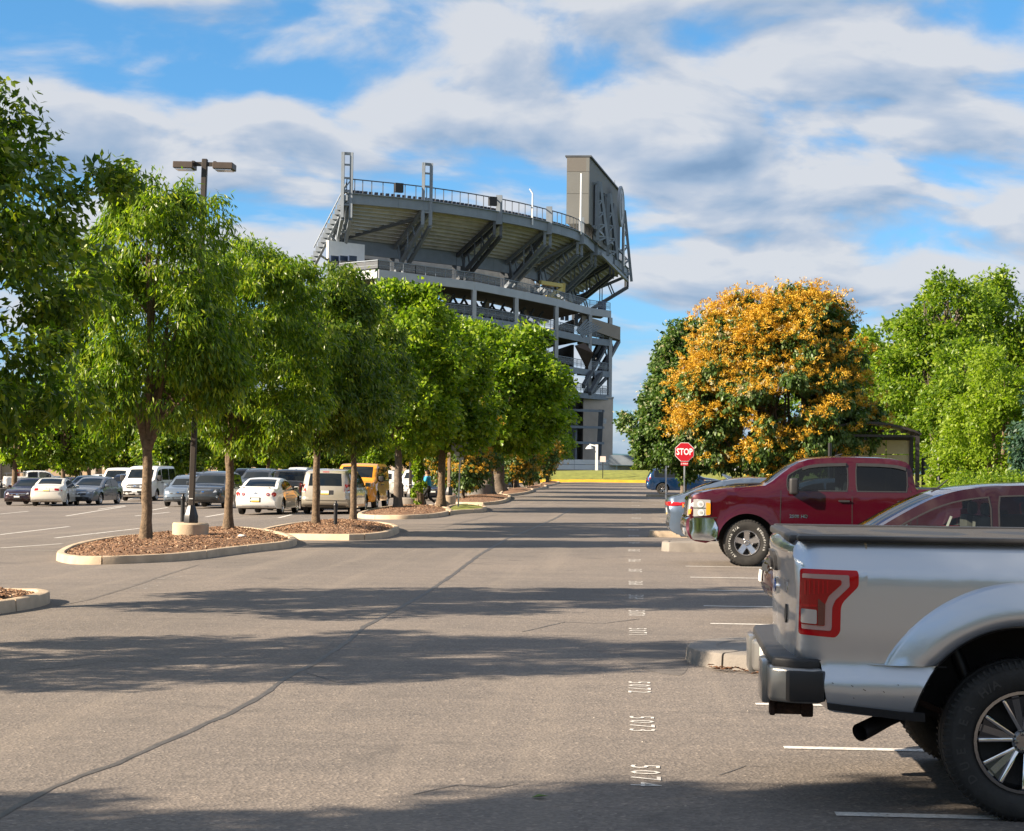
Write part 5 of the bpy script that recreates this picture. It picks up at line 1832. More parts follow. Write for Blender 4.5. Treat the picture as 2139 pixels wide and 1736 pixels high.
def ws(x0, x1, z0, v0=.86):
    return lambda x, z, v: x0 < x < x1 and z > z0 and v < v0
def make_kind(key, sp, front, rear, wheel, extra=None, glass=None, seams=True, interior=False):
    K = Kind(key)
    sh = Shell(sp).build()
    K.shell = sh
    gm = glass or M_glass_dark
    skinm = {'body': 'paint', 'windshield': gm, 'rear_window': gm, 'tailgate': 'paint', 'tonneau_cover': M_black, 'bumper': M_black, 'roof_glass': gm, 'hood': 'paint'}
    skinm.update(sp.get('skin_mats', {}))
    for nm, me in sh.parts.items():
        K.items.append((nm, me, skinm[nm], (0, 0, 0), 0, []))
    W2 = sp['W'] / 2
    for wi, w in enumerate(sh.win):
        V, T = tri_poly(w, .14)
        off = -.006 if sp.get('open') else .003
        for sg in (-1, 1):
            me = sh.on_side(w, sg, off, .008, .14)
            kids = []
            ring = offset_poly(w if sum(w[i][0] * w[(i + 1) % len(w)][1] - w[(i + 1) % len(w)][0] * w[i][1] for i in range(len(w))) > 0 else w[::-1], -.018)
            if sp.get('trim', True):
                # rubber seal round the pane
                rb_ = MB()
                inn = w if sum(w[i][0] * w[(i + 1) % len(w)][1] - w[(i + 1) % len(w)][0] * w[i][1] for i in range(len(w))) > 0 else w[::-1]
                n = len(inn)
                vs = [(p[0], sg * (sh.f(p[0], p[1]) + .005), p[1]) for p in inn] + [(p.x, sg * (sh.f(p.x, p.y) + .005), p.y) for p in ring] + [(p.x, sg * (sh.f(p.x, p.y) - .006), p.y) for p in ring]
                fs = [(i, n + i, n + (i + 1) % n, (i + 1) % n) for i in range(n)] + [(n + i, 2 * n + i, 2 * n + (i + 1) % n, n + (i + 1) % n) for i in range(n)]
                rb_.add(vs, fs if sg > 0 else [f[::-1] for f in fs])
                kids = [('window_seal', rb_.mesh('window_seal', 40), M_black, (0, 0, 0))]
            K.add('side_window', me, sp.get('win_mats', {}).get(wi, gm), kids=kids)
    # floor pan
    ub = MB()
    xs = sorted(wx for wx, *_ in sh.wheels)
    inner = W2 - .34
    ut = min(sh.zt(sh.xf - .32), sh.zt(sh.xr + .32), sp['belt']) - .14
    ub.box(((sh.xf + sh.xr) / 2, 0, (sp['sill'] + ut) / 2), (sh.xf - sh.xr - .56, inner * 2, ut - sp['sill'] + .05))
    ub.box(((xs[0] + xs[1]) / 2, 0, sp['sill'] + .15), (xs[1] - xs[0] - 2 * sh.wheels[0][2] - .04, W2 * 2 - .16, .30))
    ub.box(((sh.xr + xs[0] - sh.wheels[0][2]) / 2 + .05, 0, sp['sill'] + .2), (max(.1, xs[0] - sh.wheels[0][2] - sh.xr - .25), W2 * 2 - .40, .34))
    ub.box(((sh.xf + xs[1] + sh.wheels[0][2]) / 2 - .05, 0, sp['sill'] + .2), (max(.1, sh.xf - xs[1] - sh.wheels[0][2] - .25), W2 * 2 - .50, .34))
    if not sp.get('no_pan'):
        K.add('underbody', ub, M_under, smooth=None)
    for nm, polys, m, off in front:
        for p in polys:
            K.add(nm, sh.on_end(p, 1, off), m)
    for nm, polys, m, off in rear:
        for p in polys:
            K.add(nm, sh.on_end(p, -1, off), m)
    # wheels
    R, w, rr, ns, sw, twin, lug, rm = wheel
    ty, ri = tyre_mesh(R, w, rr, lug), rim_mesh(rr, w, ns, sw, twin)
    for (wx, R_, ra, wz) in sh.wheels:
        for sg in (-1, 1):
            K.items.append(('wheel', ty, M_rubber, (wx, sg * (W2 - w / 2 - .015), wz), 0 if sg > 0 else math.pi, [('rim', ri, rm, (0, 0, 0))] + list(sp.get('wheel_kids', []))))
    # door gaps, handles, mirrors
    for x, z0, z1, lean in sp.get('gaps', []):
        for sg in (-1, 1):
            n = 6
            pl = [(x + lean * (k / n), z0 + (z1 - z0) * k / n) for k in range(n + 1)]
            poly = [(a - .006, b) for a, b in pl] + [(a + .006, b) for a, b in pl[::-1]]
            K.add('door_gap', sh.on_side([(a, b) for a, b in poly], sg, .0015, .004, .5), M_under)
    for x, z in sp.get('handles', []):
        for sg in (-1, 1):
            K.add('door_handle', sh.on_side(rect(x - .10, z - .018, x + .10, z + .018, .015), sg, .03, .035, .5), sp.get('handle_m', 'paint'))
    mx_, mz_ = sp.get('mirror', (0, 0))
    if mx_:
        ms = sp.get('mirror_s', (.14, .20, .17))
        for sg in (-1, 1):
            y = sh.f(mx_, mz_) + .03
            mb = MB()
            mb.box((mx_, sg * (y + ms[1] / 2), mz_ + .06), (ms[0], ms[1], ms[2]))
            me = mb.mesh('mirror', 40, bevel=min(ms) * .28, seg=3)
            gl = MB(); gl.box((mx_ - ms[0] / 2 - .003, sg * (y + ms[1] / 2), mz_ + .06), (.006, ms[1] * .8, ms[2] * .75))
            ar = MB(); ar.beam((mx_, sg * (y - .06), mz_ + .0), (mx_, sg * (y + ms[1] * .4), mz_ + .02), .05, .05)
            K.add('wing_mirror', me, sp.get('mirror_m', 'paint'), kids=[('mirror_glass', gl.mesh('mirror_glass'), M_chrome, (0, 0, 0)), ('mirror_arm', ar.mesh('mirror_arm'), M_black, (0, 0, 0))])
    if extra:
        extra(K, sh)
    return K

def box_mesh(*boxes, bevel=.0):
    mb = MB()
    for c, d in boxes:
        mb.box(c, d)
    return mb.mesh('box', 40, bevel=bevel, seg=2) if bevel else mb.mesh('box')

def both(p):
    return [p, mirror_y(p)]
AL = M_alloy
# ---- sedan
sedan = dict(W=1.80, belt=.93, sill=.24, step=.10, smooth=2, wheels=[(-1.34, .325, .385, .325), (1.36, .325, .385, .325)],
    top=[(2.10, .20), (2.28, .26), (2.31, .45), (2.28, .62), (2.12, .74), (1.75, .84), (1.15, .93), (.95, .97), (.55, 1.19), (.15, 1.37), (-.15, 1.44), (-.55, 1.46), (-1.0, 1.41), (-1.35, 1.27), (-1.62, 1.11), (-1.85, 1.06), (-2.18, 1.04), (-2.27, .97), (-2.30, .75), (-2.31, .5), (-2.26, .30), (-2.10, .24)],
    skin=[('windshield', ws(.17, .93, .95)), ('rear_window', ws(-1.60, -.98, 1.0))], windows=[(.78, -.26), (-.34, -1.32)],
    gaps=[(1.02, .32, .93, -.04), (-.30, .28, .95, 0), (-1.02, .62, .95, -.12)], handles=[(-.12, .83), (-1.0, .84)], mirror=(.72, .95), mirror_s=(.12, .17, .13))
hl = rpoly([(.45, .60), (.78, .66), (.80, .76), (.52, .70)], .03)
tl = rpoly([(.42, .84), (.80, .80), (.80, .93), (.42, .95)], .03)
plate = [rect(-.155, .66, .155, .78)]
def plates(z, rear=True, yel=True, w=.155):
    return [('licence_plate', [rect(-w, z, w, z + .15)], M_plate, .012)] + ([('plate_band', [rect(-w, z + .0, w, z + .045)], M_plate_yellow, .018)] if yel else [])
make_kind('sedan', sedan,
    [('headlight', both(hl), M_lamp_clear, .006), ('grille', [rpoly([(-.42, .52), (.42, .52), (.46, .64), (-.46, .64)], .03)], M_black, .006), ('lower_grille', [rpoly([(-.55, .28), (.55, .28), (.60, .42), (-.60, .42)], .04)], M_black, .004),
     ('badge', [disc2(0, .59, .05, ry=.03)], M_chrome, .014), ('grille_trim', [rect(-.45, .635, .45, .655)], M_chrome, .012)] + [('licence_plate', [rect(-.15, .44, .15, .52)], M_plate, .016)],
    [('tail_light', both(tl), M_lamp_red, .008), ('lower_bumper', [rpoly([(-.62, .28), (.62, .28), (.58, .36), (-.58, .36)], .02)], M_black, .004), ('trunk_seam', [rect(-.58, .785, .58, .797)], M_under, .002), ('badge', [disc2(0, .94, .045)], M_chrome, .01)] + plates(.80),
    (.325, .20, .22, 5, .30, True, 0, AL))
# ---- coupe
coupe = dict(sedan, W=1.74, windows=[(.72, -.75), (-.80, -1.25)], gaps=[(1.0, .32, .93, -.04), (-.72, .30, .95, -.05)], handles=[(-.55, .82)],
    top=[(2.10, .20), (2.28, .26), (2.31, .45), (2.28, .62), (2.12, .74), (1.75, .83), (1.15, .92), (.95, .96), (.50, 1.18), (.10, 1.35), (-.2, 1.40), (-.6, 1.41), (-1.05, 1.34), (-1.45, 1.18), (-1.75, 1.03), (-1.95, 1.0), (-2.18, 1.0), (-2.27, .94), (-2.30, .75), (-2.31, .5), (-2.26, .30), (-2.10, .26)],
    skin=[('windshield', ws(.15, .93, .95)), ('rear_window', ws(-1.68, -.95, 1.0))])
def coupe_extra(K, sh):
    mb = MB(); mb.box((-2.14, 0, 1.085), (.16, 1.34, .028)); K.add('spoiler', mb.mesh('spoiler', 40, bevel=.012, seg=2), 'paint', kids=[('spoiler_post', box_mesh(((-2.14, s_ * .5, 1.045), (.08, .06, .06))), 'paint', (0, 0, 0)) for s_ in (-1, 1)])
make_kind('coupe', coupe,
    [('headlight', both(hl), M_lamp_clear, .006), ('grille', [rpoly([(-.42, .52), (.42, .52), (.46, .62), (-.46, .62)], .03)], M_black, .006)],
    [('tail_light', [disc2(s_ * .70, .80, .085, 20), ] , M_lamp_red, .012) for s_ in (-1, 1)] + [('tail_light', [disc2(s_ * .48, .80, .062, 20)], M_lamp_red, .012) for s_ in (-1, 1)] +
    [('tail_light_centre', [disc2(s_ * .48, .80, .028, 12)], M_lamp_clear, .018) for s_ in (-1, 1)] + [('tail_light_centre', [disc2(s_ * .70, .80, .03, 12)], principled('bright_red_lens', (.7, .05, .04), .1, coat=1), .018) for s_ in (-1, 1)] +
    [('lower_bumper', [rpoly([(-.64, .24), (.64, .24), (.50, .36), (-.50, .36)], .02)], M_black, .004), ('badge', [rpoly([(-.07, .835), (-.02, .835), (-.02, .82), (.02, .82), (.02, .835), (.07, .835), (.07, .86), (.02, .86), (.02, .875), (-.02, .875), (-.02, .86), (-.07, .86)], .004)], M_chrome, .012),
     ('plate_recess', [rpoly(rect(-.21, .50, .21, .68), .03)], M_black, .003), ('trunk_seam', [rect(-.62, .925, .62, .937)], M_under, .002)] + plates(.515),
    (.325, .20, .22, 5, .30, False, 0, AL), extra=coupe_extra)
# ---- suv
suv = dict(W=1.88, belt=1.06, sill=.30, step=.10, smooth=2, wheels=[(-1.36, .36, .43, .36), (1.38, .36, .43, .36)], tum=.24,
    top=[(2.05, .26), (2.28, .33), (2.32, .55), (2.28, .80), (2.08, .96), (1.5, 1.05), (1.1, 1.09), (.75, 1.30), (.4, 1.52), (.1, 1.63), (-.4, 1.69), (-1.2, 1.68), (-1.85, 1.62), (-2.05, 1.50), (-2.22, 1.14), (-2.30, .98), (-2.33, .75), (-2.32, .5), (-2.26, .36), (-2.05, .30)],
    skin=[('windshield', ws(.42, 1.07, 1.08)), ('rear_window', lambda x, z, v: x < -2.0 and 1.12 < z < 1.54 and v < .84)], windows=[(.92, -.16), (-.24, -1.16), (-1.24, -1.86)],
    gaps=[(1.12, .38, 1.06, -.04), (-.20, .36, 1.08, 0), (-1.12, .80, 1.08, -.12)], handles=[(0.0, .96), (-.95, .97)], mirror=(.86, 1.09), mirror_s=(.14, .20, .16))
shl = rpoly([(.46, .74), (.80, .80), (.80, .92), (.55, .86)], .03)
stl = rpoly([(.60, .86), (.86, .84), (.86, 1.10), (.70, 1.08)], .03)
def suv_extra(K, sh):
    for s_ in (-1, 1):
        mb = MB(); mb.tube([(.0, s_ * .58, 1.66), (-.1, s_ * .58, 1.715), (-1.5, s_ * .58, 1.715), (-1.65, s_ * .58, 1.65)], [.015] * 4, 6); K.add('roof_rail', mb, M_blackmetal)
make_kind('suv', suv,
    [('headlight', both(shl), M_lamp_clear, .006), ('grille', [rpoly([(-.42, .68), (.42, .68), (.50, .86), (-.50, .86)], .04)], M_black, .006), ('lower_grille', [rpoly([(-.66, .34), (.66, .34), (.60, .52), (-.60, .52)], .04)], M_black, .004),
     ('fog_light', [disc2(s_ * .66, .56, .05) for s_ in (-1, 1)], M_lamp_clear, .008), ('badge', [disc2(0, .78, .075, ry=.035)], M_chrome, .014), ('grille_trim', [rect(-.46, .85, .46, .875)], M_chrome, .012)],
    [('tail_light', both(stl), M_lamp_red, .008), ('lower_bumper', [rpoly([(-.74, .36), (.74, .36), (.70, .56), (-.70, .56)], .04)], M_black, .006), ('badge', [disc2(0, 1.02, .05)], M_chrome, .01)] + plates(.80),
    (.36, .225, .235, 5, .30, True, 0, AL), extra=suv_extra)
# ---- fastback crossover
cross = dict(suv, belt=1.0, top=[(2.05, .26), (2.28, .33), (2.34, .55), (2.30, .76), (2.10, .92), (1.5, 1.02), (1.1, 1.06), (.75, 1.26), (.35, 1.48), (.05, 1.57), (-.45, 1.61), (-1.05, 1.56), (-1.55, 1.42), (-2.0, 1.21), (-2.14, 1.17), (-2.30, 1.13), (-2.36, 1.05), (-2.33, .92), (-2.30, .75), (-2.34, .58), (-2.30, .40), (-2.05, .30)],
    skin=[('windshield', ws(.40, 1.04, 1.06)), ('rear_window', ws(-1.98, -1.30, 1.14, .82))], windows=[(.90, -.16), (-.24, -1.10), (-1.18, -1.55)])
def cross_extra(K, sh):
    mb = MB(); mb.box((-1.36, 0, 1.535), (.34, 1.06, .03)); K.add('spoiler', mb.mesh('spoiler', 40, bevel=.012), 'paint')
    mb = MB(); mb.tube([(-.95, 0, 1.58), (-1.15, 0, 1.68)], [.05, .02], 8); K.add('antenna_fin', mb, 'paint')
    for s_ in (-1, 1):
        K.add('tail_light', sh.on_side(rpoly([(-2.36, .96), (-2.05, .99), (-1.98, 1.03), (-2.36, 1.06)], .01), s_, .01, .02, .06), M_lamp_red)
        K.add('sill_trim', sh.on_side(rect(-.9, .32, .9, .42), s_, .012, .02, .3), M_black)
make_kind('crossover', cross,
    [('headlight', both(shl), M_lamp_clear, .006), ('grille', [rpoly([(-.42, .56), (.42, .56), (.50, .86), (-.50, .86)], .04)], M_black, .006)],
    [('tail_light_bar', [rpoly([(-.88, .97), (.88, .97), (.88, 1.05), (-.88, 1.05)], .02)], M_lamp_red, .012), ('lower_bumper', [rpoly([(-.74, .34), (.74, .34), (.78, .60), (-.78, .60)], .04)], M_black, .006)] + plates(.76),
    (.36, .225, .245, 5, .30, True, 0, AL), extra=cross_extra)
# ---- minivan
mini = dict(W=1.98, belt=1.02, sill=.24, step=.10, smooth=2, wheels=[(-1.52, .345, .405, .345), (1.52, .345, .405, .345)], tum=.20, win_hi=.13,
    top=[(2.30, .20), (2.52, .30), (2.56, .55), (2.49, .78), (2.2, .93), (1.75, 1.03), (1.5, 1.09), (1.0, 1.40), (.6, 1.60), (.2, 1.69), (-.5, 1.73), (-1.6, 1.72), (-2.2, 1.67), (-2.40, 1.56), (-2.47, 1.2), (-2.53, .9), (-2.55, .6), (-2.52, .38), (-2.35, .28)],
    skin=[('windshield', ws(.62, 1.47, 1.07)), ('rear_window', lambda x, z, v: x < -2.3 and 1.10 < z < 1.56 and v < .80)], windows=[(1.30, .05), (-.06, -1.02), (-1.12, -2.16)],
    gaps=[(1.30, .32, 1.0, -.05), (.0, .28, 1.04, 0), (-1.06, .30, 1.04, 0)], handles=[(.18, .93), (-.2, .93)], mirror=(1.22, 1.06), mirror_s=(.14, .22, .17))
def mini_tl():
    return rpoly([(.74, .88), (.95, .88), (.95, 1.18), (.76, 1.18)], .03)
mrear = [('tail_light', both(mini_tl()), M_lamp_red, .008), ('tail_light_lower', both(rpoly([(.76, .84), (.93, .84), (.93, .90), (.76, .90)], .01)), M_lamp_clear, .013), ('bumper_step', [rpoly([(-.78, .56), (.78, .56), (.86, .66), (-.86, .66)], .03)], 'paint', .03), ('high_brake_light', [rect(-.12, 1.615, .12, 1.645)], M_lamp_red, .01),
         ('lower_bumper', [rpoly([(-.80, .30), (.80, .30), (.78, .36), (-.78, .36)], .02)], M_black, .006), ('plate_recess', [rpoly(rect(-.34, .76, .34, .93), .03)], M_black, .002)] + plates(.77)
mfront = [('headlight', both(rpoly([(.50, .66), (.88, .72), (.90, .86), (.56, .78)], .03)), M_lamp_clear, .006), ('grille', [rpoly([(-.46, .62), (.46, .62), (.50, .76), (-.50, .76)], .03)], M_black, .006), ('grille_trim', [rect(-.48, .75, .48, .77)], M_chrome, .012),
          ('lower_grille', [rpoly([(-.62, .30), (.62, .30), (.58, .46), (-.58, .46)], .04)], M_black, .004), ('licence_plate', [rect(-.155, .48, .155, .62)], M_plate, .03)]
make_kind('minivan', mini, mfront, mrear, (.345, .215, .225, 5, .30, True, 0, AL))
# ---- the same van with an open cabin for the near one
def cabin(K, sh):
    sc_ = principled('seat_fabric', (.10, .095, .09), .9, vary=.2)
    for x in (.35, -.75):
        for y in (-.42, .42):
            mb = MB(); mb.box((x, y, .78), (.5, .5, .16)); mb.box((x - .3, y, 1.06), (.16, .48, .56)); mb.box((x - .34, y, 1.42), (.10, .26, .16))
            K.add('seat', mb.mesh('seat', 40, bevel=.05, seg=2), sc_)
    mb = MB(); mb.box((1.35, 0, .93), (.5, 1.55, .26)); K.add('dashboard', mb.mesh('dashboard', 40, bevel=.05, seg=2), M_black)
    mb = MB(); mb.lathe([(.17, -.015), (.19, 0), (.17, .015), (.155, 0), (.17, -.015)], 20, 'x', c=(0, 0, 0)); mb.xf(Matrix.Translation((1.02, .42, 1.06)) @ Matrix.Rotation(rad(-25), 4, 'Y')); K.add('steering_wheel', mb, M_black)
mini_o = dict(mini, open=True, no_pan=False, win_mats={1: M_clear_dark, 2: M_privacy})
def mini_near(K, sh):
    cabin(K, sh)
    red = principled('red_cloth', (.45, .03, .035), .9, vary=.4, vscale=9)
    mb = MB(); mb.box((.02, -.80, 1.17), (.14, .05, .46)); K.add('hanging_cloth', mb.mesh('hanging_cloth', 40, bevel=.02, seg=2), red)
    mb = MB(); mb.box((-.62, -.70, 1.16), (.46, .12, .36)); K.add('bag', mb.mesh('bag', 40, bevel=.05, seg=2), principled('teal_bag', (.03, .10, .14), .8, vary=.3))
    mb = MB(); mb.lathe([(.01, -.01), (.17, -.01), (.17, .01), (.01, .01)], 18, 'y', c=(-.74, -.80, 1.12)); K.add('green_fan', mb, principled('green_print', (.03, .28, .07), .8, vary=.5, vscale=30))
    mb = MB(); mb.box((-.40, -.78, 1.32), (.20, .05, .14)); K.add('orange_toy', mb.mesh('orange_toy', 40, bevel=.03, seg=2), principled('orange_plush', (.45, .17, .06), .9, vary=.4))
    mb = MB(); mb.beam((.30, -.84, 1.02), (.20, -.80, 1.30), .03, .03); K.add('seat_belt', mb, M_plate)
    mb = MB(); mb.tube([(.52, 0, 1.66), (.38, 0, 1.78)], [.012, .006], 6); mb.box((.52, .0, 1.655), (.16, .06, .02)); K.add('antenna', mb, M_black)
    for sg in (-1, 1):
        mb = MB(); mb.tube([(1.46, sg * .5, 1.11), (1.30, sg * .1, 1.22)], [.012, .008], 5); K.add('wiper', mb, M_black)
    poly = rect(-2.1, 1.035, 1.2, 1.052)
    for sg in (-1, 1):
        K.add('chrome_strip', sh.on_side(poly, sg, .012, .01, .2), M_chrome)
make_kind('minivan_near', mini_o, mfront, mrear, (.345, .215, .225, 5, .30, True, 0, AL), extra=mini_near, glass=M_clear)
# ---- passenger van
van = dict(W=2.06, belt=1.26, sill=.34, step=.12, smooth=2, wheels=[(-1.62, .35, .43, .35), (1.70, .35, .43, .35)], tum=.12, win_hi=.16, win_lo=.02,
    top=[(2.50, .26), (2.70, .36), (2.75, .65), (2.69, .95), (2.48, 1.14), (2.05, 1.26), (1.85, 1.32), (1.42, 1.75), (1.18, 1.95), (.85, 2.05), (0, 2.09), (-2.0, 2.09), (-2.55, 2.06), (-2.68, 1.95), (-2.74, 1.3), (-2.75, .7), (-2.74, .42), (-2.6, .35)],
    skin=[('windshield', ws(1.25, 1.84, 1.31, .88)), ('rear_window', lambda x, z, v: x < -2.6 and 1.3 < z < 1.85 and .06 < v < .82)], windows=[(1.62, .72), (.55, -.8), (-.92, -2.45)],
    gaps=[(1.55, .45, 1.25, 0), (.62, .40, 1.9, 0), (-.86, .40, 1.9, 0)], handles=[(.75, 1.12), (.45, 1.12)], handle_m=M_black, mirror=(1.62, 1.32), mirror_s=(.14, .24, .34), mirror_m=M_black)
make_kind('van', van,
    [('headlight', both(rpoly([(.60, .92), (.92, .98), (.90, 1.16), (.66, 1.06)], .03)), M_lamp_clear, .006), ('grille', [rpoly([(-.50, .76), (.50, .76), (.56, .90), (.44, 1.04), (-.44, 1.04), (-.56, .90)], .04)], M_black, .008), ('grille_trim', [rect(-.48, .96, .48, .985), rect(-.5, .86, .5, .88)], M_galv, .016),
     ('badge', [disc2(0, .91, .10, ry=.045)], M_chrome, .02), ('bumper_insert', [rpoly([(-.74, .36), (.74, .36), (.78, .62), (-.78, .62)], .04)], M_black, .006), ('fog_light', [disc2(s_ * .82, .60, .06) for s_ in (-1, 1)], M_lamp_clear, .012), ('licence_plate', [rect(-.16, .52, .16, .64)], M_plate, .02)],
    [('tail_light', both(rpoly([(.84, .85), (.98, .85), (.98, 1.35), (.88, 1.35)], .02)), M_lamp_red, .01)] + plates(.75),
    (.35, .22, .22, 5, .34, False, 0, AL))
# ---- boxy small van
boxv = dict(W=1.86, belt=1.12, sill=.34, step=.11, smooth=1, wheels=[(-1.30, .36, .43, .36), (1.38, .36, .43, .36)], tum=.10, win_hi=.13,
    top=[(2.05, .30), (2.24, .38), (2.28, .62), (2.24, .92), (2.10, 1.04), (1.65, 1.12), (1.35, 1.17), (.92, 1.60), (.70, 1.77), (.40, 1.84), (0, 1.86), (-1.9, 1.86), (-2.15, 1.82), (-2.22, 1.5), (-2.25, 1.0), (-2.25, .45), (-2.1, .36)],
    skin=[('windshield', ws(.74, 1.33, 1.17, .9)), ('rear_window', lambda x, z, v: x < -2.1 and 1.2 < z < 1.72 and v < .86)], windows=[(1.20, .28), (.16, -.85), (-.97, -2.02)],
    gaps=[(1.22, .45, 1.1, 0), (.22, .4, 1.14, 0), (-.91, .4, 1.14, 0)], handles=[(.36, 1.0), (-.05, 1.0)], handle_m=M_black, mirror=(1.12, 1.18), mirror_s=(.13, .2, .24), mirror_m=M_black)
make_kind('boxy_van', boxv,
    [('headlight', both(rpoly([(.56, .80), (.84, .84), (.84, 1.02), (.60, .94)], .03)), M_lamp_clear, .006), ('grille', [rpoly([(-.46, .70), (.46, .70), (.50, .90), (-.50, .90)], .04)], M_black, .008), ('bumper_insert', [rpoly([(-.7, .38), (.7, .38), (.74, .60), (-.74, .60)], .04)], M_black, .006)],
    [('tail_light', both(rpoly([(.76, .9), (.88, .9), (.88, 1.3), (.78, 1.3)], .02)), M_lamp_red, .01)] + plates(.75),
    (.36, .22, .22, 5, .34, False, 0, AL))
# ---- heavy pickup
pick = dict(W=2.03, belt=1.38, sill=.50, step=.075, smooth=1, nc=16, wheels=[(-1.95, .43, .54, .43), (1.95, .43, .54, .43)], tum=.22, ends=(.55, .15, .3, .05), rt=.065, flare=.035, arch_n=19, win_lo=.03, win_hi=.12, crease=.008, bulge=(.08, .03, .03),
    top=[(2.70, .42), (2.95, .46), (3.05, .60), (3.06, .84), (3.0, .885), (2.985, .90), (2.975, 1.20), (2.91, 1.31), (2.5, 1.41), (1.75, 1.47), (1.58, 1.49), (1.2, 1.80), (.92, 1.955), (.6, 2.005), (0, 2.02), (-.6, 2.01), (-.92, 1.96), (-1.03, 1.86), (-1.09, 1.5), (-1.10, 1.45), (-1.2, 1.45), (-3.0, 1.45), (-3.05, 1.40), (-3.06, 1.0), (-3.06, .62), (-2.9, .54)],
    skin=[('windshield', ws(.96, 1.56, 1.50, .88)), ('rear_window', lambda x, z, v: -1.1 < x < -.98 and 1.5 < z < 1.9 and v < .8), ('tonneau_cover', lambda x, z, v: -2.98 < x < -1.15 and z > 1.4 and v < .95), ('bumper', lambda x, z, v: x > 2.6 and z < .89)],
    windows=[(1.22, .14), (-.03, -.93)], gaps=[(1.36, .52, 1.40, -.02), (.055, .52, 1.42, 0), (-1.0, .62, 1.42, 0), (-1.115, .52, 1.44, 0)], handles=[(.20, 1.22), (-.86, 1.22)], handle_m=M_black,
    mirror=(1.12, 1.42), mirror_s=(.16, .22, .30), mirror_m=M_black)
def pick_extra(K, sh):
    K.add('rear_bumper', box_mesh(((-3.1, 0, .66), (.2, 1.9, .2)), bevel=.04), M_chrome)
    for sg in (-1, 1):
        K.add('lettering', text_on_side(sh, '2500 HD', 1.02, .93, .085, sg), M_chrome)
        K.add('fog_light', sh.on_end(disc2(sg * .66, .62, .07), 1, .02), M_lamp_clear)
        K.add('marker_light', sh.on_end(rpoly([(sg * .80, .92), (sg * .93, .94), (sg * .93, 1.04), (sg * .80, 1.02)] if sg > 0 else [(sg * .93, .94), (sg * .80, .92), (sg * .80, 1.02), (sg * .93, 1.04)], .015), 1, .02), M_lamp_amber)
        # side of the lamp cluster, wrapped onto the wing
        K.add('headlight', sh.on_side(rpoly([(2.62, .93), (2.93, .90), (2.93, 1.22), (2.62, 1.21)], .02), sg, .008, .012, .08), principled('headlight_housing', (.46, .47, .48), .15, .4, coat=.5))
        K.add('marker_light', sh.on_side(rpoly([(2.62, .94), (2.70, .93), (2.70, 1.16), (2.62, 1.15)], .015), sg, .014, .01, .1), M_lamp_amber)
        for (bx_, bz_) in ((2.80, 1.13), (2.79, .975)):
            K.add('bulb_reflector', sh.on_side(disc2(bx_, bz_, .062, 16), sg, .016, .01, .06), principled('reflector_bowl', (.62, .63, .64), .3, .3), kids=[('bulb', sh.on_side(disc2(bx_, bz_, .028, 10), sg, .022, .006, .06).mesh('bulb'), M_lamp_clear, (0, 0, 0))])
        K.add('lamp_bar', sh.on_side(rect(2.62, 1.05, 2.93, 1.065), sg, .013, .008, .1), M_chrome)
        # rain guard over the door glass
        for (x0, x1) in ((.95, .16), (-.05, -.92)):
            pl = [(x, sh.zt(x) - .105) for x in np.linspace(x0, x1, 8)]
            K.add('rain_guard', sh.on_side([(float(a), b) for a, b in pl] + [(float(a), b - .055) for a, b in pl[::-1]], sg, .03, .02, .2), M_black)
        K.add('sill_trim', sh.on_side(rect(-1.0, .68, 1.3, .70), sg, .006, .006, .3), M_under)
    for sg in (-1, 1):
        K.add('bumper_wrap', sh.on_side(rpoly([(2.50, .50), (2.62, .46), (2.94, .48), (3.0, .62), (3.0, .84), (2.94, .872), (2.56, .872), (2.48, .70)], .03), sg, .014, .03, .08), M_chrome)
        K.add('bumper_gap', sh.on_side(rect(2.50, .875, 3.0, .893), sg, .004, .006, .08), M_under)
    mb = MB(); mb.box((1.9, .35, 1.505), (.5, .16, .03)); K.add('hood_vent', mb.mesh('vent', 40, bevel=.01), M_black)
    mb = MB(); mb.tube([(.25, 0, 2.03), (.12, 0, 2.085)], [.035, .012], 8); K.add('antenna_fin', mb, M_black)
    sc_ = principled('seat_fabric', (.10, .095, .09), .9, vary=.2)
    for x in (.42, -.62):
        for y in (-.45, .45):
            mb = MB(); mb.box((x, y, 1.1), (.5, .55, .16)); mb.box((x - .32, y, 1.42), (.16, .52, .56)); mb.box((x - .36, y, 1.78), (.10, .26, .16))
            K.add('seat', mb.mesh('seat', 40, bevel=.05, seg=2), sc_)
    mb = MB(); mb.box((1.35, 0, 1.30), (.45, 1.6, .26)); K.add('dashboard', mb.mesh('dashboard', 40, bevel=.05, seg=2), M_black)
def text_on_side(sh, s_, x, z, size, sg):
    me = text_mesh(s_, size, .02, 1.05).copy()
    for v_ in me.vertices:
        tx, tz = v_.co.x, v_.co.y
        X, Zz = x - tx * sg, z + tz
        v_.co = (X, 0, Zz)
        v_.co.y = sg * (sh.f(X, Zz) + .006)
    return me
grille_frame = rpoly([(-.60, .90), (.60, .90), (.62, 1.24), (-.62, 1.24)], .03)
M_whiteletter = principled('white_tyre_letter', (.55, .55, .53), .8)
pk = [(c, -62 + 8.2 * i) for i, c in enumerate('BFGoodrich')] 
pk = [(c, d + 100) for c, d in pk] + [(c, 222 + 7.6 * i) for i, c in enumerate('All-Terrain T/A') if c != ' ']
pick['wheel_kids'] = [('tyre_lettering', arc_text(pk, .325, .062, .146), M_whiteletter, (0, 0, 0))]
pick['win_mats'] = {1: M_privacy}
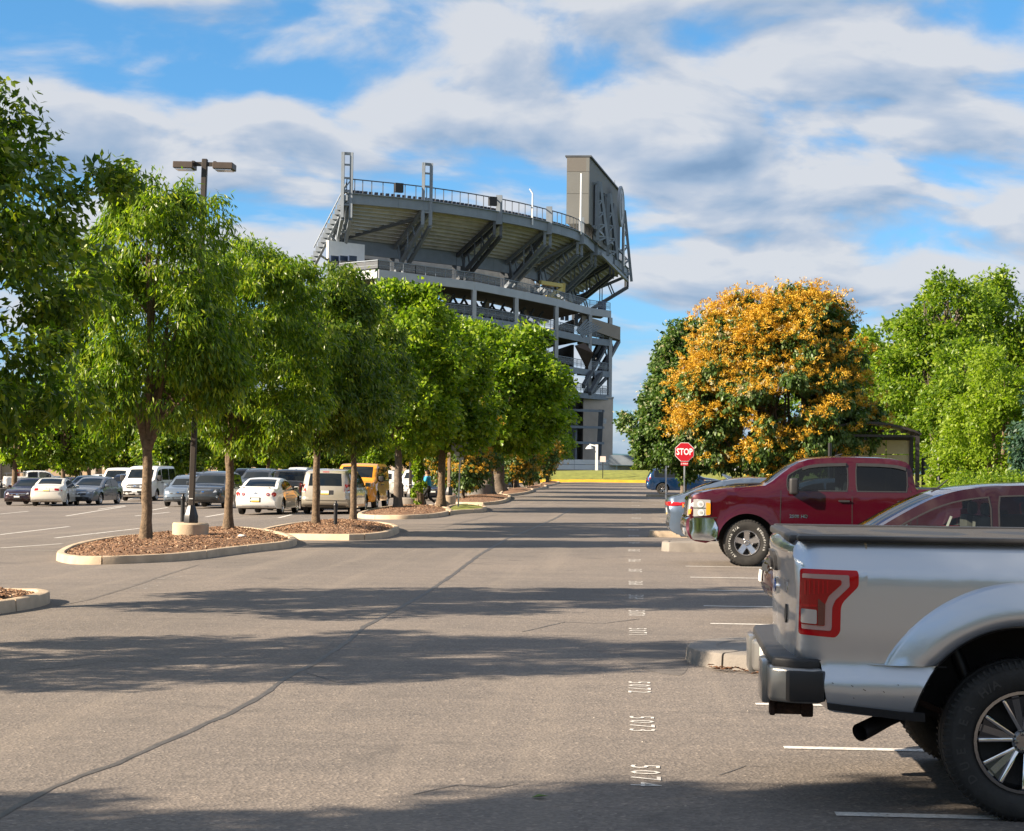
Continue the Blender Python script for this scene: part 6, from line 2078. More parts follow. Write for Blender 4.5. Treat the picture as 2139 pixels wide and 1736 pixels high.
make_kind('pickup', dict(pick, open=True, skin_mats={'bumper': M_chrome}), 
    [('grille', [grille_frame], M_black, .006), ('grille_bar', [rect(-.62, 1.05, .62, 1.10)], M_chrome, .03), ('grille_frame', [rect(-.64, 1.20, .64, 1.26), rect(-.64, .885, .64, .92)], M_chrome, .025), ('grille_frame', [rect(.60, .9, .66, 1.24), rect(-.66, .9, -.60, 1.24)], M_chrome, .022),
     ('badge', [rpoly([(-.13, 1.05), (-.04, 1.05), (-.04, 1.03), (.04, 1.03), (.04, 1.05), (.13, 1.05), (.13, 1.10), (.04, 1.10), (.04, 1.12), (-.04, 1.12), (-.04, 1.10), (-.13, 1.10)], .006)], M_lamp_amber, .045),
     ('headlight', both(rpoly([(.66, .90), (.96, .92), (.96, 1.22), (.66, 1.22)], .02)), M_lamp_clear, .008), ('lower_intake', [rpoly([(-.5, .62), (.5, .62), (.5, .74), (-.5, .74)], .03)], M_black, .006), ('air_dam', [rect(-.8, .44, .8, .52)], M_black, .012)],
    [('tail_light', both(rpoly([(.82, .95), (.98, .95), (.98, 1.38), (.82, 1.38)], .02)), M_lamp_red, .01)] + plates(.75),
    (.43, .29, .235, 5, .62, False, 44, AL), extra=pick_extra, glass=M_clear_dark)
# ---- the silver pickup beside the camera
AX = -1.84
def ff(s, x, z):
    W2 = 1.015
    prof = [(0.40, -.035), (.50, -.012), (.56, .010), (.66, .020), (.70, .016), (.755, -.010), (.775, -.018), (.80, -.012), (.95, 0.0), (1.12, .004), (1.235, .004), (1.262, -.006), (1.28, -.022), (1.34, -.042), (1.40, -.066)]
    y = W2 + float(np.interp(z, [p[0] for p in prof], [p[1] for p in prof]))
    xr = -2.985
    if z > .785:
        t = min(1, max(0, (xr + .16 - x) / .16))
        y -= .055 * (1 - math.sqrt(1 - t * t * .98))
    t = min(1, max(0, (x - (s.xf - .6)) / .6)); y -= .18 * (1 - math.sqrt(1 - t * t * .98))
    if x > -1.02 and z > 1.36:
        y -= .27 * (z - 1.36)
        d = s.zt(x) - z
        if d < .1:
            u_ = 1 - max(0, d) / .1
            y -= .08 * (1 - math.sqrt(max(0, 1 - u_ * u_)))
    if x > 1.4:
        d = s.zt(x) - z
        if d < .1:
            u_ = 1 - max(0, d) / .1
            y -= .08 * (1 - math.sqrt(max(0, 1 - u_ * u_)))
    return y
silver = dict(W=2.03, belt=1.36, sill=.50, step=.05, side_k=.9, smooth=0, nc=24, f=ff, sharp=50, wheels=[(AX, .407, .585, .40), (1.84, .407, .585, .40)], arch_n=40, win_lo=.03, win_hi=.12, bulge=(.08, .05, .02),
    top=[(2.6, .42), (2.85, .48), (2.90, .62), (2.9, 1.0), (2.85, 1.18), (2.7, 1.26), (1.6, 1.38), (1.45, 1.41), (.75, 1.84), (.55, 1.91), (.1, 1.95), (-.5, 1.94), (-.78, 1.88), (-.88, 1.75), (-.95, 1.45), (-.99, 1.41), (-1.05, 1.402), (-2.95, 1.400), (-2.982, 1.392), (-3.005, 1.36), (-3.008, 1.325), (-2.992, 1.27), (-2.985, 1.18), (-2.978, 1.08), (-2.984, 1.05), (-2.986, .95), (-2.98, .80), (-2.965, .785), (-2.87, .783), (-2.862, .74), (-2.85, .64), (-2.83, .545), (-2.8, .535)],
    skin=[('windshield', ws(.8, 1.42, 1.42)), ('rear_window', lambda x, z, v: -.98 < x < -.84 and 1.45 < z < 1.85 and v < .8), ('bed_floor', lambda x, z, v: -2.93 < x < -1.06 and z > 1.37), ('tailgate', lambda x, z, v: x < -2.9 and z > .79 and v < .835)],
    skin_mats={'bed_floor': M_black}, windows=[(1.15, .16), (-.02, -.82)], gaps=[(1.2, .52, 1.36, 0), (.08, .52, 1.4, 0), (-.92, .8, 1.38, 0)], handles=[(.25, 1.2), (-.7, 1.2)], mirror=(1.05, 1.40), mirror_s=(.16, .22, .26), mirror_m=M_black)
def Zp(zx, zy):
    """close-up measurements of the silver truck: returns side position"""
    return (AX + (zx - 1580) * .000925, .4 + (1240 - zy) * .000925)
silver['wheel_kids'] = []
_e, _w = spoke_edges(.262, .28, 6, .27)
silver['wheel_kids'] += [('spoke_edge', _e, principled('polished_edge', (.80, .80, .82), .10, 1.0), (0, 0, 0)), ('spoke_face', _w, principled('spoke_grey', (.10, .10, .105), .22, .85), (0, 0, 0)),
    ('tyre_lettering', arc_text([('A', -28), ('/', -34), ('H', -41), ('R', -60), ('E', -73), ('L', -86), ('E', -99), ('U', -112), ('D', -125)], .325, .062, .1385), principled('tyre_letter_black', (.035, .033, .031), .6), (0, 0, 0))]
def silver_extra(K, sh):
    red_d = principled('deep_red_lens', (.36, .001, .004), .15, coat=.2, spec=.22)
    red_b = principled('bright_red_edge', (.48, .001, .006), .15, coat=.2, spec=.22)
    refl = principled('lamp_reflector', (.36, .24, .25), .2, .3, coat=1.0)
    outer = [(352, 310), (662, 316), (668, 340), (668, 402), (585, 488), (572, 520), (570, 655), (545, 686), (345, 672)]
    sil = [(350, 302), (700, 306), (716, 330), (716, 410), (632, 492), (612, 528), (606, 660), (574, 698), (350, 690)]
    inner = [(362, 336), (615, 342), (618, 404), (540, 480), (524, 520), (522, 632), (516, 648), (360, 640)]
    core = [(358, 360), (572, 368), (574, 392), (505, 456), (486, 500), (484, 622), (358, 615)]
    rev = [(356, 528), (440, 534), (440, 612), (356, 606)]
    top_s = [(360, 338), (610, 345), (612, 358), (362, 353)]
    low_s = [(358, 628), (516, 642), (514, 652), (358, 640)]
    for sg in (-1, 1):
        def patch(pl, off, r=.012, st=.03, th=.02):
            return sh.on_side(rpoly([Zp(*p) for p in pl], r), sg, off, th, st)
        K.add('lamp_surround', patch(sil, .007, .03), 'paint')
        red = patch(outer, .014, .016)
        kids = []
        for nm, pl, off, m in (('lens_strip', inner, .020, refl), ('lens_core', core, .0265, red_d), ('reverse_light', rev, .033, principled('reverse_lens', (.36, .36, .37), .1, .3, coat=.5))):
            kids.append((nm, patch(pl, off, .008).mesh(nm, 45), m, (0, 0, 0)))
        for k in range(8):
            x0 = 372 + k * 24
            rib = [(x0, 372), (x0 + 9, 372), (x0 + 9, 452 - k * 2), (x0, 452 - k * 2)]
            if k < 6:
                kids.append(('lens_rib', patch(rib, .031, .002, .05).mesh('rib'), red_b, (0, 0, 0)))
        kids.append(('lens_lower', patch([(446, 470), (486, 505), (482, 618), (446, 616)], .029, .006).mesh('lower'), principled('dark_lens', (.10, .001, .002), .15, coat=.6), (0, 0, 0)))
        kids.append(('lens_bar', patch([(352, 505), (440, 505), (440, 518), (352, 518)], .031, .002).mesh('bar'), red_b, (0, 0, 0)))
        K.add('tail_light', red, red_b, kids=kids)
        rs_ = random.Random(31)
        for k in range(9):
            zx, zy = rs_.uniform(520, 1050), rs_.uniform(915, 1040)
            l_ = rs_.uniform(5, 16)
            K.add('scuff', sh.on_side([Zp(zx, zy), Zp(zx + l_, zy + l_ * .6), Zp(zx + l_ - 3, zy + l_ * .6 + 3), Zp(zx - 2, zy + 3)], sg, .001, .0015, .05), principled('scuff_dark', (.06, .05, .045), .8))
        # black rail cap along the bed
        mb = MB(); mb.box((-2.0, sg * .950, 1.413), (1.98, .115, .030)); K.add('rail_cap', mb.mesh('rail_cap', 40, bevel=.014, seg=3), M_black)
        # lower black edge
        lw = [(500, 1042), (700, 1062), (900, 1082), (1030, 1089), (1034, 1138), (900, 1128), (700, 1104), (505, 1078)]
        K.add('lower_trim', sh.on_side([Zp(*p) for p in lw], sg, .012, .03, .1), M_black)
        seam = [(455, 812), (700, 823), (1150, 835), (1150, 841), (700, 829), (455, 818)]
        K.add('bed_seam', sh.on_side([Zp(*p) for p in seam], sg, .0015, .004, .3), M_under)
        # painted flare round each arch: a stepped outer edge, then a face that swells towards the lip
        for wx in (AX, 1.84):
            fl = MB()
            vs, fs = [], []
            n = 48
            prof = [(.815, -.004), (.806, .004), (.800, .013), (.785, .019), (.74, .034), (.69, .049), (.645, .056), (.615, .053), (.597, .042), (.588, .022), (.584, -.02)]
            for k in range(n + 1):
                t = math.pi * (-.015 + 1.03 * k / n)
                for (rr_, dy) in prof:
                    X, Zz = wx + rr_ * math.cos(t), .40 + rr_ * math.sin(t)
                    Zz = max(Zz, .779)
                    vs.append((X, sg * (sh.f(X, max(Zz, .5)) + dy), Zz))
            m_ = len(prof)
            for k in range(n):
                for j in range(m_ - 1):
                    q_ = k * m_ + j
                    fs.append((q_, q_ + 1, q_ + m_ + 1, q_ + m_))
            fl.add(vs, fs if sg > 0 else [f[::-1] for f in fs])
            K.add('wheel_flare', fl, 'paint', smooth=40)
        # arch lip, black inside
        lip = MB()
        n = 30
        vs, fs = [], []
        for k in range(n + 1):
            t = math.pi * (0.06 + .88 * k / n)
            for (rr_, dy) in ((.588, .0), (.575, -.012), (.57, -.12)):
                X, Zz = AX + rr_ * math.cos(t), .40 + rr_ * math.sin(t)
                vs.append((X, sg * (sh.f(AX + .588 * math.cos(t), .40 + .588 * math.sin(t)) + dy), Zz))
        for k in range(n):
            for j in range(2):
                a = k * 3 + j
                fs.append((a, a + 3, a + 4, a + 1))
        lip.add(vs, fs if sg > 0 else [f[::-1] for f in fs]); K.add('arch_lip', lip, M_black)
    # cover over the bed with a rumpled tail end
    mb = MB()
    nx, ny = 40, 14
    rng = random.Random(8)
    vs = []
    for i in range(nx + 1):
        for j in range(ny + 1):
            x = -2.975 + 1.93 * i / nx
            y = -.93 + 1.86 * j / ny
            e = max(0, 1 - i / 7)
            z = 1.420 - .004 * abs(y / .93) ** 4 + .002 * math.sin(x * 9 + y * 3) + .005 * e * math.sin(y * 13 + i) + .005 * e * math.sin(i * 1.9) - .004 * (i == 0)
            vs.append((x, y, z))
    m_ = ny + 1
    fs = [(i * m_ + j, (i + 1) * m_ + j, (i + 1) * m_ + j + 1, i * m_ + j + 1) for i in range(nx) for j in range(ny)]
    o = len(vs)
    bd_ = [i * m_ for i in range(nx + 1)] + [nx * m_ + j for j in range(1, m_)] + [i * m_ + ny for i in range(nx - 1, -1, -1)] + [j for j in range(ny - 1, 0, -1)]
    vs += [(vs[k][0], vs[k][1], 1.404) for k in bd_]
    L = len(bd_)
    fs += [(bd_[(k + 1) % L], bd_[k], o + k, o + (k + 1) % L) for k in range(L)]
    mb.add(vs, fs)
    K.add('tonneau_cover', mb, principled('grey_vinyl', (.045, .043, .042), .75, vary=.25, vscale=14, bump=.3, bscale=120), smooth=60)
    mb = MB(); mb.box((-2.985, 0, 1.402), (.075, 1.66, .044)); K.add('tailgate_cap', mb.mesh('cap', 40, bevel=.018, seg=3), M_black)
    # tailgate fittings
    K.add('tailgate_handle', sh.on_end(rpoly(rect(-.17, 1.20, .17, 1.31), .03), -1, .018, .03, .08), M_black, kids=[('handle_pull', sh.on_end(rpoly(rect(-.11, 1.215, .11, 1.265), .015), -1, .034, .02, .08).mesh('pull'), M_blackmetal, (0, 0, 0))])
    K.add('oval_emblem', sh.on_end(disc2(0, 1.11, .118, 28, .047), -1, .012, .02, .05), M_chrome, kids=[('emblem_field', sh.on_end(disc2(0, 1.11, .106, 28, .037), -1, .017, .01, .05).mesh('field'), principled('emblem_blue', (.012, .03, .12), .25, coat=1), (0, 0, 0))])
    for (s_, y, z, sz) in (('XLT', -.60, 1.14, .10),):
        me = text_mesh(s_, sz, .02, 1.05).copy()
        for v_ in me.vertices:
            Y, Zz = y - v_.co.x, z + v_.co.y
            hit = sh.bvh.ray_cast(Vector((-9, Y, Zz)), Vector((1, 0, 0)))
            v_.co = ((hit[0].x if hit[0] is not None else -2.99) - .006, Y, Zz)
        K.add('lettering', me, M_chrome)
    K.add('round_badge', sh.on_end(disc2(-.62, 1.0, .035, 16, .05), -1, .008, .012, .05), M_black)
    # bumper: silver faces with black step pad
    bp_ = [(-2.86, 1.02), (-2.90, 1.045), (-3.02, 1.03), (-3.125, .95), (-3.14, .80), (-3.14, .42), (-3.09, .36), (-3.09, -.36), (-3.14, -.42), (-3.14, -.80), (-3.125, -.95), (-3.02, -1.03), (-2.90, -1.045), (-2.86, -1.02)]
    mb = MB(); mb.prism(bp_, .575, .755); K.add('bumper', mb.mesh('bumper', 40, bevel=.03, seg=3), principled('bumper_silver', (.26, .255, .245), .28, .7, coat=.4, rvary=.25, vscale=3))
    pad = [(-2.87, 1.0), (-2.92, 1.03), (-3.01, 1.01), (-3.105, .94), (-3.12, .80), (-3.12, -.80), (-3.105, -.94), (-3.01, -1.01), (-2.92, -1.03), (-2.87, -1.0)]
    mb = MB(); mb.prism(pad, .745, .802); K.add('bumper_pad', mb.mesh('pad', 40, bevel=.016, seg=3), M_black)
    for sg in (-1, 1):
        side = [(-2.84, sg * 1.00), (-2.86, sg * 1.052), (-3.03, sg * 1.042), (-3.06, sg * .98)]
        mb = MB(); mb.prism(side if sg < 0 else side, .585, .742); K.add('bumper_end', mb.mesh('end', 40, bevel=.012, seg=2), M_blackmetal)
        mb = MB(); mb.box((-3.135, sg * .70, .66), (.05, .30, .22)); K.add('bumper_corner', mb.mesh('corner', 40, bevel=.02, seg=2), principled('bumper_silver', (.26, .255, .245), .28, .7))
    mb = MB(); mb.box((-3.105, 0, .665), (.02, .32, .16)); K.add('licence_plate', mb, M_plate)
    rust = principled('rusty_steel', (.055, .028, .018), .9, .2, vary=.5, vscale=14, bump=.5)
    mb = MB(); mb.box((-2.97, 0, .50), (.20, .09, .09)); mb.beam((-2.98, -.55, .535), (-2.98, .55, .535), .07, .05); K.add('tow_hitch', mb.mesh('hitch', 40, bevel=.008), rust)
    mb = MB(); mb.box((-3.02, -.78, .52), (.16, .05, .06)); mb.box((-3.10, -.78, .535), (.03, .09, .10)); mb.box((-2.92, -.80, .515), (.06, .05, .07)); K.add('tow_bracket', mb.mesh('bracket', 40, bevel=.006), rust)
    # exhaust, axle, frame, spare wheel well
    ex = MB()
    n = 20
    path = [Vector((-2.42, -.70, .50)), Vector((-2.50, -.74, .472)), Vector((-2.60, -.84, .438)), Vector((-2.66, -.90, .418))]
    ex.tube(path, [.040, .042, .046, .047], n, cap=False)
    ex.tube(path[::-1], [.041, .040, .036, .034], n, cap=False)
    K.add('exhaust_pipe', ex, principled('exhaust_dark', (.06, .055, .055), .45, .8, vary=.3), smooth=60)
    mb = MB(); mb.tube([(AX, -.75, .405), (AX, .75, .405)], [.055, .055], 12); mb.lathe([(.05, -.13), (.16, -.08), (.17, .08), (.05, .13)], 16, 'y', c=(AX, .05, .405)); K.add('rear_axle', mb, M_under)
    for sg in (-1, 1):
        mb = MB(); mb.beam((-2.85, sg * .46, .66), (2.4, sg * .46, .60), .10, .16); K.add('frame_rail', mb, principled('frame_rust', (.055, .03, .024), .9, vary=.4, vscale=5))
        mb = MB(); mb.beam((-2.5, sg * .56, .62), (AX, sg * .56, .34), .07, .03); mb.beam((AX, sg * .56, .34), (-1.1, sg * .56, .60), .07, .03); K.add('leaf_spring', mb, rust)
        mb = MB(); mb.tube([(AX - .1, sg * .60, .36), (AX - .3, sg * .52, .86)], [.035, .035], 10); K.add('shock_absorber', mb, M_blackmetal)
        # inner wing liner
        mb = MB()
        vs, fs = [], []
        for k in range(17):
            t = math.pi * k / 16
            for yy in (.97, .52):
                vs.append((AX + .60 * math.cos(t), sg * yy, .46 + .57 * math.sin(t)))
        for k in range(16):
            fs.append((2 * k, 2 * k + 1, 2 * k + 3, 2 * k + 2))
        fs.append(tuple(2 * k + 1 for k in range(17)))
        mb.add(vs, fs); K.add('wheel_liner', mb, principled('liner_black', (.014, .013, .013), .85, vary=.5, vscale=6), smooth=40)
    # dropping on the bed side
    sp_ = MB(); mk = sh.on_side(rpoly([Zp(705, 165), Zp(718, 168), Zp(722, 190), Zp(716, 204), Zp(708, 186)], .004), -1, .002, .003, .01); K.add('bird_dropping', mk, principled('dropping', (.5, .42, .32), .9, vary=.6, vscale=60))
    mb = MB(); mb.box((-.2, 0, .55), (2.0, 1.5, .25)); mb.box((1.9, 0, .7), (1.5, 1.0, .5)); K.add('underbody', mb, M_under)
silver['no_pan'] = True
make_kind('silver_pickup', silver,
    [('grille', [rpoly([(-.62, .85), (.62, .85), (.62, 1.14), (-.62, 1.14)], .04)], M_black, .01), ('headlight', both(rpoly([(.66, .86), (.92, .88), (.92, 1.14), (.66, 1.14)], .03)), M_lamp_clear, .01)],
    [], (.407, .28, .262, 6, .20, False, 76, principled('machined_alloy', (.30, .30, .31), .2, 1.0, rvary=.12)), extra=silver_extra)

P_silver = paint('paint_silver', (.47, .51, .565), .88, .31, 1.0, .02)
P_maroon = paint('paint_maroon', (.040, .001, .006), .15, .32, 1.0, .005)
P_wine = paint('paint_wine', (.018, .003, .005), .3, .32, 1.0, .05)
P_white = paint('paint_white', (.74, .73, .70), .0, .35, 1.0, .06)
P_cream = paint('paint_cream_white', (.66, .63, .56), .1, .35, 1.0, .06)
P_tan = paint('paint_tan', (.42, .38, .31), .45, .35)
P_grey = paint('paint_grey', (.13, .145, .17), .5, .32)
P_dgrey = paint('paint_dark_grey', (.045, .052, .060), .4, .32)
P_steelblue = paint('paint_steel_blue', (.15, .19, .24), .5, .32)
P_navy = paint('paint_navy', (.012, .022, .055), .3, .32)
P_blue = paint('paint_blue', (.007, .030, .085), .45, .32)
P_yellow = paint('paint_yellow', (.70, .29, .008), .0, .35, 1.0, .03)
P_black = paint('paint_black', (.012, .013, .014), .1, .32)
P_lexus = paint('paint_pale_silver_blue', (.10, .135, .19), .55, .32)
P_purple = paint('paint_purple', (.055, .022, .045), .35, .32)

def wheelpos(px, py, Y, wx, yaw, L=0):
    return Q(px, py, Y)
# near trucks and cars on the right, parked across the lane direction
q = Q(2147, 1545, 9.10)
_a = rad(-1.0)
_w = Matrix.Rotation(_a, 3, 'Z') @ Vector((AX, -1.03, 0))
KV['silver_pickup'].place((q.x - _w.x, 9.10 - _w.y, 0), _a, P_silver, 'silver pickup with big red tail light, only its rear half inside the picture', 'pickup', 'parked_pickup')
q = Q(1560.5, 1136, 32.6)
KV['pickup'].place((q.x + 1.95, 32.6 + 1.015, 0), math.pi, P_maroon, 'maroon crew cab pickup with chrome bumper and black grille facing the lane', 'pickup', 'parked_pickup')
KV['minivan_near'].place((4.08, 20.2 + .95, 0), math.pi, P_wine, 'dark wine minivan half hidden behind the silver pickup, cloth hanging inside', 'minivan', 'parked_minivan', sc=(.96, .96, .945))
KV['crossover'].place((Q(1401, 1060, 39).x + 2.31, 40, 0), 0.0, P_lexus, 'blue grey fastback crossover with its tail to the lane beyond the maroon pickup', 'crossover', 'parked_crossover', sc=(1, 1, .99))
KV['suv'].place((Q(1351, 1000, 124).x + 2.65, 125, 0), 0.0, P_blue, 'blue suv parked tail to the lane behind the red stop sign', 'suv', 'parked_suv', sc=(1.14, 1.06, 1.10))
KV['crossover'].place((Q(1909, 1000, 45).x - 2.33, 46.5, 0), math.pi, P_lexus, 'blue grey crossover whose tail shows behind the maroon pickup cab', 'crossover', 'parked_crossover', sc=(1, 1, .98))

# cars of the left lot: (x in picture, distance, kind, tail to us?, paint, extra turn, scale, label)
FRONT, REAR = -math.pi / 2, math.pi / 2
HL = {'sedan': 2.3, 'coupe': 2.3, 'suv': 2.33, 'minivan': 2.55, 'van': 2.75, 'boxy_van': 2.27, 'pickup': 3.05}
left = [
    (38, 92, 'sedan', FRONT, P_wine, 0, 1.0, 'sedan', 'dark wine sedan nose on, beside the cream white sedan'),
    (89, 89, 'sedan', REAR, P_cream, .10, .99, 'sedan', 'cream white sedan seen from behind with red tail lights'),
    (170, 92, 'sedan', FRONT, P_grey, -.06, 1.02, 'sedan', 'grey sedan nose on, right of the cream white sedan'),
    (160, 117, 'sedan', FRONT, P_steelblue, -.04, 1.05, 'sedan', 'blue grey sedan behind the grey sedan, right of a thin trunk'),
    (121, 133, 'sedan', REAR, P_purple, 0, 1.0, 'sedan', 'dark purple sedan tail on, behind a thin tree trunk'),
    (233, 128, 'van', FRONT, P_white, 0, 1.0, 'van', 'white passenger van nose on, farther of the two'),
    (286, 103, 'van', FRONT, P_white, -.03, 1.0, 'van', 'silver white passenger van nose on with dark side windows'),
    (245, 118, 'suv', FRONT, P_navy, 0, .95, 'suv', 'dark navy car nose on between the two passenger vans'),
    (373, 85, 'suv', FRONT, P_steelblue, 0, .90, 'wagon', 'blue grey wagon nose on, left of the black bollard'),
    (425, 80, 'suv', FRONT, P_dgrey, 0, 1.0, 'suv', 'dark grey suv nose on between the lamp pole and the trunk'),
    (380, 132, 'sedan', FRONT, P_steelblue, 0, 1.0, 'sedan', 'steel blue sedan in the row behind the lamp pole'),
    (400, 112, 'suv', FRONT, P_black, 0, 1.0, 'suv', 'black suv just behind the dark grey suv'),
    (455, 136, 'minivan', REAR, P_white, 0, 1.0, 'minivan', 'white minivan tail on above the dark grey suv'),
    (524, 104, 'suv', FRONT, P_dgrey, 0, 1.10, 'suv', 'tall dark suv nose on behind the white coupe'),
    (505, 140, 'van', FRONT, P_navy, 0, .95, 'van', 'dark blue van at the back behind the tall dark suv'),
    (548, 126, 'minivan', FRONT, P_grey, 0, 1.0, 'minivan', 'grey minivan nose on behind the tall dark suv'),
    (586, 112, 'suv', REAR, P_wine, 0, 1.0, 'suv', 'dark wine suv tail on behind the white coupe roof'),
    (538, 67, 'coupe', REAR, P_white, -.02, 1.0, 'coupe', 'white coupe tail on with four round red lights'),
    (593, 74, 'pickup', REAR, P_black, 0, .86, 'pickup', 'black pickup squeezed between the white coupe and the tan minivan'),
    (680, 67, 'minivan', REAR, P_tan, 0, 1.0, 'minivan', 'tan minivan tail on behind two slim trunks'),
    (738, 76, 'boxy_van', FRONT, P_yellow, -.02, 1.06, 'van', 'bright yellow boxy van beside the tan minivan'),
    (790, 108, 'suv', FRONT, P_white, 0, 1.0, 'crossover', 'white crossover nose on, right of the yellow van'),
    (818, 128, 'sedan', FRONT, P_blue, 0, 1.0, 'sedan', 'blue sedan behind the white crossover'),
    (862, 106, 'suv', FRONT, P_white, 0, 1.02, 'suv', 'white suv nose on, left of the walking person'),
    (905, 96, 'sedan', FRONT, P_navy, 0, 1.03, 'sedan', 'dark navy sedan nose on right behind the walking person'),
    (994, 128, 'suv', FRONT, P_black, 0, 1.06, 'suv', 'black suv with tall grille between two lane trees'),
    (1046, 150, 'sedan', FRONT, P_dgrey, 0, 1.0, 'sedan', 'dark grey sedan far along, behind the wide lane maples'),
    (203, 165, 'suv', REAR, P_white, 0, .95, 'suv', 'small white suv far back before the tan building'),
    (108, 158, 'sedan', FRONT, P_black, 0, 1.0, 'sedan', 'black sedan far back right of the white work pickup'),
    (615, 165, 'van', FRONT, P_white, 0, 1.0, 'van', 'white van far back under the trees left of the tan minivan'),
    (775, 132, 'van', FRONT, P_lexus, 0, .9, 'van', 'blue grey van roof far back above the yellow van'),
    (8, 175, 'sedan', FRONT, P_tan, 0, 1.0, 'sedan', 'tan sedan at the far left edge by the building'),
]
for (px, Y, k, face, pm, turn, sc, cat, label) in left:
    p = atY(px, Y)
    p.y += HL[k] * sc * .98
    p.x *= (p.y / Y) if False else 1
    rz = face + turn
    KV[k].place((p.x, p.y, gz(p.x)), rz, pm, label, cat, 'parked_' + cat, group='cars in the left parking lot', sc=(sc, sc, sc))
# white work pickup on the aisle, three quarter view
p = atY(77, 168)
wp = KV['pickup'].place((p.x, p.y, gz(p.x)), .45, P_white, 'white work pickup with red tanks in its bed, far left', 'pickup', 'parked_pickup', group='cars in the left parking lot', skip=('tonneau_cover', 'lettering'))
mb = MB()
for y in (-.35, .35):
    pass
for y in (-.4, .4):
    t = MB(); t.lathe([(.27, 0), (.28, .5), (.10, .64)], 12, c=(0, 0, 0), close=True)
    c_ = wp.matrix_basis @ Vector((-1.9, y, 1.47))
    t.build('tank', M_lamp_red, None, smooth=40, loc=c_, label='%s of two red tanks in the bed of the white work pickup' % ('nearer the tailgate side' if y < 0 else 'farther'), cat='tank', group='red tanks in the pickup bed')
mb = MB(); mb.beam((-1.15, -.8, 1.95), (-1.15, .8, 1.95), .06); mb.beam((-1.15, -.8, 1.4), (-1.15, -.8, 1.95), .06); mb.beam((-1.15, .8, 1.4), (-1.15, .8, 1.95), .06); mb.beam((-3.0, -.85, 1.75), (-1.15, -.85, 1.85), .05); mb.beam((-3.0, .85, 1.75), (-1.15, .85, 1.85), .05); mb.beam((-2.9, -.85, 1.4), (-2.9, -.85, 1.76), .05)
mb.build('rack', M_galv, wp)

# ------------------------------------------------------------------ street furniture
def octagon(r):
    return [(r * math.cos(math.pi / 8 + k * math.pi / 4), r * math.sin(math.pi / 8 + k * math.pi / 4)) for k in range(8)]
def stop_sign(loc, facing_us, h, label, post, ext, rz=0.0):
    r = empty('stop_sign', loc, rz, label=label, cat='stop sign')
    red = principled('sign_red', (.42, .008, .018), .35, coat=.3)
    mb = MB(); mb.beam((0, .03, -.2), (0, .03, h + .33), .06, .05); mb.build('post', post, r)
    fy = -1 if facing_us else 1
    R = .405
    mb = MB(); mb.prism_y(octagon(R), -.004, .004); mb.build('sign_plate', principled('sign_white_edge', (.75, .75, .75), .4) if facing_us else M_galv, r, loc=(0, fy * .005, h))
    if facing_us:
        mb = MB(); mb.prism_y(octagon(R * .955), -.0045, 0); mb.build('sign_face', red, r, loc=(0, -.010, h))
        me = text_mesh('STOP', .36, .022, 1.0)
        o = obj('sign_lettering', me, principled('sign_letters', (.8, .8, .8), .4), r, (0, -.0165, h), (math.pi / 2, 0, 0))
        w_ = max(v_.co.x for v_ in me.vertices) - min(v_.co.x for v_ in me.vertices)
        o.scale = (.64 / w_, 1.0, 1)
        mb = MB(); mb.box((0, -.004, h - .47), (.30, .008, .15)); p_ = mb.build('way_plate', red, r)
        obj('plate_lettering', text_mesh('2-WAY', .085, .02, 1.05), principled('sign_letters', (.8, .8, .8), .4), p_, (0, -.010, h - .47), (math.pi / 2, 0, 0))
    else:
        mb = MB(); mb.box((0, .02, h - .47), (.30, .008, .12)); mb.build('way_plate', M_galv, r)
    return r
p = atY(1429.5, 71)
stop_sign((p.x, 71, 0), True, 2.46, 'red stop sign facing us in front of the orange blossoming tree', M_galv, 1)
mb = MB(); mb.beam((0, 0, 0), (0, 0, 1.9), .06, .06); mb.build('stake', M_galv, None, loc=(p.x - .72, 71.3, 0), label='thin bare metal stake left of the red stop sign post', cat='stake')
p = G(957, 1060, .1)
s_ = stop_sign((p.x, p.y, p.z - .05), False, 2.55, 'grey back of a stop sign on a leaning metal post by the mulch island', M_galv, 1)
s_.rotation_euler = (0, rad(1.4), 0)

def bollard(px, py, h, label, r=.055):
    p = G(px, py, .08)
    b = empty('bollard', p, label=label, cat='bollard', group='black bollards on the mulch islands')
    mb = MB(); mb.tube([(0, 0, -.1), (0, 0, h - .12)], [r, r], 14); mb.build('post', M_blackmetal, b, smooth=50)
    mb = MB(); mb.lathe([(r, h - .12), (r * 1.25, h - .11), (r * 1.25, h - .07), (r * .95, h - .05), (r * .6, h - .03), (r * .62, h), (r * .3, h + .03), (.002, h + .035)], 14); mb.build('cap', M_blackmetal, b, smooth=50)
bollard(381, 1112, .98, 'tall black bollard left of the brown lamp pole')
bollard(700.5, 1108, .76, 'short black bollard between the slim trunks on the second island', .05)
bollard(840, 1059, 1.0, 'black bollard beside the maple on the third island')

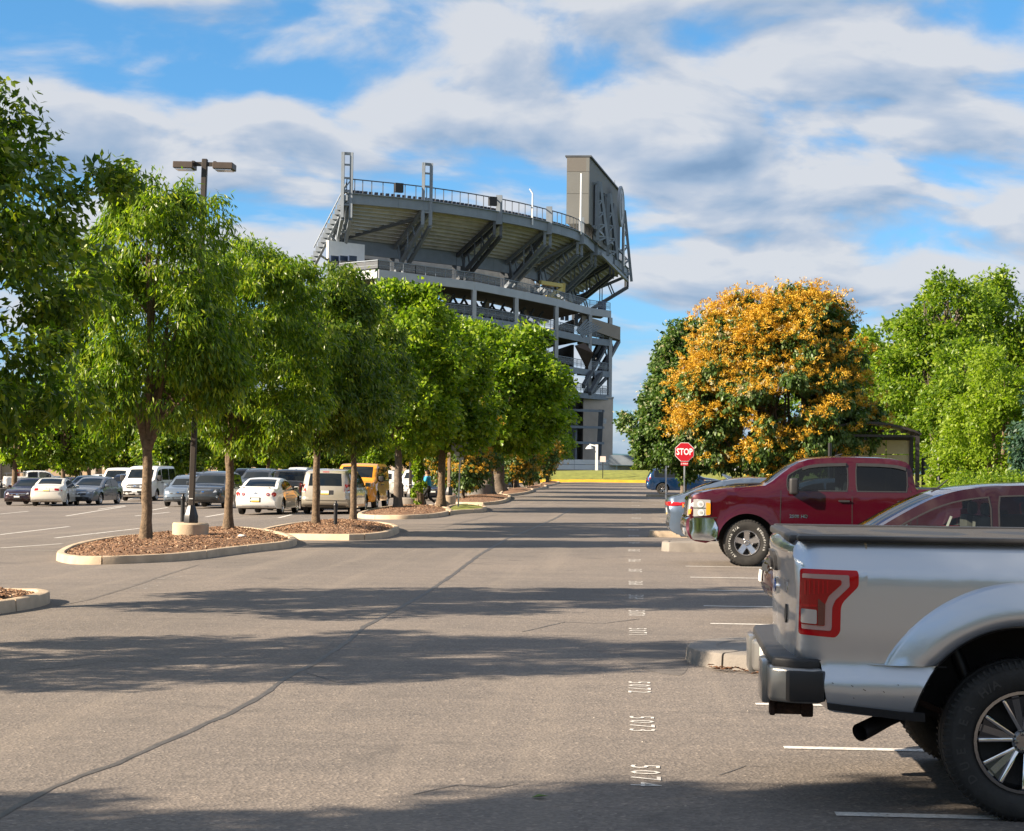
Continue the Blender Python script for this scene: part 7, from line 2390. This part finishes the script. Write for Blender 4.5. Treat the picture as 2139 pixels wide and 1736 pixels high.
def lamp_pole(p, H, label, base_m, heads=True, pole_m=M_bronze, r=.38, lean=0.0, bh=.42, group='parking lot lamp poles'):
    l = empty('lamp_pole', p, label=label, cat='lamp post', group=group)
    l.rotation_euler = (0, lean, 0)
    mb = MB(); mb.lathe([(r, -.15), (r, bh - .03), (r - .03, bh), (0.01, bh)], 28, close=False); mb.build('concrete_base', base_m, l, smooth=35)
    mb = MB()
    mb.lathe([(.165, bh), (.165, bh + .16), (.15, bh + .2), (.10, bh + .36), (.078, bh + .40)], 8); mb.build('base_cover', M_blackmetal, l, smooth=25)
    mb = MB(); mb.beam((0, 0, bh), (0, 0, H), .125, .125); mb.build('pole', pole_m, l, bevel=.015)
    if heads:
        mb = MB(); mb.beam((-.35, 0, H - .12), (.35, 0, H - .12), .07, .09); mb.build('arm', pole_m, l)
        for sg in (-1, 1):
            mb = MB(); mb.box((sg * .46 - .0, 0, H - .17), (.46, .42, .15)); hd = mb.build('lamp_head', principled('lamp_brown', (.05, .036, .028), .5, vary=.2, vscale=4), l, bevel=.012)
            g = MB(); g.box((sg * .46, 0, H - .255), (.38, .34, .02)); g.build('lens', M_lamp_clear, hd)
            k = MB(); k.box((sg * .25, 0, H - .12), (.06, .2, .12)); k.build('knuckle', pole_m, hd)
    mb = MB(); mb.box((0, -.08, bh + .55), (.09, .01, .02)); mb.build('label_plate', M_plate, l)
    return l
p = G(397, 1138)
lamp_pole((p.x, p.y, p.z + .12), 8.70, 'tall brown lamp pole with two box heads on a tan round base', M_kerb, lean=rad(1.25), bh=.38, r=.41)
p = G(856, 1064)
lamp_pole((p.x, p.y, p.z), 7.5, 'lamp pole on a grey round base beside the person\'s island', M_kerb_grey_shaded, heads=False, lean=rad(.6), r=.6, bh=.5)
p = G(937, 1058)
lamp_pole((p.x, p.y, p.z), 7.0, 'tan pole on a square-looking base beside the grey sign back', M_kerb, heads=False, pole_m=principled('tan_pole', (.24, .17, .12), .6, vary=.2), r=.33, bh=.5)
p = G(1002, 1040)
lamp_pole((p.x, p.y, p.z), 8.0, 'pale pole with small white signs in front of the thick maple', M_conc_dark, heads=False, pole_m=principled('pale_pole', (.30, .25, .20), .6, vary=.2), r=.75, bh=.8)
for dz in (3.2, 4.2):
    mb = MB(); mb.box((p.x + .1, p.y - .2, p.z + dz), (.55, .03, .75)); mb.build('notice_sign', M_white, None, label='%s small white sign on the pale pole by the thick maple' % ('lower' if dz < 4 else 'upper'), cat='sign', group='white signs on the pale pole')
p = atY(2, 122)
lamp_pole((p.x, 122, gz(p.x)), 7.5, 'dark lamp pole with a dark base at the left picture edge', M_conc_dark, heads=False, r=.5, bh=.7)
p = atY(169, 150)
lamp_pole((p.x, 150, gz(p.x)), 7.5, 'distant brown pole before the tan building', M_conc_dark, heads=False, r=.4, bh=.6)

# bus shelter with curved roof
sp0 = atY(1826, 78)
sh_ = empty('bus_shelter', (sp0.x, 78, 0), label='bus shelter with dark curved roof and tan panels behind the maroon pickup', cat='bus shelter')
M_shel = principled('shelter_frame', (.035, .030, .032), .5, .3)
M_pan = principled('shelter_panel', (.52, .44, .28), .55, vary=.08, vscale=.8)
xw = 3700 / 78
def lx(px):
    return (px - 1826) / xw
zr = lambda y: EYE + (987 - y) / xw
rf = MB()
n = 14
for k in range(n):
    t0, t1 = k / n, (k + 1) / n
    def arc(t):
        x = lx(1732) + (lx(1914) - lx(1732)) * t
        return x, zr(911) + .46 * (1 - (abs(t - .42) / .58) ** 2.0)
    a, b = arc(t0), arc(t1)
    rf.prism_y([(a[0], a[1]), (b[0], b[1]), (b[0], b[1] + .10), (a[0], a[1] + .10)], -1.1, 1.1)
rf.build('roof', M_shel, sh_)
for px in (1744, 1768, 1796, 1907.5):
    for y in (-.85, .85):
        if px in (1768, 1796) and y < 0:
            continue
        mb = MB(); mb.beam((lx(px), y, 0), (lx(px), y, zr(908)), .11 if px != 1907.5 else .16); mb.build('post', M_shel, sh_)
mb = MB(); mb.beam((lx(1742), .85, zr(917)), (lx(1908), .85, zr(917)), .10, .14); mb.beam((lx(1742), -.85, zr(913)), (lx(1908), -.85, zr(913)), .09, .1); mb.build('beam', M_shel, sh_)
for (a, b) in ((1746, 1766), (1770, 1794), (1798, 1855), (1857, 1905)):
    for (z0, z1) in ((zr(950) + .02, zr(918)), (.25, zr(950) - .02)):
        mb = MB(); mb.box(((lx(a) + lx(b)) / 2, .88, (z0 + z1) / 2), (lx(b) - lx(a), .03, z1 - z0)); mb.build('panel', M_pan, sh_)
for k in range(4):
    px = 1815 + k * 24
    mb = MB(); mb.beam((lx(px), -.8, zr(903)), (lx(px), .85, zr(903)), .07, .12); mb.build('rib', M_shel, sh_)
mb = MB(); mb.box((0, .45, .45), (2.6, .4, .06)); mb.box((-1.1, .45, .2), (.06, .35, .42)); mb.box((1.1, .45, .2), (.06, .35, .42)); mb.build('bench', M_shel, sh_)
for (px, Y, top, lb, r) in [(1733, 70, 926, 'thin black post in front of the shelter panels', .07), (1929, 80, 955, 'black post just right of the bus shelter', .09), (1986, 96, 965, 'slim black post between oak trunks', .07)]:
    p = atY(px, Y)
    mb = MB(); h = EYE + (985 - top) * Y / 3700
    mb.tube([(0, 0, 0), (0, 0, h)], [r, r], 10); mb.build('street_post', M_blackmetal, None, smooth=50, loc=(p.x, Y, 0), label=lb, cat='post', group='black posts by the shelter')
p = atY(1765, 70)
p = atY(1962, 62)
mt = empty('ticket_post', (p.x, 62, 0), label='black rounded post with a white disc right of the shelter', cat='post')
mb = MB(); h = EYE + (987 - 944) * 62 / 3700; mb.tube([(0, 0, 0), (0, 0, h - .06), (0, 0, h)], [.10, .10, .06], 14); mb.build('post', M_blackmetal, mt, smooth=50)
mb = MB(); mb.lathe([(.055, 0), (.055, -.02), (.001, -.02)], 14, 'y', c=(0, -.095, h - .16)); mb.build('disc', M_white, mt)
p = atY(2000, 66)
bs = empty('parking_sign', (p.x, 66, 0), label='small blue parking sign with white figure near the shrubs', cat='sign')
hz_ = EYE + (987 - 1001) * 66 / 3700 + .45
mb = MB(); mb.tube([(0, .03, 0), (0, .03, hz_ + .25)], [.025, .025], 8); mb.build('post', M_galv, bs)
mb = MB(); mb.box((0, 0, hz_), (.34, .015, .5)); pl_ = mb.build('sign_plate', principled('sign_blue', (.02, .07, .30), .4), bs)
mb = MB(); mb.lathe([(.05, 0), (.05, -.006), (.001, -.006)], 10, 'y', c=(0, -.008, hz_ + .12)); mb.box((0, -.012, hz_ - .02), (.12, .006, .12)); mb.box((0, -.012, hz_ - .17), (.24, .006, .06)); mb.build('sign_symbol', M_white, pl_)

# ------------------------------------------------------------------ person walking between the islands
def person(loc, rz, label):
    r = empty('person', loc, rz, label=label, cat='person')
    def skin_chain(name, pts, edges, rads, m, sub=2, root=0):
        me = bpy.data.meshes.new(name)
        me.from_pydata(pts, edges, [])
        o = bpy.data.objects.new(name, me)
        COL.objects.link(o)
        md = o.modifiers.new('skin', 'SKIN')
        lay = me.skin_vertices[0].data
        for i, rr_ in enumerate(rads):
            lay[i].radius = rr_ if isinstance(rr_, tuple) else (rr_, rr_)
        lay[root].use_root = True
        md.use_smooth_shade = True
        sb_ = o.modifiers.new('sub', 'SUBSURF'); sb_.levels = sub; sb_.render_levels = sub
        dg = bpy.context.evaluated_depsgraph_get()
        me2 = bpy.data.meshes.new_from_object(o.evaluated_get(dg))
        bpy.data.objects.remove(o)
        return obj(name, me2, m, r)
    sk = principled('skin', (.42, .24, .16), .6)
    jac = principled('blue_jacket', (.02, .26, .50), .7, vary=.25, vscale=14)
    trs = principled('black_leggings', (.012, .013, .016), .8)
    # walking towards local +x; figure 1.65 m
    pts = [(0, 0, .93), (.02, 0, 1.08), (.03, 0, 1.28), (.03, 0, 1.38), (.045, 0, 1.45), (.06, 0, 1.53), (.075, 0, 1.60),
           (.03, .16, 1.34), (.10, .20, 1.10), (.28, .17, 1.02), (.36, .15, 1.02),
           (.03, -.16, 1.34), (-.08, -.21, 1.10), (.06, -.22, .90), (.11, -.21, .85),
           (.0, .09, .86), (.20, .09, .50), (.06, .09, .10), (.16, .09, .05),
           (0, -.09, .86), (-.04, -.09, .48), (-.36, -.09, .20), (-.31, -.09, .10)]
    ed = [(0, 1), (1, 2), (2, 3), (3, 4), (4, 5), (5, 6), (3, 7), (7, 8), (8, 9), (9, 10), (3, 11), (11, 12), (12, 13), (13, 14), (0, 15), (15, 16), (16, 17), (17, 18), (0, 19), (19, 20), (20, 21), (21, 22)]
    rd = [(.12, .15), (.10, .13), (.11, .15), (.09, .12), .055, (.085, .075), (.085, .075), .06, .045, .035, .03, .06, .045, .035, .03, .085, .06, .042, .035, .085, .06, .042, .035]
    skin_chain('body', pts, ed, rd, sk)
    jp = [(.0, 0, .86), (.02, 0, 1.06), (.03, 0, 1.28), (.03, 0, 1.40), (.03, .17, 1.35), (.10, .21, 1.10), (.27, .175, 1.02), (.03, -.17, 1.35), (-.08, -.22, 1.10), (.05, -.225, .91)]
    skin_chain('jacket', jp, [(0, 1), (1, 2), (2, 3), (3, 4), (4, 5), (5, 6), (3, 7), (7, 8), (8, 9)], [(.155, .20), (.135, .18), (.14, .18), (.09, .12), .085, .07, .052, .085, .07, .052], jac)
    tp = [(0, 0, .90), (.0, .09, .84), (.20, .09, .50), (.065, .09, .14), (0, -.09, .84), (-.04, -.09, .48), (-.34, -.09, .22)]
    skin_chain('leggings', tp, [(0, 1), (1, 2), (2, 3), (0, 4), (4, 5), (5, 6)], [(.13, .16), .095, .070, .052, .095, .070, .052], trs)
    hp = [(.0, 0, 1.62), (.05, 0, 1.66), (-.04, 0, 1.52), (-.085, 0, 1.44)]
    skin_chain('hair', hp, [(0, 1), (0, 2), (2, 3)], [(.10, .09), (.075, .075), (.075, .08), .04], principled('dark_hair', (.05, .02, .012), .6))
    for (x, y, z, a) in ((.12, .09, .05, 0), (-.30, -.09, .14, -1.0)):
        mb = MB(); mb.box((0, 0, 0), (.26, .09, .08)); mb.build('shoe', principled('pale_shoe', (.62, .52, .46), .7), r, bevel=.03, seg=2, loc=(x, y, z), rot=(0, a * -1, 0))
    # bare face features
    mb = MB(); mb.box((.155, 0, 1.575), (.03, .025, .04)); mb.build('nose', sk, r, bevel=.01)
    return r
p = G(893, 1061.5, .02)
person((p.x, p.y, p.z), math.pi, 'person in a bright blue jacket and black leggings walking left past the ivy trunk')

# small loose things
p = G(505, 1121, .22)
mb = MB(); bmr = bmesh.new(); bmesh.ops.create_icosphere(bmr, subdivisions=2, radius=.11)
for v_ in bmr.verts:
    v_.co *= random.uniform(.75, 1.15); v_.co.z *= .6
me = bpy.data.meshes.new('rock'); bmr.to_mesh(me); bmr.free()
obj('rock', me, principled('pale_rock', (.5, .47, .43), .9, vary=.3), None, p, label='pale rock lying on the long mulch island', cat='rock')
rl = random.Random(12)
M_fl = principled('fallen_leaf', (.10, .17, .03), .7)
for (px, py) in [(1128, 1665)]:
    p = G(px, py, .008)
    mb = MB(); mb.add([(-.05, 0, 0), (0, .025, .012), (.05, 0, .004), (0, -.025, .012)], [(0, 1, 2), (0, 2, 3)])
    mb.build('fallen_leaf', M_fl, None, loc=p, rot=(0, 0, .4), label='single green leaf lying on the lane near the camera', cat='leaf')
# dead leaves along the foot of the concrete pad
dm = MB()
for k in range(160):
    x = rl.uniform(.7, 2.4); y = 15.35 - rl.random() ** 2 * .22 + max(0, 1.3 - x) * .8
    a = rl.uniform(0, 6.28); L = rl.uniform(.02, .05)
    c_, s__ = math.cos(a) * L, math.sin(a) * L
    z = .012 + rl.random() * .02
    dm.add([(x - c_, y - s__, z), (x + s__ * .5, y - c_ * .5, z + .01), (x + c_, y + s__, z), (x - s__ * .5, y + c_ * .5, z + .012)], [(0, 1, 2), (0, 2, 3)])
dm.build('dead_leaves', principled('dead_leaf', (.12, .055, .025), .9, vary=.5, vscale=30), None, kind='stuff')
# pale specks of grit and litter on the lot
gm = MB()
for k in range(90):
    q = G(rl.uniform(0, 2100), rl.uniform(1120, 1730))
    if q.x > 4 or q.y > 40:
        continue
    r_ = rl.uniform(.003, .009)
    gm.add([(q.x - r_, q.y, q.z), (q.x, q.y - r_, q.z), (q.x + r_, q.y, q.z), (q.x, q.y + r_, q.z), (q.x, q.y, q.z + r_ * .8)], [(0, 1, 4), (1, 2, 4), (2, 3, 4), (3, 0, 4)])
gm.build('grit', principled('grit', (.32, .29, .25), .9, vary=.4, vscale=3), None, kind='stuff')
